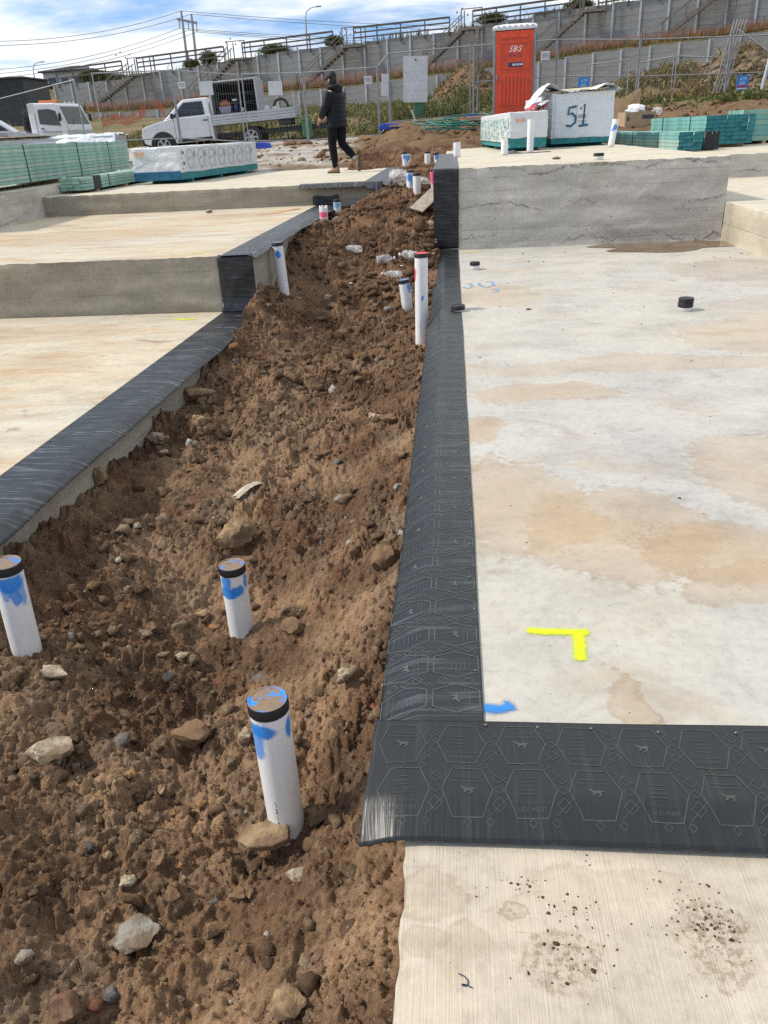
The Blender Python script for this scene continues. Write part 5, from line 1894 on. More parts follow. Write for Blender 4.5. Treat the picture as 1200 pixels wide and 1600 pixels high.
l = lettering('SBS', .20, M_WHITEI, door, (.57, .006, 1.60), shear=.25, name='brand_letters')
l.scale = (1.15, 1, 1)
lettering('FENCE', .125, M_NAVY, door, (.57, .006, 1.47), shear=.2, name='brand_letters').scale = (1.05, 1, 1)
mb = MB()
for k in range(10): mb.box((.52 + k * .026 + (.014 if k > 3 else 0) + (.014 if k > 6 else 0), -.004, 1.30), (.017, .006, .048))
mb.build('phone_number', M_WHITEI, door)
rf = MB()
rf.loft([[Vector((x * (W0 / 2 + e) + W0 / 2, y * (D0 / 2 + e) + D0 / 2 + .03, z)) for x, y in ((-1, -1), (1, -1), (1, 1), (-1, 1))] for e, z in ((.02, H0 - .06), (.025, H0 + .02), (-.03, H0 + .06), (-.25, H0 + .10))])
rf.build('roof', M_ROOFW, loo, bevel=.02)
for k in range(7): MB().box((.12 + k * .148, .02, H0 + .035), (.07, .05, .03)).build('roof_rib', M_ROOFW, loo, bevel=.008)
M_STRAPB = simple('blue_side_panel', (.03, .10, .22), .5, .1)
MB().box((W0 + .006, .25, 1.85), (.015, .20, .30)).build('side_vent', M_STRAPB, loo)

# ================================================================== retaining walls, stairs and railings on the hillside
WA, WB = Vector((-37.2, 82.0, 0)), Vector((23.4, 67.3, 0))
WD = (WB - WA).normalized()
WN = Vector((WD.y, -WD.x, 0))            # towards the camera
if WN.y > 0: WN = -WN


def at_wall(px, py, off=0.0):
    """photo pixel -> (distance along the wall, height) on the wall plane moved off metres towards the camera"""
    r = Vector(_ray(px, py))
    o_ = Vector(_o)
    p0 = WA + WN * off
    t = (p0 - o_).dot(WN) / r.dot(WN)
    q = o_ + r * t
    return (q - p0).dot(WD), q.z


def wall_pt(s, z, off=0.0):
    p = WA + WN * off + WD * s
    return Vector((p.x, p.y, z))


def prof(pix, off):
    a = [at_wall(px, py, off) for px, py in pix]
    return [p[0] for p in a], [p[1] for p in a]


TOPP = prof([(82, 133), (180, 125), (215, 115), (280, 108), (345, 98), (385, 90), (450, 80), (490, 75), (553, 68), (630, 58), (700, 50), (740, 40), (800, 33), (850, 20), (927, 10), (1013, -3), (1200, -34), (1330, -55)], 0)
BASP = prof([(82, 174), (200, 172), (300, 165), (430, 143), (560, 132), (640, 120), (733, 110), (830, 97), (933, 80), (1100, 60), (1200, 47), (1330, 30)], 0)
LOTP = prof([(60, 178), (200, 175), (300, 168), (430, 147), (560, 134), (640, 122), (733, 112), (830, 99), (933, 82), (1100, 62), (1200, 49), (1330, 32)], 3.0)
RAILP = prof([(82, 110), (180, 97), (212, 91), (347, 73), (379, 67), (520, 49), (555, 43), (702, 27), (738, 17), (890, -4), (930, -12), (1200, -58), (1330, -80)], 0)
S0 = at_wall(84, 130, 0)[0]
S1 = at_wall(1330, 20, 0)[0]
BAY = 2.0
M_SLEEP = simple('grey_concrete_sleeper', (.25, .25, .243), .9, .16, 1.5, bump=.2)
M_SLEEP2 = simple('lighter_concrete_sleeper', (.262, .26, .252), .9, .14, 1.5, bump=.2)
M_GALV = simple('galvanised_steel', (.42, .45, .48), .5, .12, 3, metallic=.25)
M_GALVD = simple('dull_galvanised_tube', (.30, .31, .32), .55, .15, 4, metallic=.3)
M_RAIL = simple('dark_brown_rail', (.085, .072, .062), .7, .2, 3)
M_STAIR = simple('weathered_stair_timber', (.17, .145, .125), .85, .25, 4)
ang = math.atan2(WD.y, WD.x)


def retaining_wall(label, off, topf, botf, s0, s1, sh):
    t = thing('retaining_wall', label, 'wall', (0, 0, 0))
    ms = [MB().box((0, 0, 0), (BAY - .10, .12, sh - .010)).mesh('sleeper', m_) for m_ in (M_SLEEP, M_SLEEP2)]
    n = int((s1 - s0) / BAY)
    r = random.Random(int(off * 10) + 3)
    for i in range(n):
        s = s0 + (i + .5) * BAY
        zt_, zb_ = topf(s), botf(s)
        z = zt_
        while z > zb_ - .3:
            o = link('sleeper', ms[r.random() < .35], t)
            o.location = wall_pt(s, z - sh / 2, off + r.uniform(-.005, .005))
            o.rotation_euler = (0, 0, ang)
            z -= sh
    for i in range(n + 1):
        s = s0 + i * BAY
        zt_, zb_ = topf(s) + .02, botf(s) - .5
        mb = MB()
        c_ = wall_pt(s, (zt_ + zb_) / 2, off + .07)
        mb.box(c_, (.15, .10, zt_ - zb_), (0, 0, ang))
        mb.build('steel_post', M_GALV, t)
    return t


topf = lambda s: float(np.interp(s, *TOPP))
basf = lambda s: float(np.interp(s, *BASP))
lotf = lambda s: float(np.interp(s, *LOTP))
lobf = lambda s: lotf(s) - float(np.interp(s, [0, 25, 45, 70], [1.0, 1.5, 2.2, 3.2]))
retaining_wall('tall upper tier of grey sleepers carrying the dark railings', 0, topf, basf, S0, S1, .46)
retaining_wall('lower tier of grey sleepers below the faded orange netting', 3.0, lotf, lobf, S0 - 3, S1, .50)


def strip_ground(name, offs, zf, n=120, kindcol=((.20, .16, .08), (.15, .14, .06))):
    S = np.linspace(S0 - 4, S1 + 2, n)
    V, C = [], []
    for s in S:
        for j, of in enumerate(offs):
            z = zf(s, of) + .12 * float(gnoise(np.array([s * .8]), np.array([of * .8]), 6)[0])
            V.append(wall_pt(s, z, of))
            k = .5 + .5 * float(gnoise(np.array([s * .5]), np.array([of]), 9)[0])
            C.append([kindcol[0][q] * k + kindcol[1][q] * (1 - k) for q in range(3)] + [1])
    o = np_mesh(name, np.array(V), grid_faces(n, len(offs)), M_DIRT, smooth=True, attr=C)
    return tag(o, kind='structure')


strip_ground('terrace', [2.98, 2.4, 1.8, 1.2, .6, .05], lambda s, of: (lotf(s) - .03) * max(0, (of - 1.2) / 1.78) + (basf(s) - .06) * (1 - max(0, (of - 1.2) / 1.78)))
strip_ground('hilltop', [-.05, -1, -3, -8, -20, -60], lambda s, of: topf(s) - .10 + (.012 * -of))

# --- railings on the wall top
for k, (pa, pb_, lab) in enumerate([(82, 181, 'dark three rail fence at the low end of the upper wall'), (212, 346, 'dark rail fence between the first two stairs below the power pole'), (380, 520, 'dark rail fence above the white pickup canopy'),
                                (555, 703, 'dark rail fence above the walking man and large blank sign'), (739, 889, 'dark rail fence directly above the portable toilet'), (930, 1075, 'dark rail fence high behind the blue fence signs')]):
    sa, sb = at_wall(pa, 80)[0], at_wall(pb_, 40)[0]
    rt = lambda s: float(np.interp(s, *RAILP))
    t = thing('railing', lab, 'railing')
    n = max(int(round((sb - sa) / BAY)), 1)
    for i in range(n + 1):
        s = sa + (sb - sa) * i / n
        MB().beam(wall_pt(s, topf(s) - .3, .12), wall_pt(s, rt(s), .12), .09, .09).build('post', M_RAIL, t)
    for j, dz_ in enumerate((0, .36, .72)):
        MB().beam(wall_pt(sa, rt(sa) - dz_ - .03, .18), wall_pt(sb, rt(sb) - dz_ - .03, .18), .05, .15 if j == 0 else .11).build('rail', M_RAIL, t)

# --- stairs running down the wall face
for (tp, bt, lab) in [((207, 118), (150, 162), 'access stair at the low end of the wall, behind the truck cab'), ((361, 94), (299, 158), 'access stair behind the pickup cabin'), ((538, 74), (466, 141), 'access stair behind the walking man'),
                      ((722, 47), (662, 105), 'access stair behind the large blank sign'), ((910, 19), (832, 88), 'access stair right behind the portable toilet'), ((1112, -2), (1030, 61), 'access stair above the rubble bank')]:
    a, b = at_wall(*tp, 1.0), at_wall(*bt, 1.0)
    t = thing('access_stair', lab, 'stair')
    top, bot = (a[0], a[1]), (b[0], b[1])
    for of in (.55, 1.45):
        MB().beam(wall_pt(top[0], top[1] - .1, of), wall_pt(bot[0], bot[1] - .1, of), .06, .26).build('stringer', M_STAIR, t)
        # handrail
        MB().beam(wall_pt(top[0], top[1] + .95, of), wall_pt(bot[0], bot[1] + .95, of), .05, .06).build('handrail', M_STAIR, t)
        for q in (.05, .5, .95):
            s, z = top[0] + (bot[0] - top[0]) * q, top[1] + (bot[1] - top[1]) * q
            MB().beam(wall_pt(s, z - .1, of), wall_pt(s, z + .95, of), .06, .06).build('baluster', M_STAIR, t)
    n = 14
    for k in range(n):
        q = (k + .5) / n
        o = MB().box((0, 0, 0), (.26, .88, .045)).build('tread', M_STAIR, t)
        o.location = wall_pt(top[0] + (bot[0] - top[0]) * q, top[1] + (bot[1] - top[1]) * q, 1.0)
        o.rotation_euler = (0, 0, ang)
    # landing with posts and rails
    L_ = 1.7
    o = MB().box((0, 0, 0), (L_, 1.1, .16)).build('landing', M_STAIR, t)
    o.location = wall_pt(top[0] + L_ / 2, top[1], 1.0)
    o.rotation_euler = (0, 0, ang)
    for (s, of) in ((top[0] + .05, 1.5), (top[0] + L_, 1.5), (top[0] + L_, .4), (top[0] + .05, .4)):
        MB().beam(wall_pt(s, top[1] - .2, of), wall_pt(s, top[1] + 1.35, of), .08, .08).build('post', M_STAIR, t)
    MB().beam(wall_pt(top[0] + .05, top[1] + 1.33, 1.5), wall_pt(top[0] + L_, top[1] + 1.33, 1.5), .06, .06).build('top_rail', M_STAIR, t)
    MB().beam(wall_pt(top[0] + L_, top[1] - .9, 1.3), wall_pt(top[0] + .3, top[1] - .9, 1.3), .05, .05).build('brace', M_STAIR, t)
    MB().beam(wall_pt(top[0] + L_, top[1] - .1, 1.3), wall_pt(top[0] + L_, top[1] - .9, 1.3), .05, .05).build('brace', M_STAIR, t)

# --- faded orange safety netting along the terrace
def net_mat(name, col, alpha):
    m, nt = new_mat(name)
    uv = nt.uv()
    n = nt.noise(nt.vmap(uv, (2.2, 2.2, 1)), 1.0, 5, .6)
    g = nt.noise(nt.vmap(uv, (30, 14, 1)), 1.0, 2)
    a = nt.math('MULTIPLY', nt.step(n, .32, .52), nt.step(g, .40, .58, alpha * .5, alpha))
    c = nt.mix(nt.step(n, .4, .7), tuple(k * .7 for k in col), col)
    finish(nt, c, .7, alpha=a)
    return m


M_NET = net_mat('faded_orange_net', (.44, .17, .11), .5)
M_NETB = net_mat('bright_orange_net', (.72, .11, .04), .85)


def net(label, sa, sb, off, h, zf, mat, seed):
    n = max(int((sb - sa) / .5), 4)
    V, U = [], []
    for i in range(n + 1):
        s = sa + (sb - sa) * i / n
        sag = .16 * float(gnoise(np.array([s * .7]), np.array([seed]), 3)[0])
        for j in range(4):
            k = j / 3
            V.append(wall_pt(s, zf(s) + k * (h + sag), off + .12 * float(gnoise(np.array([s * .9]), np.array([k * 2 + seed]), 5)[0])))
            U.append((s, k))
    t = thing('safety_netting', label, 'netting')
    np_mesh('net', np.array(V), grid_faces(n + 1, 4), mat, t, smooth=True, uv=U)
    for i in range(0, n + 1, 5):
        s = sa + (sb - sa) * i / n
        MB().beam(wall_pt(s, zf(s) - .2, off - .03), wall_pt(s, zf(s) + h + .15, off - .03), .04, .04).build('picket', M_RAIL, t)
    return t


segs = [(130, 300, 'behind the truck and pickup bonnet'), (300, 470, 'behind the pickup canopy'), (470, 600, 'behind the walking man'), (600, 760, 'behind the large blank sign'), (835, 1000, 'right of the portable toilet'), (1000, 1260, 'high above the rubble bank')]
for k, (a, b, wh) in enumerate(segs):
    net('faded orange netting on the terrace ' + wh, at_wall(a, 150, 2.6)[0], at_wall(b, 100, 2.6)[0], 2.6, .72 if k < 4 else .62, lambda s: basf(s) - .05, M_NET, k * 3.3)

# ================================================================== temporary site fence
M_FENCE = simple('galvanised_fence_tube', (.30, .31, .32), .5, .12, 3, metallic=.35)
M_WIRE = simple('fence_wire', (.22, .225, .23), .55, .1, 3, metallic=.3)


def fence_panel(label, a, b, h=2.05, tilt=0.0, midrail=False, fine=True):
    """panel between two ground points"""
    a, b = Vector(a), Vector(b)
    d = b - a
    L = math.hypot(d.x, d.y)
    t = thing('site_fence', label, 'fence', a, math.atan2(d.y, d.x))
    dz_ = d.z / L
    if tilt: t.rotation_euler = (tilt, 0, math.atan2(d.y, d.x))
    P = lambda x, z: (x, 0, z + dz_ * x)
    for x_ in (.02, L - .02):
        MB().tube([P(x_, -.05), P(x_, h)], .021, 8).build('upright', M_FENCE, t, True)
    MB().tube([P(0, h - .03), P(L, h - .03)], .019, 8).build('top_rail', M_FENCE, t, True)
    MB().tube([P(0, .10), P(L, .10)], .019, 8).build('bottom_rail', M_FENCE, t, True)
    if midrail: MB().tube([P(0, h * .5), P(L, h * .5)], .017, 8).build('mid_rail', M_FENCE, t, True)
    mb = MB()
    n = int(L / .075)
    for i in range(1, n):
        x_ = L * i / n
        mb.tube([P(x_, .1), P(x_, h - .03)], .0022, 3, caps=False)
    for j in range(1, 7):
        z_ = .1 + (h - .13) * j / 7
        mb.tube([P(0, z_), P(L, z_)], .0022, 3, caps=False)
    mb.build('wire_mesh', M_WIRE, t)
    return t


def fpt(px, py_top, y, h=2.05):
    p = at_y(px, py_top, y)
    return (p.x, p.y, p.z - h)


def fence_foot(label, p, col):
    t = MB()
    t.prism([(-.30, 0), (.30, 0), (.26, .13), (.12, .15), (-.12, .15), (-.26, .13)], -.12, .12, 'y')
    o = t.build('fence_foot', col, bevel=.015)
    o.location = p
    return tag(o, label, 'fence foot')


M_FOOTB = simple('blue_plastic_foot', (.02, .06, .42), .5, .15, 6)
F = {}
F['a0'], F['a1'] = fpt(-60, 168, 30), fpt(116, 123, 27.2)
F['b0'], F['b1'] = fpt(142, 113, 27.0), fpt(266, 108, 27.2)
F['c1'] = fpt(372, 115, 27.6)
F['d0'], F['d1'] = fpt(376, 114, 27.6), fpt(473, 112, 27.7)
F['e1'] = fpt(589, 103, 27.8)
F['f1'] = fpt(606, 82, 28.0)
F['g1'] = fpt(736, 70, 28.2)
F['h0'], F['h1'] = fpt(739, 70, 28.3), fpt(871, 60, 28.4)
F['i1'] = fpt(1001, 60, 28.4)
F['j1'] = fpt(1144, 55, 28.4)
F['k1'] = fpt(1290, 49, 28.4)
fence_panel('mesh fence panel sloping down in front of the truck and white car', F['a0'], F['a1'])
fence_panel('mesh fence panel across the truck cab and pickup bonnet', F['b0'], F['b1'])
fence_panel('mesh fence panel across the pickup door', F['b1'], F['c1'])
fence_panel('mesh fence panel across the pickup tray', F['d0'], F['d1'])
fence_panel('mesh fence panel right behind the walking man', F['d1'], F['e1'])
fence_panel('narrow angled fence panel holding the folded white notice', F['e1'], F['f1'])
fence_panel('mesh fence panel holding the large blank white sign', F['f1'], F['g1'])
fence_panel('mesh fence panel behind the portable toilet', F['h0'], F['h1'], midrail=True)
fence_panel('mesh fence panel with blue sign behind the pack painted 51', F['h1'], F['i1'], midrail=True)
fence_panel('mesh fence panel behind the cardboard box', F['i1'], F['j1'], midrail=True)
fence_panel('mesh fence panel with blue sign in front of the rubble bank', F['j1'], F['k1'], midrail=True)
# second, inner row of panels stacked on the grassy bank behind
fence_panel('rear mesh panel standing on the dry grass bank', fpt(915, 100, 31.5, 1.9), fpt(985, 92, 31.2, 1.9), 1.9)
fence_panel('rear mesh panel leaning beside the grass bank corner', fpt(1000, 96, 31.2, 1.9), fpt(1055, 86, 30.8, 1.9), 1.9)
fence_panel('rear mesh panel running to the leaning tubes', fpt(1057, 86, 30.8, 1.9), fpt(1113, 88, 30.6, 1.9), 1.9)
t = thing('leaning_fence_tubes', 'bundle of spare fence panels leaning together before the rubble', 'fence', at_y(1112, 150, 30.0))
for k in range(5):
    MB().tube([(k * .09, -.02 * k, -.1), (.42 + k * .11, .05 * k, 2.15)], .022, 6).build('tube', M_FENCE, t, True)
MB().tube([(.55, -.1, 1.85), (1.9, -.1, 1.0)], .022, 6).build('tube', M_GALV, t, True)
fence_foot('blue plastic fence foot under the plank end', at_y(608, 202, 24.5), M_FOOTB)
fence_foot('blue plastic fence foot beside the portable toilet', at_y(740, 188, 25.5), M_FOOTB)
fence_foot('blue fence foot hidden behind the oval printed pack', at_y(408, 232, 23.5), M_FOOTB)
MB_ = MB().tube([(0, 0, 0), (.28, 0, 2.4)], .055, 12).build('leaning_post', M_GALV, None, True)
MB_.location = at_y(1184, 165, 27.0)
tag(MB_, 'thick galvanised post leaning at the far fence', 'post')


def sign(label, px, py, y, w_, h_, mat, rz=0.0, tilt=0.0, name='sign'):
    p = at_y(px, py, y)
    t = thing(name, label, 'sign', p, rz)
    t.rotation_euler = (0, tilt, rz)
    MB().box((0, 0, 0), (w_, .012, h_)).build('panel', mat, t, bevel=.002)
    return t


M_SIGNW = simple('weathered_white_sheet', (.62, .64, .67), .6, .08, 4)
def wires_over(t, w_, h_):
    mb = MB()
    for k in range(int(w_ / .075)):
        mb.tube([(-w_ / 2 + .03 + k * .075, -.02, -h_ / 2 - .1), (-w_ / 2 + .03 + k * .075, -.02, h_ / 2 + .1)], .0026, 3, caps=False)
    return mb
s_ = sign('large blank white sheet sign hung upright on the fence', 649, 124, 28.35, .78, 1.30, M_SIGNW, tilt=R(2))
MB().box((0, -.012, .55), (.05, .02, .05)).build('cable_tie', M_RAIL, s_)
sign('narrow white notice hung askew on the angled fence panel', 602, 133, 27.75, .30, .62, M_SIGNW, rz=R(48), tilt=R(3))
sign('white sheet sign on the fence before the pickup roof', 322, 138, 27.95, .45, .40, M_SIGNW)
sign('white sheet sign hung above the tray of the pickup', 430, 138, 28.05, .46, .40, M_SIGNW, tilt=R(2))
for (lab, px, py, w_) in (('small square notice on the fence above the pickup bonnet', 284, 133, .23), ('small square notice beside the walking man', 575, 125, .26), ('small pink edged notice right of the portable toilet', 852, 87, .28)):
    s_ = sign(lab, px, py, 28.0, w_, w_ * .85, M_SIGNW)
    mb = MB()
    for k in range(3): mb.box((0, -.009, w_ * (.18 - .16 * k)), (w_ * .7, .004, w_ * .07))
    mb.build('printed_lines', M_INKG, s_)
s_ = sign('small white notice on the fence in front of the truck cab mirror', 48, 170, 27.0, .22, .30, M_SIGNW)
M_SIGNB = simple('bright_blue_sign', (.01, .22, .62), .45, .08)
for (lab, px, py) in (('small blue company sign left of the cardboard', 912, 132), ('small blue company sign in front of the rubble', 1160, 129)):
    s_ = sign(lab, px, py, 27.9, .34, .40, M_SIGNB)
    lettering('ATF', .12, M_WHITEI, s_, (0, -.009, .06), shear=.2, name='sign_letters')
    mb = MB().box((0, -.008, .01), (.17, .004, .022)).box((0, -.008, -.04), (.20, .004, .022))
    mb.build('printed_lines', simple('pale_blue_print', (.45, .62, .85), .5), s_)
    MB().box((0, -.008, -.10), (.32, .004, .07)).build('red_band', simple('plum_red_band', (.28, .05, .14), .5), s_)
    MB().box((0, -.008, -.165), (.30, .004, .035)).build('white_band', M_SIGNW, s_)

# ================================================================== vehicles
M_CARW = simple('white_car_paint', (.66, .68, .70), .28, .05, 3, dirt=.10)
M_GLASS = simple('dark_vehicle_glass', (.012, .016, .020), .06, .2, 2, spec=.7)
M_TYRE = simple('tyre_rubber', (.018, .018, .018), .8, .2, 20)
M_RIM = simple('alloy_rim', (.42, .43, .45), .35, .1, 10, metallic=.7)
M_BLACKT = simple('black_trim', (.015, .015, .016), .55, .2, 10)
M_ALU = simple('ribbed_aluminium', (.46, .48, .50), .42, .1, 5, metallic=.5)
M_LAMP = simple('clear_headlamp', (.60, .62, .64), .12, .1, 12)
M_REDL = simple('red_tail_lamp', (.40, .012, .015), .2, .1, 12)
M_AMBER = simple('amber_beacon', (.62, .16, .02), .35, .1)


def wheel(parent, x, y, r=.36, w_=.24, spokes=6):
    side = -1 if y < 0 else 1
    wh = bpy.data.objects.new('wheel', None)
    COL.objects.link(wh); wh.parent = parent; wh.location = (x, y, r)
    wh.rotation_euler = (-side * PI / 2, 0, 0)
    MB().lathe([(r * .62, -w_ / 2), (r * .94, -w_ / 2), (r, -w_ / 2 + .03), (r, w_ / 2 - .03), (r * .94, w_ / 2), (r * .64, w_ / 2), (r * .62, w_ / 2 - .03)], 36).build('tyre', M_TYRE, wh, True)
    mb = MB().lathe([(r * .64, w_ / 2 - .06), (r * .64, w_ / 2 - .005), (r * .56, w_ / 2 - .005), (r * .54, w_ / 2 - .06)], 32)
    mb.lathe([(r * .16, w_ / 2 - .07), (r * .16, w_ / 2 - .02), (r * .08, w_ / 2 - .012)], 16)
    for k in range(spokes):
        a = 2 * PI * k / spokes
        mb.beam((r * .1 * math.cos(a), r * .1 * math.sin(a), w_ / 2 - .04), (r * .58 * math.cos(a), r * .58 * math.sin(a), w_ / 2 - .03), .055, .03)
    mb.build('rim', M_RIM, wh, True)
    return wh


def arch(cx, r, z0, n=10):
    """points of a wheel arch from front to back along the sill (x decreasing)"""
    a0 = math.asin(min(max((z0 - .36) / r, -1), 1))
    return [(cx + r * math.cos(a0 + (PI - 2 * a0) * k / n), .36 + r * math.sin(a0 + (PI - 2 * a0) * k / n)) for k in range(n + 1)]


pu = at_y(393, 226, 30.0)
ute = thing('pickup', 'white tray back pickup with open tool canopy parked behind the fence', 'pickup', (pu.x + .2, pu.y, pu.z - .12), rot=(0, R(2.6), PI + R(4)))
# origin at the rear axle on the ground; local x forward
AX = 3.08
prof_ = [(4.02, .62), (4.02, .88), (3.95, 1.00), (3.55, 1.06), (2.75, 1.15), (2.30, 1.18), (.72, 1.18), (.72, .42)] + [(AX - .46, .42)][:0]
prof_ = [(3.76, .50), (3.80, .70), (3.74, .94), (3.58, 1.01), (3.15, 1.10), (2.75, 1.16), (1.28, 1.18), (1.28, .40), (AX - .47, .40)] + list(reversed(arch(AX, .45, .40))) + [(3.58, .42)]
body = MB().prism(prof_, -.86, .86, 'y').build('body', M_CARW, ute, bevel=.05, seg=3)
# greenhouse
def frustum(lo, hi, zl, zh):
    """lo/hi: (x_back, x_front, half width)"""
    return [[Vector((lo[0], -lo[2], zl)), Vector((lo[1], -lo[2], zl)), Vector((lo[1], lo[2], zl)), Vector((lo[0], lo[2], zl))],
            [Vector((hi[0], -hi[2], zh)), Vector((hi[1], -hi[2], zh)), Vector((hi[1], hi[2], zh)), Vector((hi[0], hi[2], zh))]]
MB().loft(frustum((1.29, 2.98, .84), (1.36, 2.24, .68), 1.12, 1.72)).build('cab', M_CARW, ute, bevel=.05, seg=3)
for s in (-1, 1):
    f_ = lambda x, z: (x, s * (.84 - .16 * (z - 1.14) / .58 + .008), z)
    MB().add([f_(1.50, 1.20), f_(2.66, 1.20), f_(2.20, 1.62), (1.55, f_(1.55, 1.62)[1], 1.62)], [(0, 1, 2, 3)]).build('side_window', M_GLASS, ute)
    MB().beam(f_(2.45, 1.20), f_(2.40, 1.42), .02, .03).build('quarter_bar', M_BLACKT, ute)
    MB().box((2.60, s * .97, 1.24), (.10, .16, .17)).build('mirror', M_BLACKT, ute, bevel=.03)
    MB().box((1.50, s * .868, 1.03), (.16, .03, .035)).build('door_handle', M_BLACKT, ute, bevel=.008)
    for x_ in (1.40, 2.60): MB().box((x_, s * .861, .82), (.010, .006, .68)).build('door_gap', M_BLACKT, ute)
    MB().box((3.62, s * .66, .88), (.26, .36, .15)).build('headlight', M_LAMP, ute, bevel=.04)
    MB().box((1.95, s * .865, .47), (1.2, .02, .09)).build('side_sill', M_BLACKT, ute)
    wheel(ute, AX, s * .76); wheel(ute, 0, s * .76)
    MB().lathe([(.40, -.02), (.47, -.02), (.47, .02), (.40, .02)], 28).build('arch_lip', M_BLACKT, ute, True).matrix_local = Matrix.Translation((AX, s * .80, .36)) @ Matrix.Rotation(PI / 2, 4, 'X')
MB().add([(2.965, -.74, 1.19), (2.965, .74, 1.19), (2.32, .60, 1.67), (2.32, -.60, 1.67)], [(0, 1, 2, 3)]).build('windscreen', M_GLASS, ute)
MB().box((3.76, 0, .55), (.16, 1.72, .26)).build('bumper', M_BLACKT, ute, bevel=.05)
MB().box((3.775, 0, .82), (.06, .9, .18)).build('grille', M_BLACKT, ute, bevel=.02)
MB().box((.3, 0, .50), (6.0, .7, .16)).build('chassis', M_BLACKT, ute)
# tray
MB().box((-.17, 0, .86), (2.88, 1.80, .06)).build('tray_floor', M_ALU, ute)
for s in (-1, 1):
    for k in range(3): MB().box((-.17, s * .90, .93 + k * .088), (2.86, .03, .082)).build('drop_side_plank', M_ALU, ute, bevel=.008)
for k in range(3): MB().box((-1.62, 0, .93 + k * .088), (.03, 1.78, .082)).build('tail_plank', M_ALU, ute, bevel=.008)
for z_ in (1.2, 1.6): MB().tube([(-1.60, -.85, z_), (-1.60, .85, z_)], .02, 8).build('rear_rack_bar', M_ALU, ute, True)
for s in (-1, 1): MB().tube([(-1.60, s * .85, .9), (-1.60, s * .85, 1.62)], .02, 8).build('rear_rack_post', M_ALU, ute, True)
# open tool canopy
M_DARKIN = simple('dark_canopy_lining', (.035, .036, .04), .8, .3, 5)
cx0, cx1, cz0, cz1 = -.36, 1.20, 1.16, 2.12
mb = MB().box(((cx0 + cx1) / 2, .84, (cz0 + cz1) / 2), (cx1 - cx0, .03, cz1 - cz0))
mb.build('canopy_back', M_DARKIN, ute)
MB().box(((cx0 + cx1) / 2, 0, cz0 - .01), (cx1 - cx0, 1.7, .03)).build('canopy_floor', M_DARKIN, ute)
for x_ in (cx0, cx1): MB().box((x_, 0, (cz0 + cz1) / 2), (.05, 1.72, cz1 - cz0)).build('canopy_end', M_ALU, ute, bevel=.01)
MB().box(((cx0 + cx1) / 2, 0, cz1), (cx1 - cx0 + .06, 1.74, .05)).build('canopy_roof', M_ALU, ute, bevel=.015)
o = MB().box((0, -.36, 0), (cx1 - cx0, .74, .035)).build('lifted_door', M_ALU, ute, bevel=.01)
o.location = ((cx0 + cx1) / 2, -.0, cz1 + .06); o.rotation_euler = (R(-6), 0, 0)
MB().box((1.255, 0, 1.42), (.04, 1.5, .62)).build('headboard', M_CARW, ute, bevel=.01)
for z_ in (1.50, 1.80): MB().box(((cx0 + cx1) / 2, .55, z_), (cx1 - cx0 - .06, .5, .02)).build('shelf', M_GREYP, ute)
# bolts & stay
for s in (-1, 1):
    MB().box((-1.2, s * .7, .74), (.4, .03, .2)).build('mud_flap', M_BLACKT, ute)
MU = Matrix.Translation(ute.location) @ Euler(ute.rotation_euler).to_matrix().to_4x4()


def on_ute(o, loc, rz=0.0):
    m = MU @ Matrix.Translation(loc) @ Matrix.Rotation(rz, 4, 'Z')
    o.location = m.to_translation()
    o.rotation_euler = m.to_euler()
    return o


# loose gear on the pickup: local -y ... the open side faces the camera
SIDE = 1        # local +y after the 180 degree turn points to the camera when negative world y
tub = MB().loft([[Vector((x * a, y * b, z)) for x, y in ((-1, -1), (1, -1), (1, 1), (-1, 1))] for z, a, b in ((0, .18, .13), (.20, .21, .16), (.21, .22, .17))]).build('storage_tub', simple('lilac_plastic_tub', (.36, .33, .46), .5, .1), bevel=.01)
GEAR = []
GEAR.append((tub, (.80, .50), 'lilac storage tub inside the pickup canopy', 'tub'))
GEAR.append((MB().box((0, 0, .06), (.36, .2, .12)).box((0, 0, .15), (.2, .14, .06)).build('power_tool_case', simple('orange_tool', (.42, .14, .06), .5, .2), bevel=.02), (.80, .50), 'orange tool case on the lilac tub in the canopy', 'tool case'))
GEAR.append((MB().lathe([(.05, -.03), (.09, -.03), (.09, .03), (.05, .03)], 20).build('tape_roll', M_WHITE_P, None, True), (.45, .55), 'white tape roll in the pickup canopy', 'tape'))
GEAR.append((MB().lathe([(.07, 0), (.085, .02), (.085, .2), (.05, .23), (.03, .24), (.03, .27)], 20).build('paint_tin', simple('navy_tin', (.02, .04, .14), .4, .1), None, True), (.42, .62), 'navy tin next to the tape roll in the canopy', 'tin'))
GEAR.append((MB().lathe([(.045, 0), (.055, .11), (.058, .115)], 18).build('white_cup', M_WHITE_P, None, True), (.20, .68), 'small white tub beside the navy tin in the canopy', 'cup'))
zs_ = [1.18, 1.40, 1.55, 1.18, 1.18]
for (o, (x_, y_), lab, cat), z_ in zip(GEAR, zs_):
    on_ute(o, (x_, y_, z_)); tag(o, lab, cat)
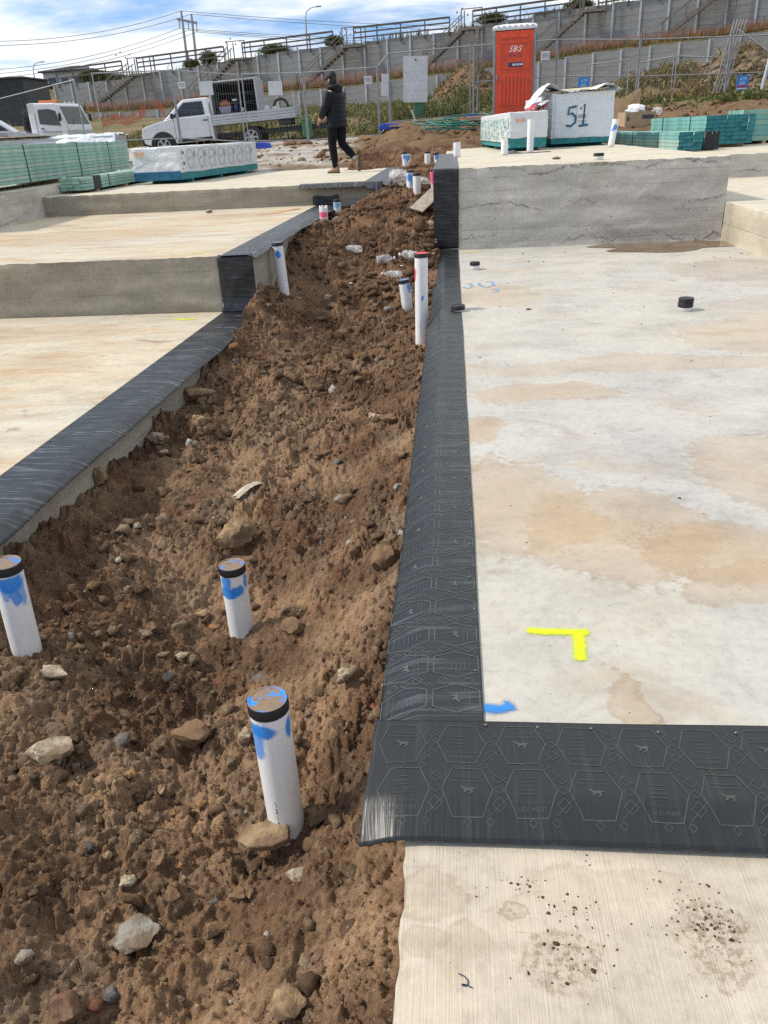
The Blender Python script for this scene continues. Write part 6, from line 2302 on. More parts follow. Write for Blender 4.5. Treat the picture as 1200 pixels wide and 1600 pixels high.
# the canopy opens towards the camera (local +y): move its closed back to the far side
for ch_ in ute.children:
    if ch_.name.startswith('canopy_back'): ch_.location.y = -1.68
    if ch_.name.startswith('shelf'): ch_.location.y = -1.10
    if ch_.name.startswith('lifted_door'): ch_.location.y = .10; ch_.rotation_euler = (R(4), 0, 0)
reel = thing('hose_reel', 'black hose reel on the back of the pickup tray', 'reel')
MB().tube([(.24 * math.cos(a * .3), 0, .26 + .24 * math.sin(a * .3)) for a in range(22)], .045, 8).build('coil', M_BLACKT, reel, 'all')
MB().lathe([(.05, -.1), (.05, .1)], 14).build('hub', M_GREYP, reel, True).rotation_euler = (PI / 2, 0, 0)
MB().box((0, 0, .02), (.4, .2, .04)).build('stand', M_GREYP, reel)
on_ute(reel, (-1.10, .45, .95))
jc = MB().box((0, 0, .14), (.22, .16, .28)).box((.0, 0, .31), (.10, .05, .06)).build('jerrycan', M_WHITE_P, None, bevel=.03)
tag(on_ute(jc, (-.62, .62, .95)), 'white jerrycan on the pickup tray beside the canopy', 'jerrycan')
bk = MB().lathe([(.12, 0), (.14, .28), (.145, .285), (.13, .29)], 22).build('bucket', M_WHITE_P, None, True)
tag(on_ute(bk, (-.95, .74, .93)), 'white bucket in front of the hose reel', 'bucket')

# --- cab-over truck behind the fence
tr = at_y(104, 232, 37)
trk = thing('truck', 'white cab over truck with amber roof beacons behind the fence', 'truck', (tr.x, tr.y, float(ground_z(tr.x, tr.y)) - .05), rot=(0, R(1.5), R(-9)))
# local x forward (cab front), origin under the cab centre
cabp = [(.85, .55), (.92, 1.05), (.86, 1.25), (.52, 2.02), (.40, 2.10), (-.85, 2.12), (-.95, 2.0), (-.95, .55)]
MB().prism(cabp, -.95, .95, 'y').build('cab', M_CARW, trk, bevel=.06, seg=3)
for s in (-1, 1):
    MB().add([(.58, s * .957, 1.22), (-.45, s * .957, 1.30), (-.45, s * .957, 1.86), (.10, s * .957, 1.88), (.42, s * .957, 1.80)], [(0, 1, 2, 3, 4)]).build('side_window', M_GLASS, trk)
    MB().box((-.02, s * .955, 1.0), (1.15, .012, .012)).build('door_line', M_BLACKT, trk)
    MB().box((-.62, s * .957, 1.3), (.012, .012, 1.1)).build('door_line', M_BLACKT, trk)
    MB().box((-.35, s * .965, 1.12), (.14, .03, .04)).build('door_handle', M_BLACKT, trk)
    MB().box((.72, s * 1.15, 1.55), (.06, .18, .30)).build('mirror', M_BLACKT, trk, bevel=.03)
    MB().tube([(.6, s * .95, 1.75), (.72, s * 1.12, 1.72)], .015, 6).build('mirror_arm', M_BLACKT, trk)
    wheel(trk, .15, s * .85, .40, .24, 8); wheel(trk, -3.1, s * .80, .40, .3, 8)
    MB().box((.93, s * .70, .80), (.05, .34, .18)).build('headlight', M_LAMP, trk, bevel=.02)
def wsp(y, z): return (.925 - .0 + (.52 - .86) * (z - 1.25) / .77 - .055, y, z)
MB().add([wsp(-.84, 1.28), wsp(.84, 1.28), wsp(.78, 1.97), wsp(-.78, 1.97)], [(0, 1, 2, 3)]).build('windscreen', M_GLASS, trk)
for y_ in (-.45, .2): MB().beam(wsp(y_, 1.28), wsp(y_ + .3, 1.50), .02, .03).build('wiper', M_BLACKT, trk)
MB().box((-.2, -.35, 2.17), (.9, .28, .10)).build('beacon_bar', M_AMBER, trk, bevel=.02)
for y_ in (.15, .5, .8): MB().box((.25, y_, 2.15), (.06, .10, .05)).build('roof_lamp', M_LAMP, trk)
MB().box((-2.0, 0, .62), (4.4, .8, .2)).build('chassis', M_BLACKT, trk)
MB().box((-2.9, 0, .98), (3.4, 1.95, .12)).build('tray', M_ALU, trk)
MB().box((-1.25, 0, 1.45), (.08, 1.9, .9)).build('headboard', M_BLACKT, trk)
MB().box((.90, 0, .58), (.10, 1.85, .22)).build('bumper', M_BLACKT, trk, bevel=.03)

# --- white car at the far left
su = at_y(-8, 240, 36)
suv = thing('parked_car', 'white car with dark glass parked beyond the truck', 'car', (su.x, su.y, float(ground_z(su.x, su.y))), R(18))
pr_ = [(2.25, .45), (2.28, .75), (2.1, .95), (1.1, 1.05), (-2.1, 1.10), (-2.25, .9), (-2.22, .45), (-1.75, .40)] + [(x, z) for x, z in reversed(arch(-1.35, .42, .40))] + list(reversed(arch(1.40, .42, .40))) + [(1.9, .42)]
MB().prism(pr_, -.88, .88, 'y').build('body', M_CARW, suv, bevel=.05, seg=3)
MB().loft(frustum((-2.1, 1.2, .86), (-1.7, .45, .68), 1.04, 1.58)).build('cabin', M_CARW, suv, bevel=.06, seg=3)
for s in (-1, 1):
    g_ = lambda x, z: (x, s * (.86 - .18 * (z - 1.04) / .54 + .008), z)
    MB().add([g_(-1.75, 1.12), g_(.95, 1.12), g_(.42, 1.50), g_(-1.5, 1.50)], [(0, 1, 2, 3)]).build('side_window', M_GLASS, suv)
    MB().box((-2.2, s * .68, .92), (.12, .34, .2)).build('tail_lamp', M_REDL, suv, bevel=.03)
    MB().box((2.15, s * .65, .85), (.2, .36, .14)).build('headlight', M_LAMP, suv, bevel=.03)
    wheel(suv, -1.35, s * .78, .34); wheel(suv, 1.40, s * .78, .34)
MB().add([(-2.06, -.76, 1.12), (-2.06, .76, 1.12), (-1.76, .64, 1.5), (-1.76, -.64, 1.5)], [(0, 1, 2, 3)]).build('rear_window', M_GLASS, suv)
rc = at_y(4, 236, 29.0)
rcar = thing('parked_car', 'dark car showing only its red tail lamp beside the sheet pack', 'car', (rc.x - 2.6, rc.y + .6, float(ground_z(rc.x, rc.y)) - .25), R(186))
MB().prism([(x, z * .92) for x, z in pr_], -.86, .86, 'y').build('body', simple('dark_car_paint', (.05, .05, .06), .3, .1), rcar, bevel=.05, seg=3)
MB().loft(frustum((-1.9, 1.0, .84), (-1.3, .4, .66), .98, 1.36)).build('cabin', M_GLASS, rcar, bevel=.05, seg=3)
for s in (-1, 1):
    MB().box((-2.2, s * .66, .82), (.12, .40, .2)).build('tail_lamp', M_REDL, rcar, bevel=.03)
    wheel(rcar, -1.35, s * .78, .34); wheel(rcar, 1.40, s * .78, .34)

# ================================================================== far left: shed, houses, lamps, power line
M_SHED = simple('charcoal_sheet_steel', (.035, .040, .045), .6, .15, 2)
M_ROOF = simple('dark_grey_roof_tiles', (.055, .058, .066), .8, .2, 2, bump=.2)
M_HWALL = simple('pale_render_wall', (.42, .42, .42), .8, .1, 2)
M_HDARK = simple('charcoal_cladding', (.06, .062, .068), .8, .15, 2)
a = at_y(-30, 126, 62); b = at_y(35, 127, 62); c0 = at_y(0, 178, 62)
t = thing('site_shed', 'charcoal steel shed on the left hillside', 'shed', (a.x, a.y, c0.z - 1.5))
MB().box(((b.x - a.x) / 2, 2, (a.z - c0.z + 1.5) / 2), (b.x - a.x, 4, a.z - c0.z + 1.5)).build('wall', M_SHED, t)
for k in range(14): MB().box(((b.x - a.x) * (k + .5) / 14, -.02, (a.z - c0.z + 1.5) / 2), (.06, .05, a.z - c0.z + 1.45)).build('sheet_rib', M_SHED, t)
MB().box(((b.x - a.x) / 2, 2, a.z - c0.z + 1.56), (b.x - a.x + .3, 4.4, .1)).build('roof', M_ROOF, t)


def house(label, pxl, pxr, py_eave, py_ridge, py_base, y, storeys=2, wall=None, depth=9):
    a, b = at_y(pxl, py_eave, y), at_y(pxr, py_eave, y)
    W_ = b.x - a.x
    zb, ze, zr = at_y((pxl + pxr) / 2, py_base, y).z, (a.z + b.z) / 2, at_y((pxl + pxr) / 2, py_ridge, y).z
    t = thing('house', label, 'house', (a.x, y, zb - 3))
    he, hr = ze - zb + 3, zr - zb + 3
    MB().box((W_ / 2, depth / 2, he / 2), (W_, depth, he)).build('wall', wall or M_HWALL, t)
    e = .5
    MB().loft([[Vector((-e, -e, he)), Vector((W_ + e, -e, he)), Vector((W_ + e, depth + e, he)), Vector((-e, depth + e, he))],
               [Vector((-e, -e, he + .18)), Vector((W_ + e, -e, he + .18)), Vector((W_ + e, depth + e, he + .18)), Vector((-e, depth + e, he + .18))],
               [Vector((W_ * .38, depth * .48, hr)), Vector((W_ * .62, depth * .48, hr)), Vector((W_ * .62, depth * .52, hr)), Vector((W_ * .38, depth * .52, hr))]]).build('roof', M_ROOF, t)
    for k in range(3):
        wn = MB().box((W_ * (.2 + .3 * k), -.03, he - 1.3), (W_ * .16, .08, 1.2)).build('window', M_HDARK, t)
        MB().box((W_ * (.2 + .3 * k), -.075, he - 1.3), (W_ * .13, .02, 1.0)).build('pane', M_GLASS, wn)
    return t


house('two storey house with dark hip roof above the stair end', 66, 132, 112, 99, 150, 125, wall=M_HWALL)
house('low dark roofed house beside the two storey one', 40, 80, 134, 127, 152, 118, wall=M_HDARK)
house('flat dark house at the far left skyline', 0, 46, 132, 125, 152, 130, wall=M_HDARK)
house('charcoal roofed house tucked under the first railing', 112, 182, 122, 108, 150, 135, wall=M_HDARK)


def street_lamp(label, base, top, side, y):
    a, b = at_y(*base, y), at_y(*top, y)
    t = thing('street_lamp', label, 'street lamp', (a.x, a.y, a.z - 2))
    h = b.z - a.z + 2
    dx_ = b.x - a.x
    MB().tube([(0, 0, 0), (dx_ * .6, 0, h * .7), (dx_, 0, h - .3)] , [.11, .09, .06], 8).build('pole', M_GALVD, t, True)
    MB().tube([(dx_, 0, h - .3), (dx_ + side * .15, 0, h + .2), (dx_ + side * .6, 0, h + .5), (dx_ + side * 1.2, 0, h + .6)], [.06, .05, .045, .04], 8).build('arm', M_GALVD, t, True)
    MB().box((dx_ + side * 1.45, 0, h + .6), (.6, .22, .12)).build('lamp_head', M_GALVD, t, bevel=.03)
    return t


street_lamp('street lamp beside the two storey house', (57, 142), (51, 106), 1, 112)
street_lamp('street lamp rising behind the railing above the pickup', (480, 78), (477, 22), 1, 95)

yp = 150
t = thing('power_pole', 'twin pole transmission tower with crossarm on the skyline', 'power pole', at_y(300, 95, yp))
org = t.location.copy()
L3 = lambda px, py: at_y(px, py, yp) - org
for (b_, tp_) in (((291, 92), (283, 17)), ((305, 95), (299, 22))):
    MB().tube([L3(*b_) + Vector((0, 0, -6)), L3(*tp_)], [.30, .18], 8).build('pole', M_GALVD, t, True)
MB().beam(L3(277, 30), L3(308, 36), .22, .35).build('crossarm', M_GALVD, t)
for px in (280, 294, 307): MB().tube([L3(px, 30 + (px - 277) * .19), L3(px + 1, 44 + (px - 277) * .19)], .09, 6).build('insulator', M_GALVD, t)
for k, (px, py, lab) in enumerate([(280, 44, 'lowest'), (294, 47, 'middle'), (307, 50, 'outer'), (283, 17, 'upper'), (299, 22, 'topmost')]):
    p0 = at_y(px, py, yp)
    for s, (ex, ey, dy) in enumerate(((-80, 112 + 7 * k - (70 if k > 2 else 0), -25), (1290, 26 + 8 * k - (40 if k > 2 else 0), 60))):
        p1 = at_y(ex, ey, yp + dy)
        pts = []
        for q in range(17):
            f_ = q / 16
            p = p0.lerp(p1, f_)
            p.z -= 4 * f_ * (1 - f_) * (1.5 if s == 0 else 3.0)
            pts.append(p)
        o = MB().tube(pts, .035, 5).build('power_line', M_RAIL)
        tag(o, ('%s conductor running from the power pole towards the %s' % (lab, 'houses' if s == 0 else 'high end of the wall')), 'power line')

# ================================================================== planting
def leaf_mat(name, a, b):
    m, nt = new_mat(name)
    t_ = nt.n('ShaderNodeAttribute', _attribute_name='tint').outputs['Color']
    n = nt.noise(nt.obj(), 3, 3)
    c = nt.mix(1.0, t_, nt.ramp(n, [(.3, (.7, .7, .7)), (.7, (1.25, 1.25, 1.25))]), 'MULTIPLY')
    bs = nt.n('ShaderNodeBsdfDiffuse', Color=c)
    tr_ = nt.n('ShaderNodeBsdfTranslucent', Color=c)
    mx = nt.n('ShaderNodeMixShader', i0=.25, i1=bs.outputs[0], i2=tr_.outputs[0])
    nt.n('ShaderNodeOutputMaterial', Surface=mx.outputs[0])
    return m


M_LEAF = leaf_mat('foliage', 0, 0)
OLIVE, STRAW, GREEN_, RUST = np.array([.115, .125, .045]), np.array([.30, .24, .12]), np.array([.07, .115, .035]), np.array([.24, .12, .055])


def blades(pts, hs, ws, cols, r, lean=.35):
    """grass/weed stems: narrow bent triangles; returns verts, faces, colours"""
    n = len(pts)
    a = r.uniform(0, 2 * PI, n)
    dx_, dy_ = np.cos(a), np.sin(a)
    ln = r.normal(0, lean, n) * hs
    la = r.uniform(0, 2 * PI, n)
    p = np.asarray(pts)
    b0 = p + np.stack([dx_ * ws, dy_ * ws, 0 * ws], 1)
    b1 = p - np.stack([dx_ * ws, dy_ * ws, 0 * ws], 1)
    mdl = p + np.stack([np.cos(la) * ln * .35 + dx_ * ws * .8, np.sin(la) * ln * .35 + dy_ * ws * .8, hs * .55], 1)
    mdr = p + np.stack([np.cos(la) * ln * .35 - dx_ * ws * .8, np.sin(la) * ln * .35 - dy_ * ws * .8, hs * .55], 1)
    tp = p + np.stack([np.cos(la) * ln, np.sin(la) * ln, hs], 1)
    V = np.stack([b0, b1, mdr, mdl, tp], 1).reshape(-1, 3)
    k = np.arange(n)[:, None] * 5
    Fc = np.concatenate([k + np.array([[0, 1, 2]]), k + np.array([[0, 2, 3]]), k + np.array([[3, 2, 4]])])
    C = np.repeat(np.concatenate([cols, np.ones((n, 1))], 1), 5, axis=0)
    return V, Fc, C


def grass_patch(label, n, fx, seed, hr=(.12, .55), mixw=(.4, .4, .15, .05), name='weeds'):
    r = np.random.default_rng(seed)
    x, y = fx(r, n)
    z = ground_z(x, y)
    cl = sstep(-.35, .45, fbm(x * .55, y * .4, 3, seed))
    keep = r.uniform(size=n) < (.15 + .85 * cl)
    x, y, z, cl = x[keep], y[keep], z[keep], cl[keep]
    h = (hr[0] + (hr[1] - hr[0]) * r.uniform(0, 1, len(x)) ** 2.2) * (.4 + .9 * cl)
    idx = r.choice(4, len(x), p=mixw)
    cols = np.array([OLIVE, STRAW, GREEN_, RUST])[idx] * r.uniform(.7, 1.3, (len(x), 1))
    V, Fc, C = blades(np.stack([x, y, z - .03], 1), h * .8, r.uniform(.010, .045, len(x)), cols, r, .8)
    # broad leaves and seed heads among the stems
    m_ = len(x)
    c0 = np.stack([x + r.normal(0, .06, m_), y + r.normal(0, .06, m_), z + h * r.uniform(.05, .75, m_)], 1)
    q = r.normal(size=(m_, 2, 3))
    sz = r.uniform(.02, .065, m_)[:, None]
    a_ = q[:, 0] / np.linalg.norm(q[:, 0], axis=1)[:, None] * sz * 1.5
    b_ = q[:, 1] / np.linalg.norm(q[:, 1], axis=1)[:, None] * sz * .8
    LV = np.stack([c0 - a_, c0 + b_, c0 + a_, c0 - b_], 1).reshape(-1, 3)
    kk = np.arange(m_)[:, None] * 4 + len(V)
    LF = np.concatenate([kk + np.array([[0, 1, 2]]), kk + np.array([[0, 2, 3]])])
    LC = np.repeat(np.concatenate([cols * r.uniform(.6, 1.25, (m_, 1)), np.ones((m_, 1))], 1), 4, axis=0)
    o = np_mesh(name, np.concatenate([V, LV]), np.concatenate([Fc, LF]), M_LEAF, attr=np.concatenate([C, LC]))
    return tag(o, label, 'weeds', kind='stuff')


grass_patch('rank green and straw weeds behind the fence below the walls', 52000, lambda r, n: (r.uniform(-18, 3.5, n), r.uniform(29.5, 62, n)), 3, mixw=(.42, .33, .20, .05))
grass_patch('tall weeds in front of the earth mound behind the blank sign', 15000, lambda r, n: (r.uniform(-2.5, 2.6, n), r.uniform(29.5, 38.5, n)), 4, (.3, .85), (.5, .22, .26, .02))
grass_patch('dry brown grass on the bank behind the cardboard', 15000, lambda r, n: (r.uniform(3.5, 14, n), r.uniform(29.3, 37, n)), 5, (.15, .5), (.22, .50, .10, .18))
grass_patch('short green grass at the far fence foot', 9000, lambda r, n: (r.uniform(5.5, 13, n), r.uniform(24.5, 29.5, n)), 6, (.06, .22), (.35, .2, .42, .03))
grass_patch('sparse dry hillside grass left of the walls', 7000, lambda r, n: (r.uniform(-60, -30, n), r.uniform(60, 105, n)), 7, (.3, 1.0), (.25, .6, .1, .05))
# fringe on terrace and wall top
r = np.random.default_rng(12)
n = 9000
s = r.uniform(S0, S1, n); of = r.uniform(.3, 2.9, n)
P = np.array([wall_pt(a_, basf(a_) - .08, o_) for a_, o_ in zip(s, of)])
cols = np.array([OLIVE, STRAW, GREEN_, RUST])[r.choice(4, n, p=(.15, .4, .05, .4))] * r.uniform(.7, 1.2, (n, 1))
V, Fc, C = blades(P, r.uniform(.2, .65, n), r.uniform(.015, .04, n), cols, r)
tag(np_mesh('terrace_grass', V, Fc, M_LEAF, attr=C), 'rusty dry grass on the terrace between the two wall tiers', 'grass', kind='stuff')
n = 3000
s = r.uniform(S0, S1, n); of = r.uniform(-2.5, -.2, n)
P = np.array([wall_pt(a_, topf(a_) - .12, o_) for a_, o_ in zip(s, of)])
keep = r.uniform(size=n) < sstep(-.2, .4, gnoise(s * .25, s * 0, 8))
cols = np.array([OLIVE, STRAW, GREEN_, RUST])[r.choice(4, n, p=(.45, .2, .3, .05))] * r.uniform(.6, 1.1, (n, 1))
V, Fc, C = blades(P[keep], r.uniform(.2, .9, n)[keep], r.uniform(.02, .05, n)[keep], cols[keep], r)
tag(np_mesh('hilltop_grass', V, Fc, M_LEAF, attr=C), 'scrubby grass fringe along the top of the upper wall', 'grass', kind='stuff')


def shrub(label, p, rx, h, n, seed, cols=(OLIVE, GREEN_), leaf=.12, name='shrub', trunk=True):
    r = np.random.default_rng(seed)
    t = thing(name, label, 'shrub', p)
    if trunk:
        for k in range(4):
            a = r.uniform(0, 2 * PI)
            MB().tube([(0, 0, -.3), (math.cos(a) * rx * .25, math.sin(a) * rx * .25, h * .4), (math.cos(a) * rx * .5, math.sin(a) * rx * .5, h * .75)], [.05, .035, .015], 6).build('branch', simple('shrub_bark', (.12, .09, .06), .9), t)
    u = r.normal(size=(n, 3)); u /= np.linalg.norm(u, axis=1)[:, None]
    rad = r.uniform(.25, 1, n) ** .8
    lob = 1 + .30 * fbm(u[:, 0] * 2.2 + seed, u[:, 1] * 2.2 + u[:, 2], 3, seed)
    c_ = u * (rad * lob)[:, None] * np.array([rx, rx, h * .5]) + np.array([0, 0, h * .52])
    q = r.normal(size=(n, 2, 3)); 
    a_ = q[:, 0] / np.linalg.norm(q[:, 0], axis=1)[:, None] * leaf
    b_ = q[:, 1] / np.linalg.norm(q[:, 1], axis=1)[:, None] * leaf * .5
    V = np.stack([c_ - a_, c_ + b_, c_ + a_, c_ - b_], 1).reshape(-1, 3)
    Fc = np.arange(n * 4).reshape(n, 4)
    col = np.array(cols)[r.integers(len(cols), size=n)] * r.uniform(.55, 1.3, (n, 1))
    C = np.repeat(np.concatenate([col, np.ones((n, 1))], 1), 4, axis=0)
    np_mesh('crown', V, Fc, M_LEAF, t, attr=C)
    return t


for k, (px, py, rx, h, lab) in enumerate([(150, 126, 2.0, 1.6, 'sprawling shrub behind the lowest railing'), (300, 103, 1.0, 1.3, 'round dark shrub right below the power pole'), (328, 99, 1.2, 1.9, 'tall dense bush right of the power pole'), (430, 82, 1.8, 1.3, 'low shrub above the pickup tray'), (522, 70, 1.1, 1.4, 'bushy shrub next to the stair behind the man'), (768, 36, 1.6, 1.4, 'dark shrub above the left side of the toilet roof'), (905, 12, 1.5, 1.2, 'shrub on the skyline beside the stair head')]):
    sv, zv = at_wall(px, py + 3, -1.6)
    shrub(lab, wall_pt(sv, topf(sv) - .1, -1.6), rx * .8, h * .75, int(2600 * rx), 40 + k, (OLIVE * .8, GREEN_ * .7), .075)
for k, (px, lab) in enumerate([(205, 'first'), (371, 'second'), (545, 'third'), (728, 'fourth')]):
    # little pink-red bunting flags at the stair heads
    sv, zv = at_wall(px, 70, 1.5)
    base = [(197, 104), (368, 84), (546, 70), (728, 40)][k]
    sv, zv = at_wall(base[0] - 6, base[1], 1.5)
    t = thing('warning_tape', '%s loop of red warning tape at a stair head' % ['lowest', 'second lowest', 'man side', 'sign side'][k] if False else ['loop of red warning tape at the stair head behind the truck', 'loop of red warning tape at the stair head behind the pickup', 'loop of red warning tape at the stair head behind the man', 'loop of red warning tape at the stair head behind the blank sign'][k], 'warning tape', wall_pt(sv, zv, 1.5))
    for q in range(4):
        MB().box((q * .42 - .4, 0, .9 + .25 * math.sin(q * 2.1)), (.11, .02, .13), (0, q * .6, 0)).build('tape_flag', simple('red_tape', (.55, .05, .05), .6), t)

# small bare sapling by the toilet
t = thing('bare_sapling', 'thin leafless sapling beside the portable toilet', 'tree', at_y(746, 182, 29.5))
mb = MB().tube([(0, 0, -.3), (.02, 0, 1.2), (-.02, 0, 2.6)], [.05, .04, .012], 7)
mb.build('trunk', simple('grey_bark', (.20, .18, .16), .9, .2, 10), t, True)
rr = random.Random(5)
for k in range(11):
    z_ = .9 + k * .14
    a = rr.uniform(0, 2 * PI)
    l_ = rr.uniform(.5, 1.0)
    MB().tube([(0, 0, z_), (math.cos(a) * l_ * .4, math.sin(a) * l_ * .2, z_ + l_ * .5), (math.cos(a) * l_ * .6, math.sin(a) * l_ * .3, z_ + l_ * 1.1)], [.016, .011, .004], 5).build('twig', simple('grey_bark', (.20, .18, .16), .9), t, True)

# ================================================================== odds and ends between the fence and the slabs
def cabinet(label, px, py, y, w_, h_):
    p = at_y(px, py, y)
    t = thing('service_pillar', label, 'utility box', (p.x, p.y, p.z))
    g = simple('utility_green', (.035, .16, .075), .5, .1, 5)
    MB().box((0, 0, h_ / 2), (w_, w_ * .7, h_)).build('body', g, t, bevel=.02)
    MB().box((0, 0, h_ + .015), (w_ + .05, w_ * .7 + .05, .05)).build('lid', g, t, bevel=.015)
    MB().box((0, -w_ * .36, h_ * .5), (w_ * .8, .01, h_ * .75)).build('door', g, t, bevel=.004)
    return t


cabinet('green service pillar behind the plank', 655, 187, 30.0, .34, .50)
cabinet('green service pillar behind the fence at the pickup tail', 481, 214, 29.0, .30, .52)
pa, pb_ = at_y(604, 194, 24.6), at_y(768, 181, 24.6)
pl_ = thing('plank', 'weathered plank bridging the blue fence feet', 'plank', (0, 0, 0))
MB().beam(pa, pb_, .24, .06).build('board', M_WOOD, pl_, bevel=.006)
MB().beam(pa + Vector((.1, -.22, -.06)), pb_ + Vector((0, -.2, -.07)), .20, .05).build('board', M_WOOD, pl_, bevel=.006)
pk = at_y(651, 197, 24.3)
o = MB().beam((0, 0, 0), (-.13, 0, .42), .035, .035).build('survey_peg', simple('white_peg', (.62, .60, .54), .7, .1)); o.location = pk
tag(o, 'white survey peg leaning on the plank', 'peg')
hz = at_y(705, 214, 22.8)
hs = thing('hose', 'tangled green garden hose on the earth bank', 'hose', (hz.x, hz.y, float(ground_z(hz.x, hz.y))))
pts = []
rr = random.Random(9)
for k in range(150):
    a = k * .33
    rad = .42 + .22 * math.sin(k * .11) + rr.uniform(-.02, .02)
    cx_ = .35 * math.sin(k * .045)
    x_, y_ = cx_ + rad * math.cos(a) * 1.3, rad * math.sin(a) * .8
    pts.append((x_, y_, float(ground_z(hz.x + x_, hz.y + y_)) - hs.location.z + .12 + .10 * abs(math.sin(k * .21)) + .16 * max(0, math.sin(k * .07))))
MB().tube(pts, .016, 6).build('hose_coil', simple('green_hose', (.015, .16, .12), .4, .15), hs, 'all')
# cardboard
M_CARD = simple('brown_cardboard', (.33, .22, .12), .8, .12, 6, bump=.05)
M_CARDL = simple('light_cardboard', (.42, .31, .19), .8, .12, 6, bump=.05)
def sheet_card(label, px0, px1, py0, py1, y, lean, name='cardboard_sheet', t_=.012, rise=0):
    a, b = at_y(px0, py1, y), at_y(px1, py1, y)
    h_ = at_y(px0, py0, y).z - a.z
    t = MB()
    L = b.x - a.x
    t.add([(0, 0, 0), (L, 0, (b.z - a.z)), (L * .97, lean, h_ + rise), (0, lean, h_), (0, t_, 0), (L, t_, (b.z - a.z)), (L * .97, lean + t_, h_ + rise), (0, lean + t_, h_)], [(0, 1, 2, 3), (4, 7, 6, 5), (0, 4, 5, 1), (1, 5, 6, 2), (2, 6, 7, 3), (3, 7, 4, 0)])
    o = t.build(name, M_CARD); o.location = a
    return tag(o, label, 'cardboard')
sheet_card('large flat cardboard sheet standing with a lit top edge', 961, 999, 160, 192, 24.2, .12, t_=.10, rise=.30)
sheet_card('torn cardboard flap beside the pack painted 51', 946, 968, 153, 188, 23.6, .2)
bx_ = at_y(994, 206, 22.6)
cb = thing('cardboard_box', 'open cardboard box stuffed with white plastic', 'box', (bx_.x - .02, bx_.y, bx_.z - .02), R(12))
for (c_, d_) in (((0, -.24, .27), (.80, .02, .42)), ((0, .24, .27), (.80, .02, .42)), ((-.40, 0, .27), (.02, .46, .42)), ((.40, 0, .27), (.02, .46, .42))):
    MB().box(c_, d_).build('side', M_CARDL, cb, bevel=.003)
MB().box((0, 0, .08), (.78, .46, .02)).build('bottom', M_CARDL, cb)
MB().box((.19, -.253, .36), (.30, .006, .09)).build('printed_strip', M_INK, cb)
MB().box((-.33, -.253, .33), (.05, .006, .10)).build('hand_hole', M_INK, cb)
o = MB().box((0, 0, .05), (.72, .44, .12)).build('black_crate', M_BLACKT, None, bevel=.01); o.location = (bx_.x, bx_.y, bx_.z - .10); o.rotation_euler = (0, 0, R(12))
tag(o, 'black crate under the open cardboard box', 'crate')
v, f = rock_shape(4, 66, .35)
o = np_mesh('plastic_wrapping', v * np.array([.30, .18, .16]), f, M_WHITE_P, smooth=True); o.location = (bx_.x - .02, bx_.y, bx_.z + .47)
tag(o, 'bunched white plastic bulging out of the cardboard box', 'plastic')
o = np_mesh('plastic_wrapping', v * np.array([.16, .12, .10]), f, M_CLEAR); o.location = (bx_.x + .52, bx_.y + .1, bx_.z + .44)
tag(o, 'clear plastic tuft blowing at the side of the cardboard box', 'plastic')
pa, pb_ = at_y(962, 205, 21.4), at_y(1000, 206, 21.4)
o = MB().beam(pa, pb_, .10, .045).build('timber_batten', simple('pale_batten', (.48, .43, .36), .8, .1)); tag(o, 'pale batten lying in front of the cardboard box', 'batten')
# orange netting scrap on the bank, bright
a, b = at_y(1112, 158, 30.2), at_y(1150, 168, 29.6)
mb = MB().add([a + Vector((-.35, 0, -.12)), at_y(1122, 139, 30.2), at_y(1126, 141, 30.2), at_y(1132, 152, 30), at_y(1151, 165, 29.7), at_y(1148, 169, 29.6), at_y(1132, 168, 29.6), at_y(1126, 160, 29.9)], [(0, 1, 2), (2, 3, 7), (3, 4, 5, 6, 7), (2, 7, 0)])
o = mb.build('netting_scrap', simple('bright_orange_sheet', (.70, .12, .03), .6, .15, 6, bump=.2)); o.modifiers.new('th', 'SOLIDIFY').thickness = .02
tag(o, 'bright orange netting scrap sagging on the rubble bank', 'netting')
# orange netting sagging in the weeds left of the pickup
for k, (pts_, lab) in enumerate([([(160, 195), (180, 188), (200, 192), (222, 180), (228, 176)], 'sagging bright orange netting in the weeds ahead of the pickup'), ([(246, 168), (252, 172), (258, 180)], 'short orange netting tuft right above the pickup bonnet')]):
    V, U = [], []
    for i, (px, py) in enumerate(pts_):
        p = at_y(px, py, 40)
        V += [p + Vector((0, 0, .28)), p + Vector((0, 0, -.14))]; U += [(i * .8, 1), (i * .8, 0)]
    o = np_mesh('safety_netting', np.array(V), grid_faces(len(pts_), 2), M_NETB, uv=U)
    tag(o, lab, 'netting')

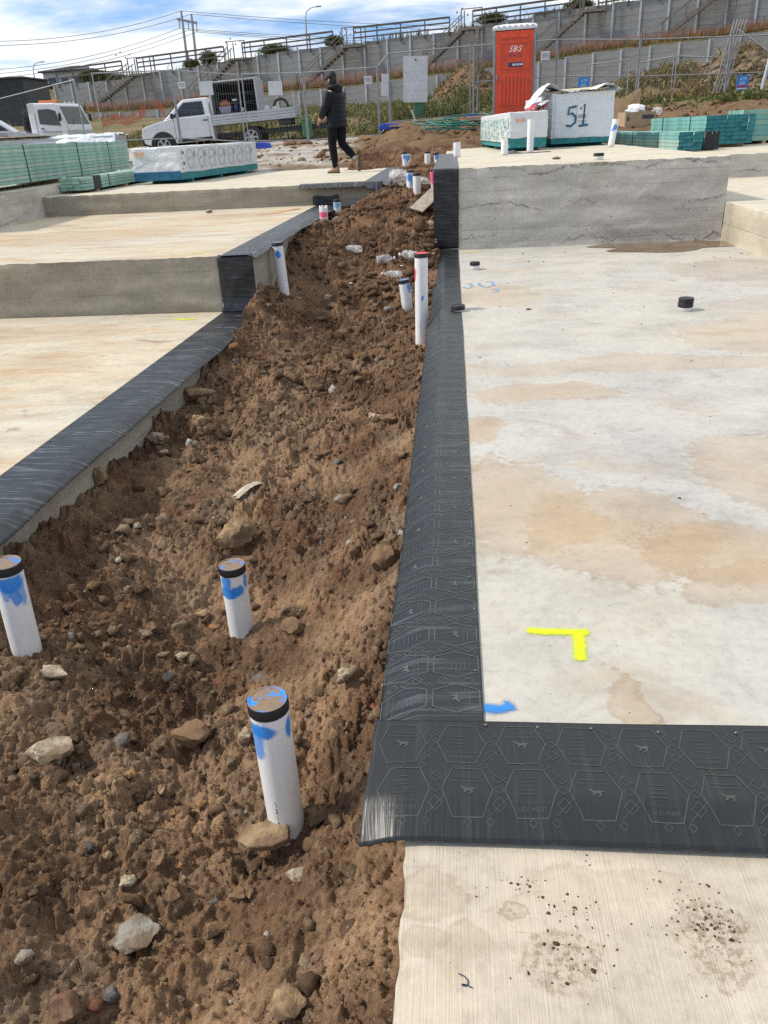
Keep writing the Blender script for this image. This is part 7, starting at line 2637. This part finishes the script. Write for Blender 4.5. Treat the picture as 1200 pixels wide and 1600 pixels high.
# rubble: countable boulders on the right bank, grit elsewhere
rr = np.random.default_rng(21)
P, S_ = [], []
for _ in range(240):
    x_, y_ = rr.normal(10.6, 1.0), rr.normal(33.0, 1.0)
    P.append((x_, y_, float(ground_z(x_, y_)) + .02)); S_.append(rr.uniform(.06, .30) * rr.uniform(.5, 1))
tag(scatter_rocks('rubble', P, S_, _rocks2, M_DIRT, 31, tint=(.20, .15, .10)), 'tumbled brown rubble on the bank at the far fence', 'rubble', kind='stuff')
P, S_ = [], []
for _ in range(260):
    x_, y_ = rr.normal(.8, 1.2), rr.normal(40.0, 1.6)
    P.append((x_, y_, float(ground_z(x_, y_)) + .02)); S_.append(rr.uniform(.03, .16))
for _ in range(500):
    x_, y_ = rr.uniform(-3.4, 1.0), rr.uniform(19.2, 25)
    P.append((x_, y_, float(ground_z(x_, y_)) + .01)); S_.append(rr.pareto(2) * .02 + .015)
for _ in range(900):
    x_, y_ = rr.uniform(3.5, 13), rr.uniform(22, 28.5)
    P.append((x_, y_, float(ground_z(x_, y_)) + .01)); S_.append(rr.pareto(2) * .025 + .015)
S_ = np.minimum(S_, .16)
tag(scatter_rocks('bank_clods', P, S_, _rocks1, M_DIRT, 32, tint=(.17, .10, .055)), 'earth clods strewn over the bank and mound', 'clods', kind='stuff')
P, S_ = [], []
for _ in range(700):
    x_, y_ = rr.uniform(-8, -2.3), rr.uniform(19.3, 26)
    P.append((x_, y_, float(ground_z(x_, y_)) + .01)); S_.append(min(rr.pareto(2.2) * .018 + .010, .13))
tag(scatter_rocks('gravel_clods', P, S_, _rocks1, M_DIRT, 33, tint=(.24, .18, .12)), 'scattered clods and stones on the pale gravel pad', 'clods', kind='stuff')
for k, (px, py, s_, lab) in enumerate([(470, 216, .35, 'broken timber lump on the gravel before the fence'), (455, 230, .28, 'dark clod heap on the gravel pad'), (575, 214, .4, 'flat broken slab at the fence foot behind the man')]):
    p = at_y(px, py, 25.5)
    p.z = float(ground_z(p.x, p.y)) + .06
    v, f = rock_shape(3, 900 + k, .3)
    o = np_mesh('earth_lump', v * np.array([s_, s_ * .7, s_ * .35]), f, RM['clod']); o.location = p
    tag(o, lab, 'lump')
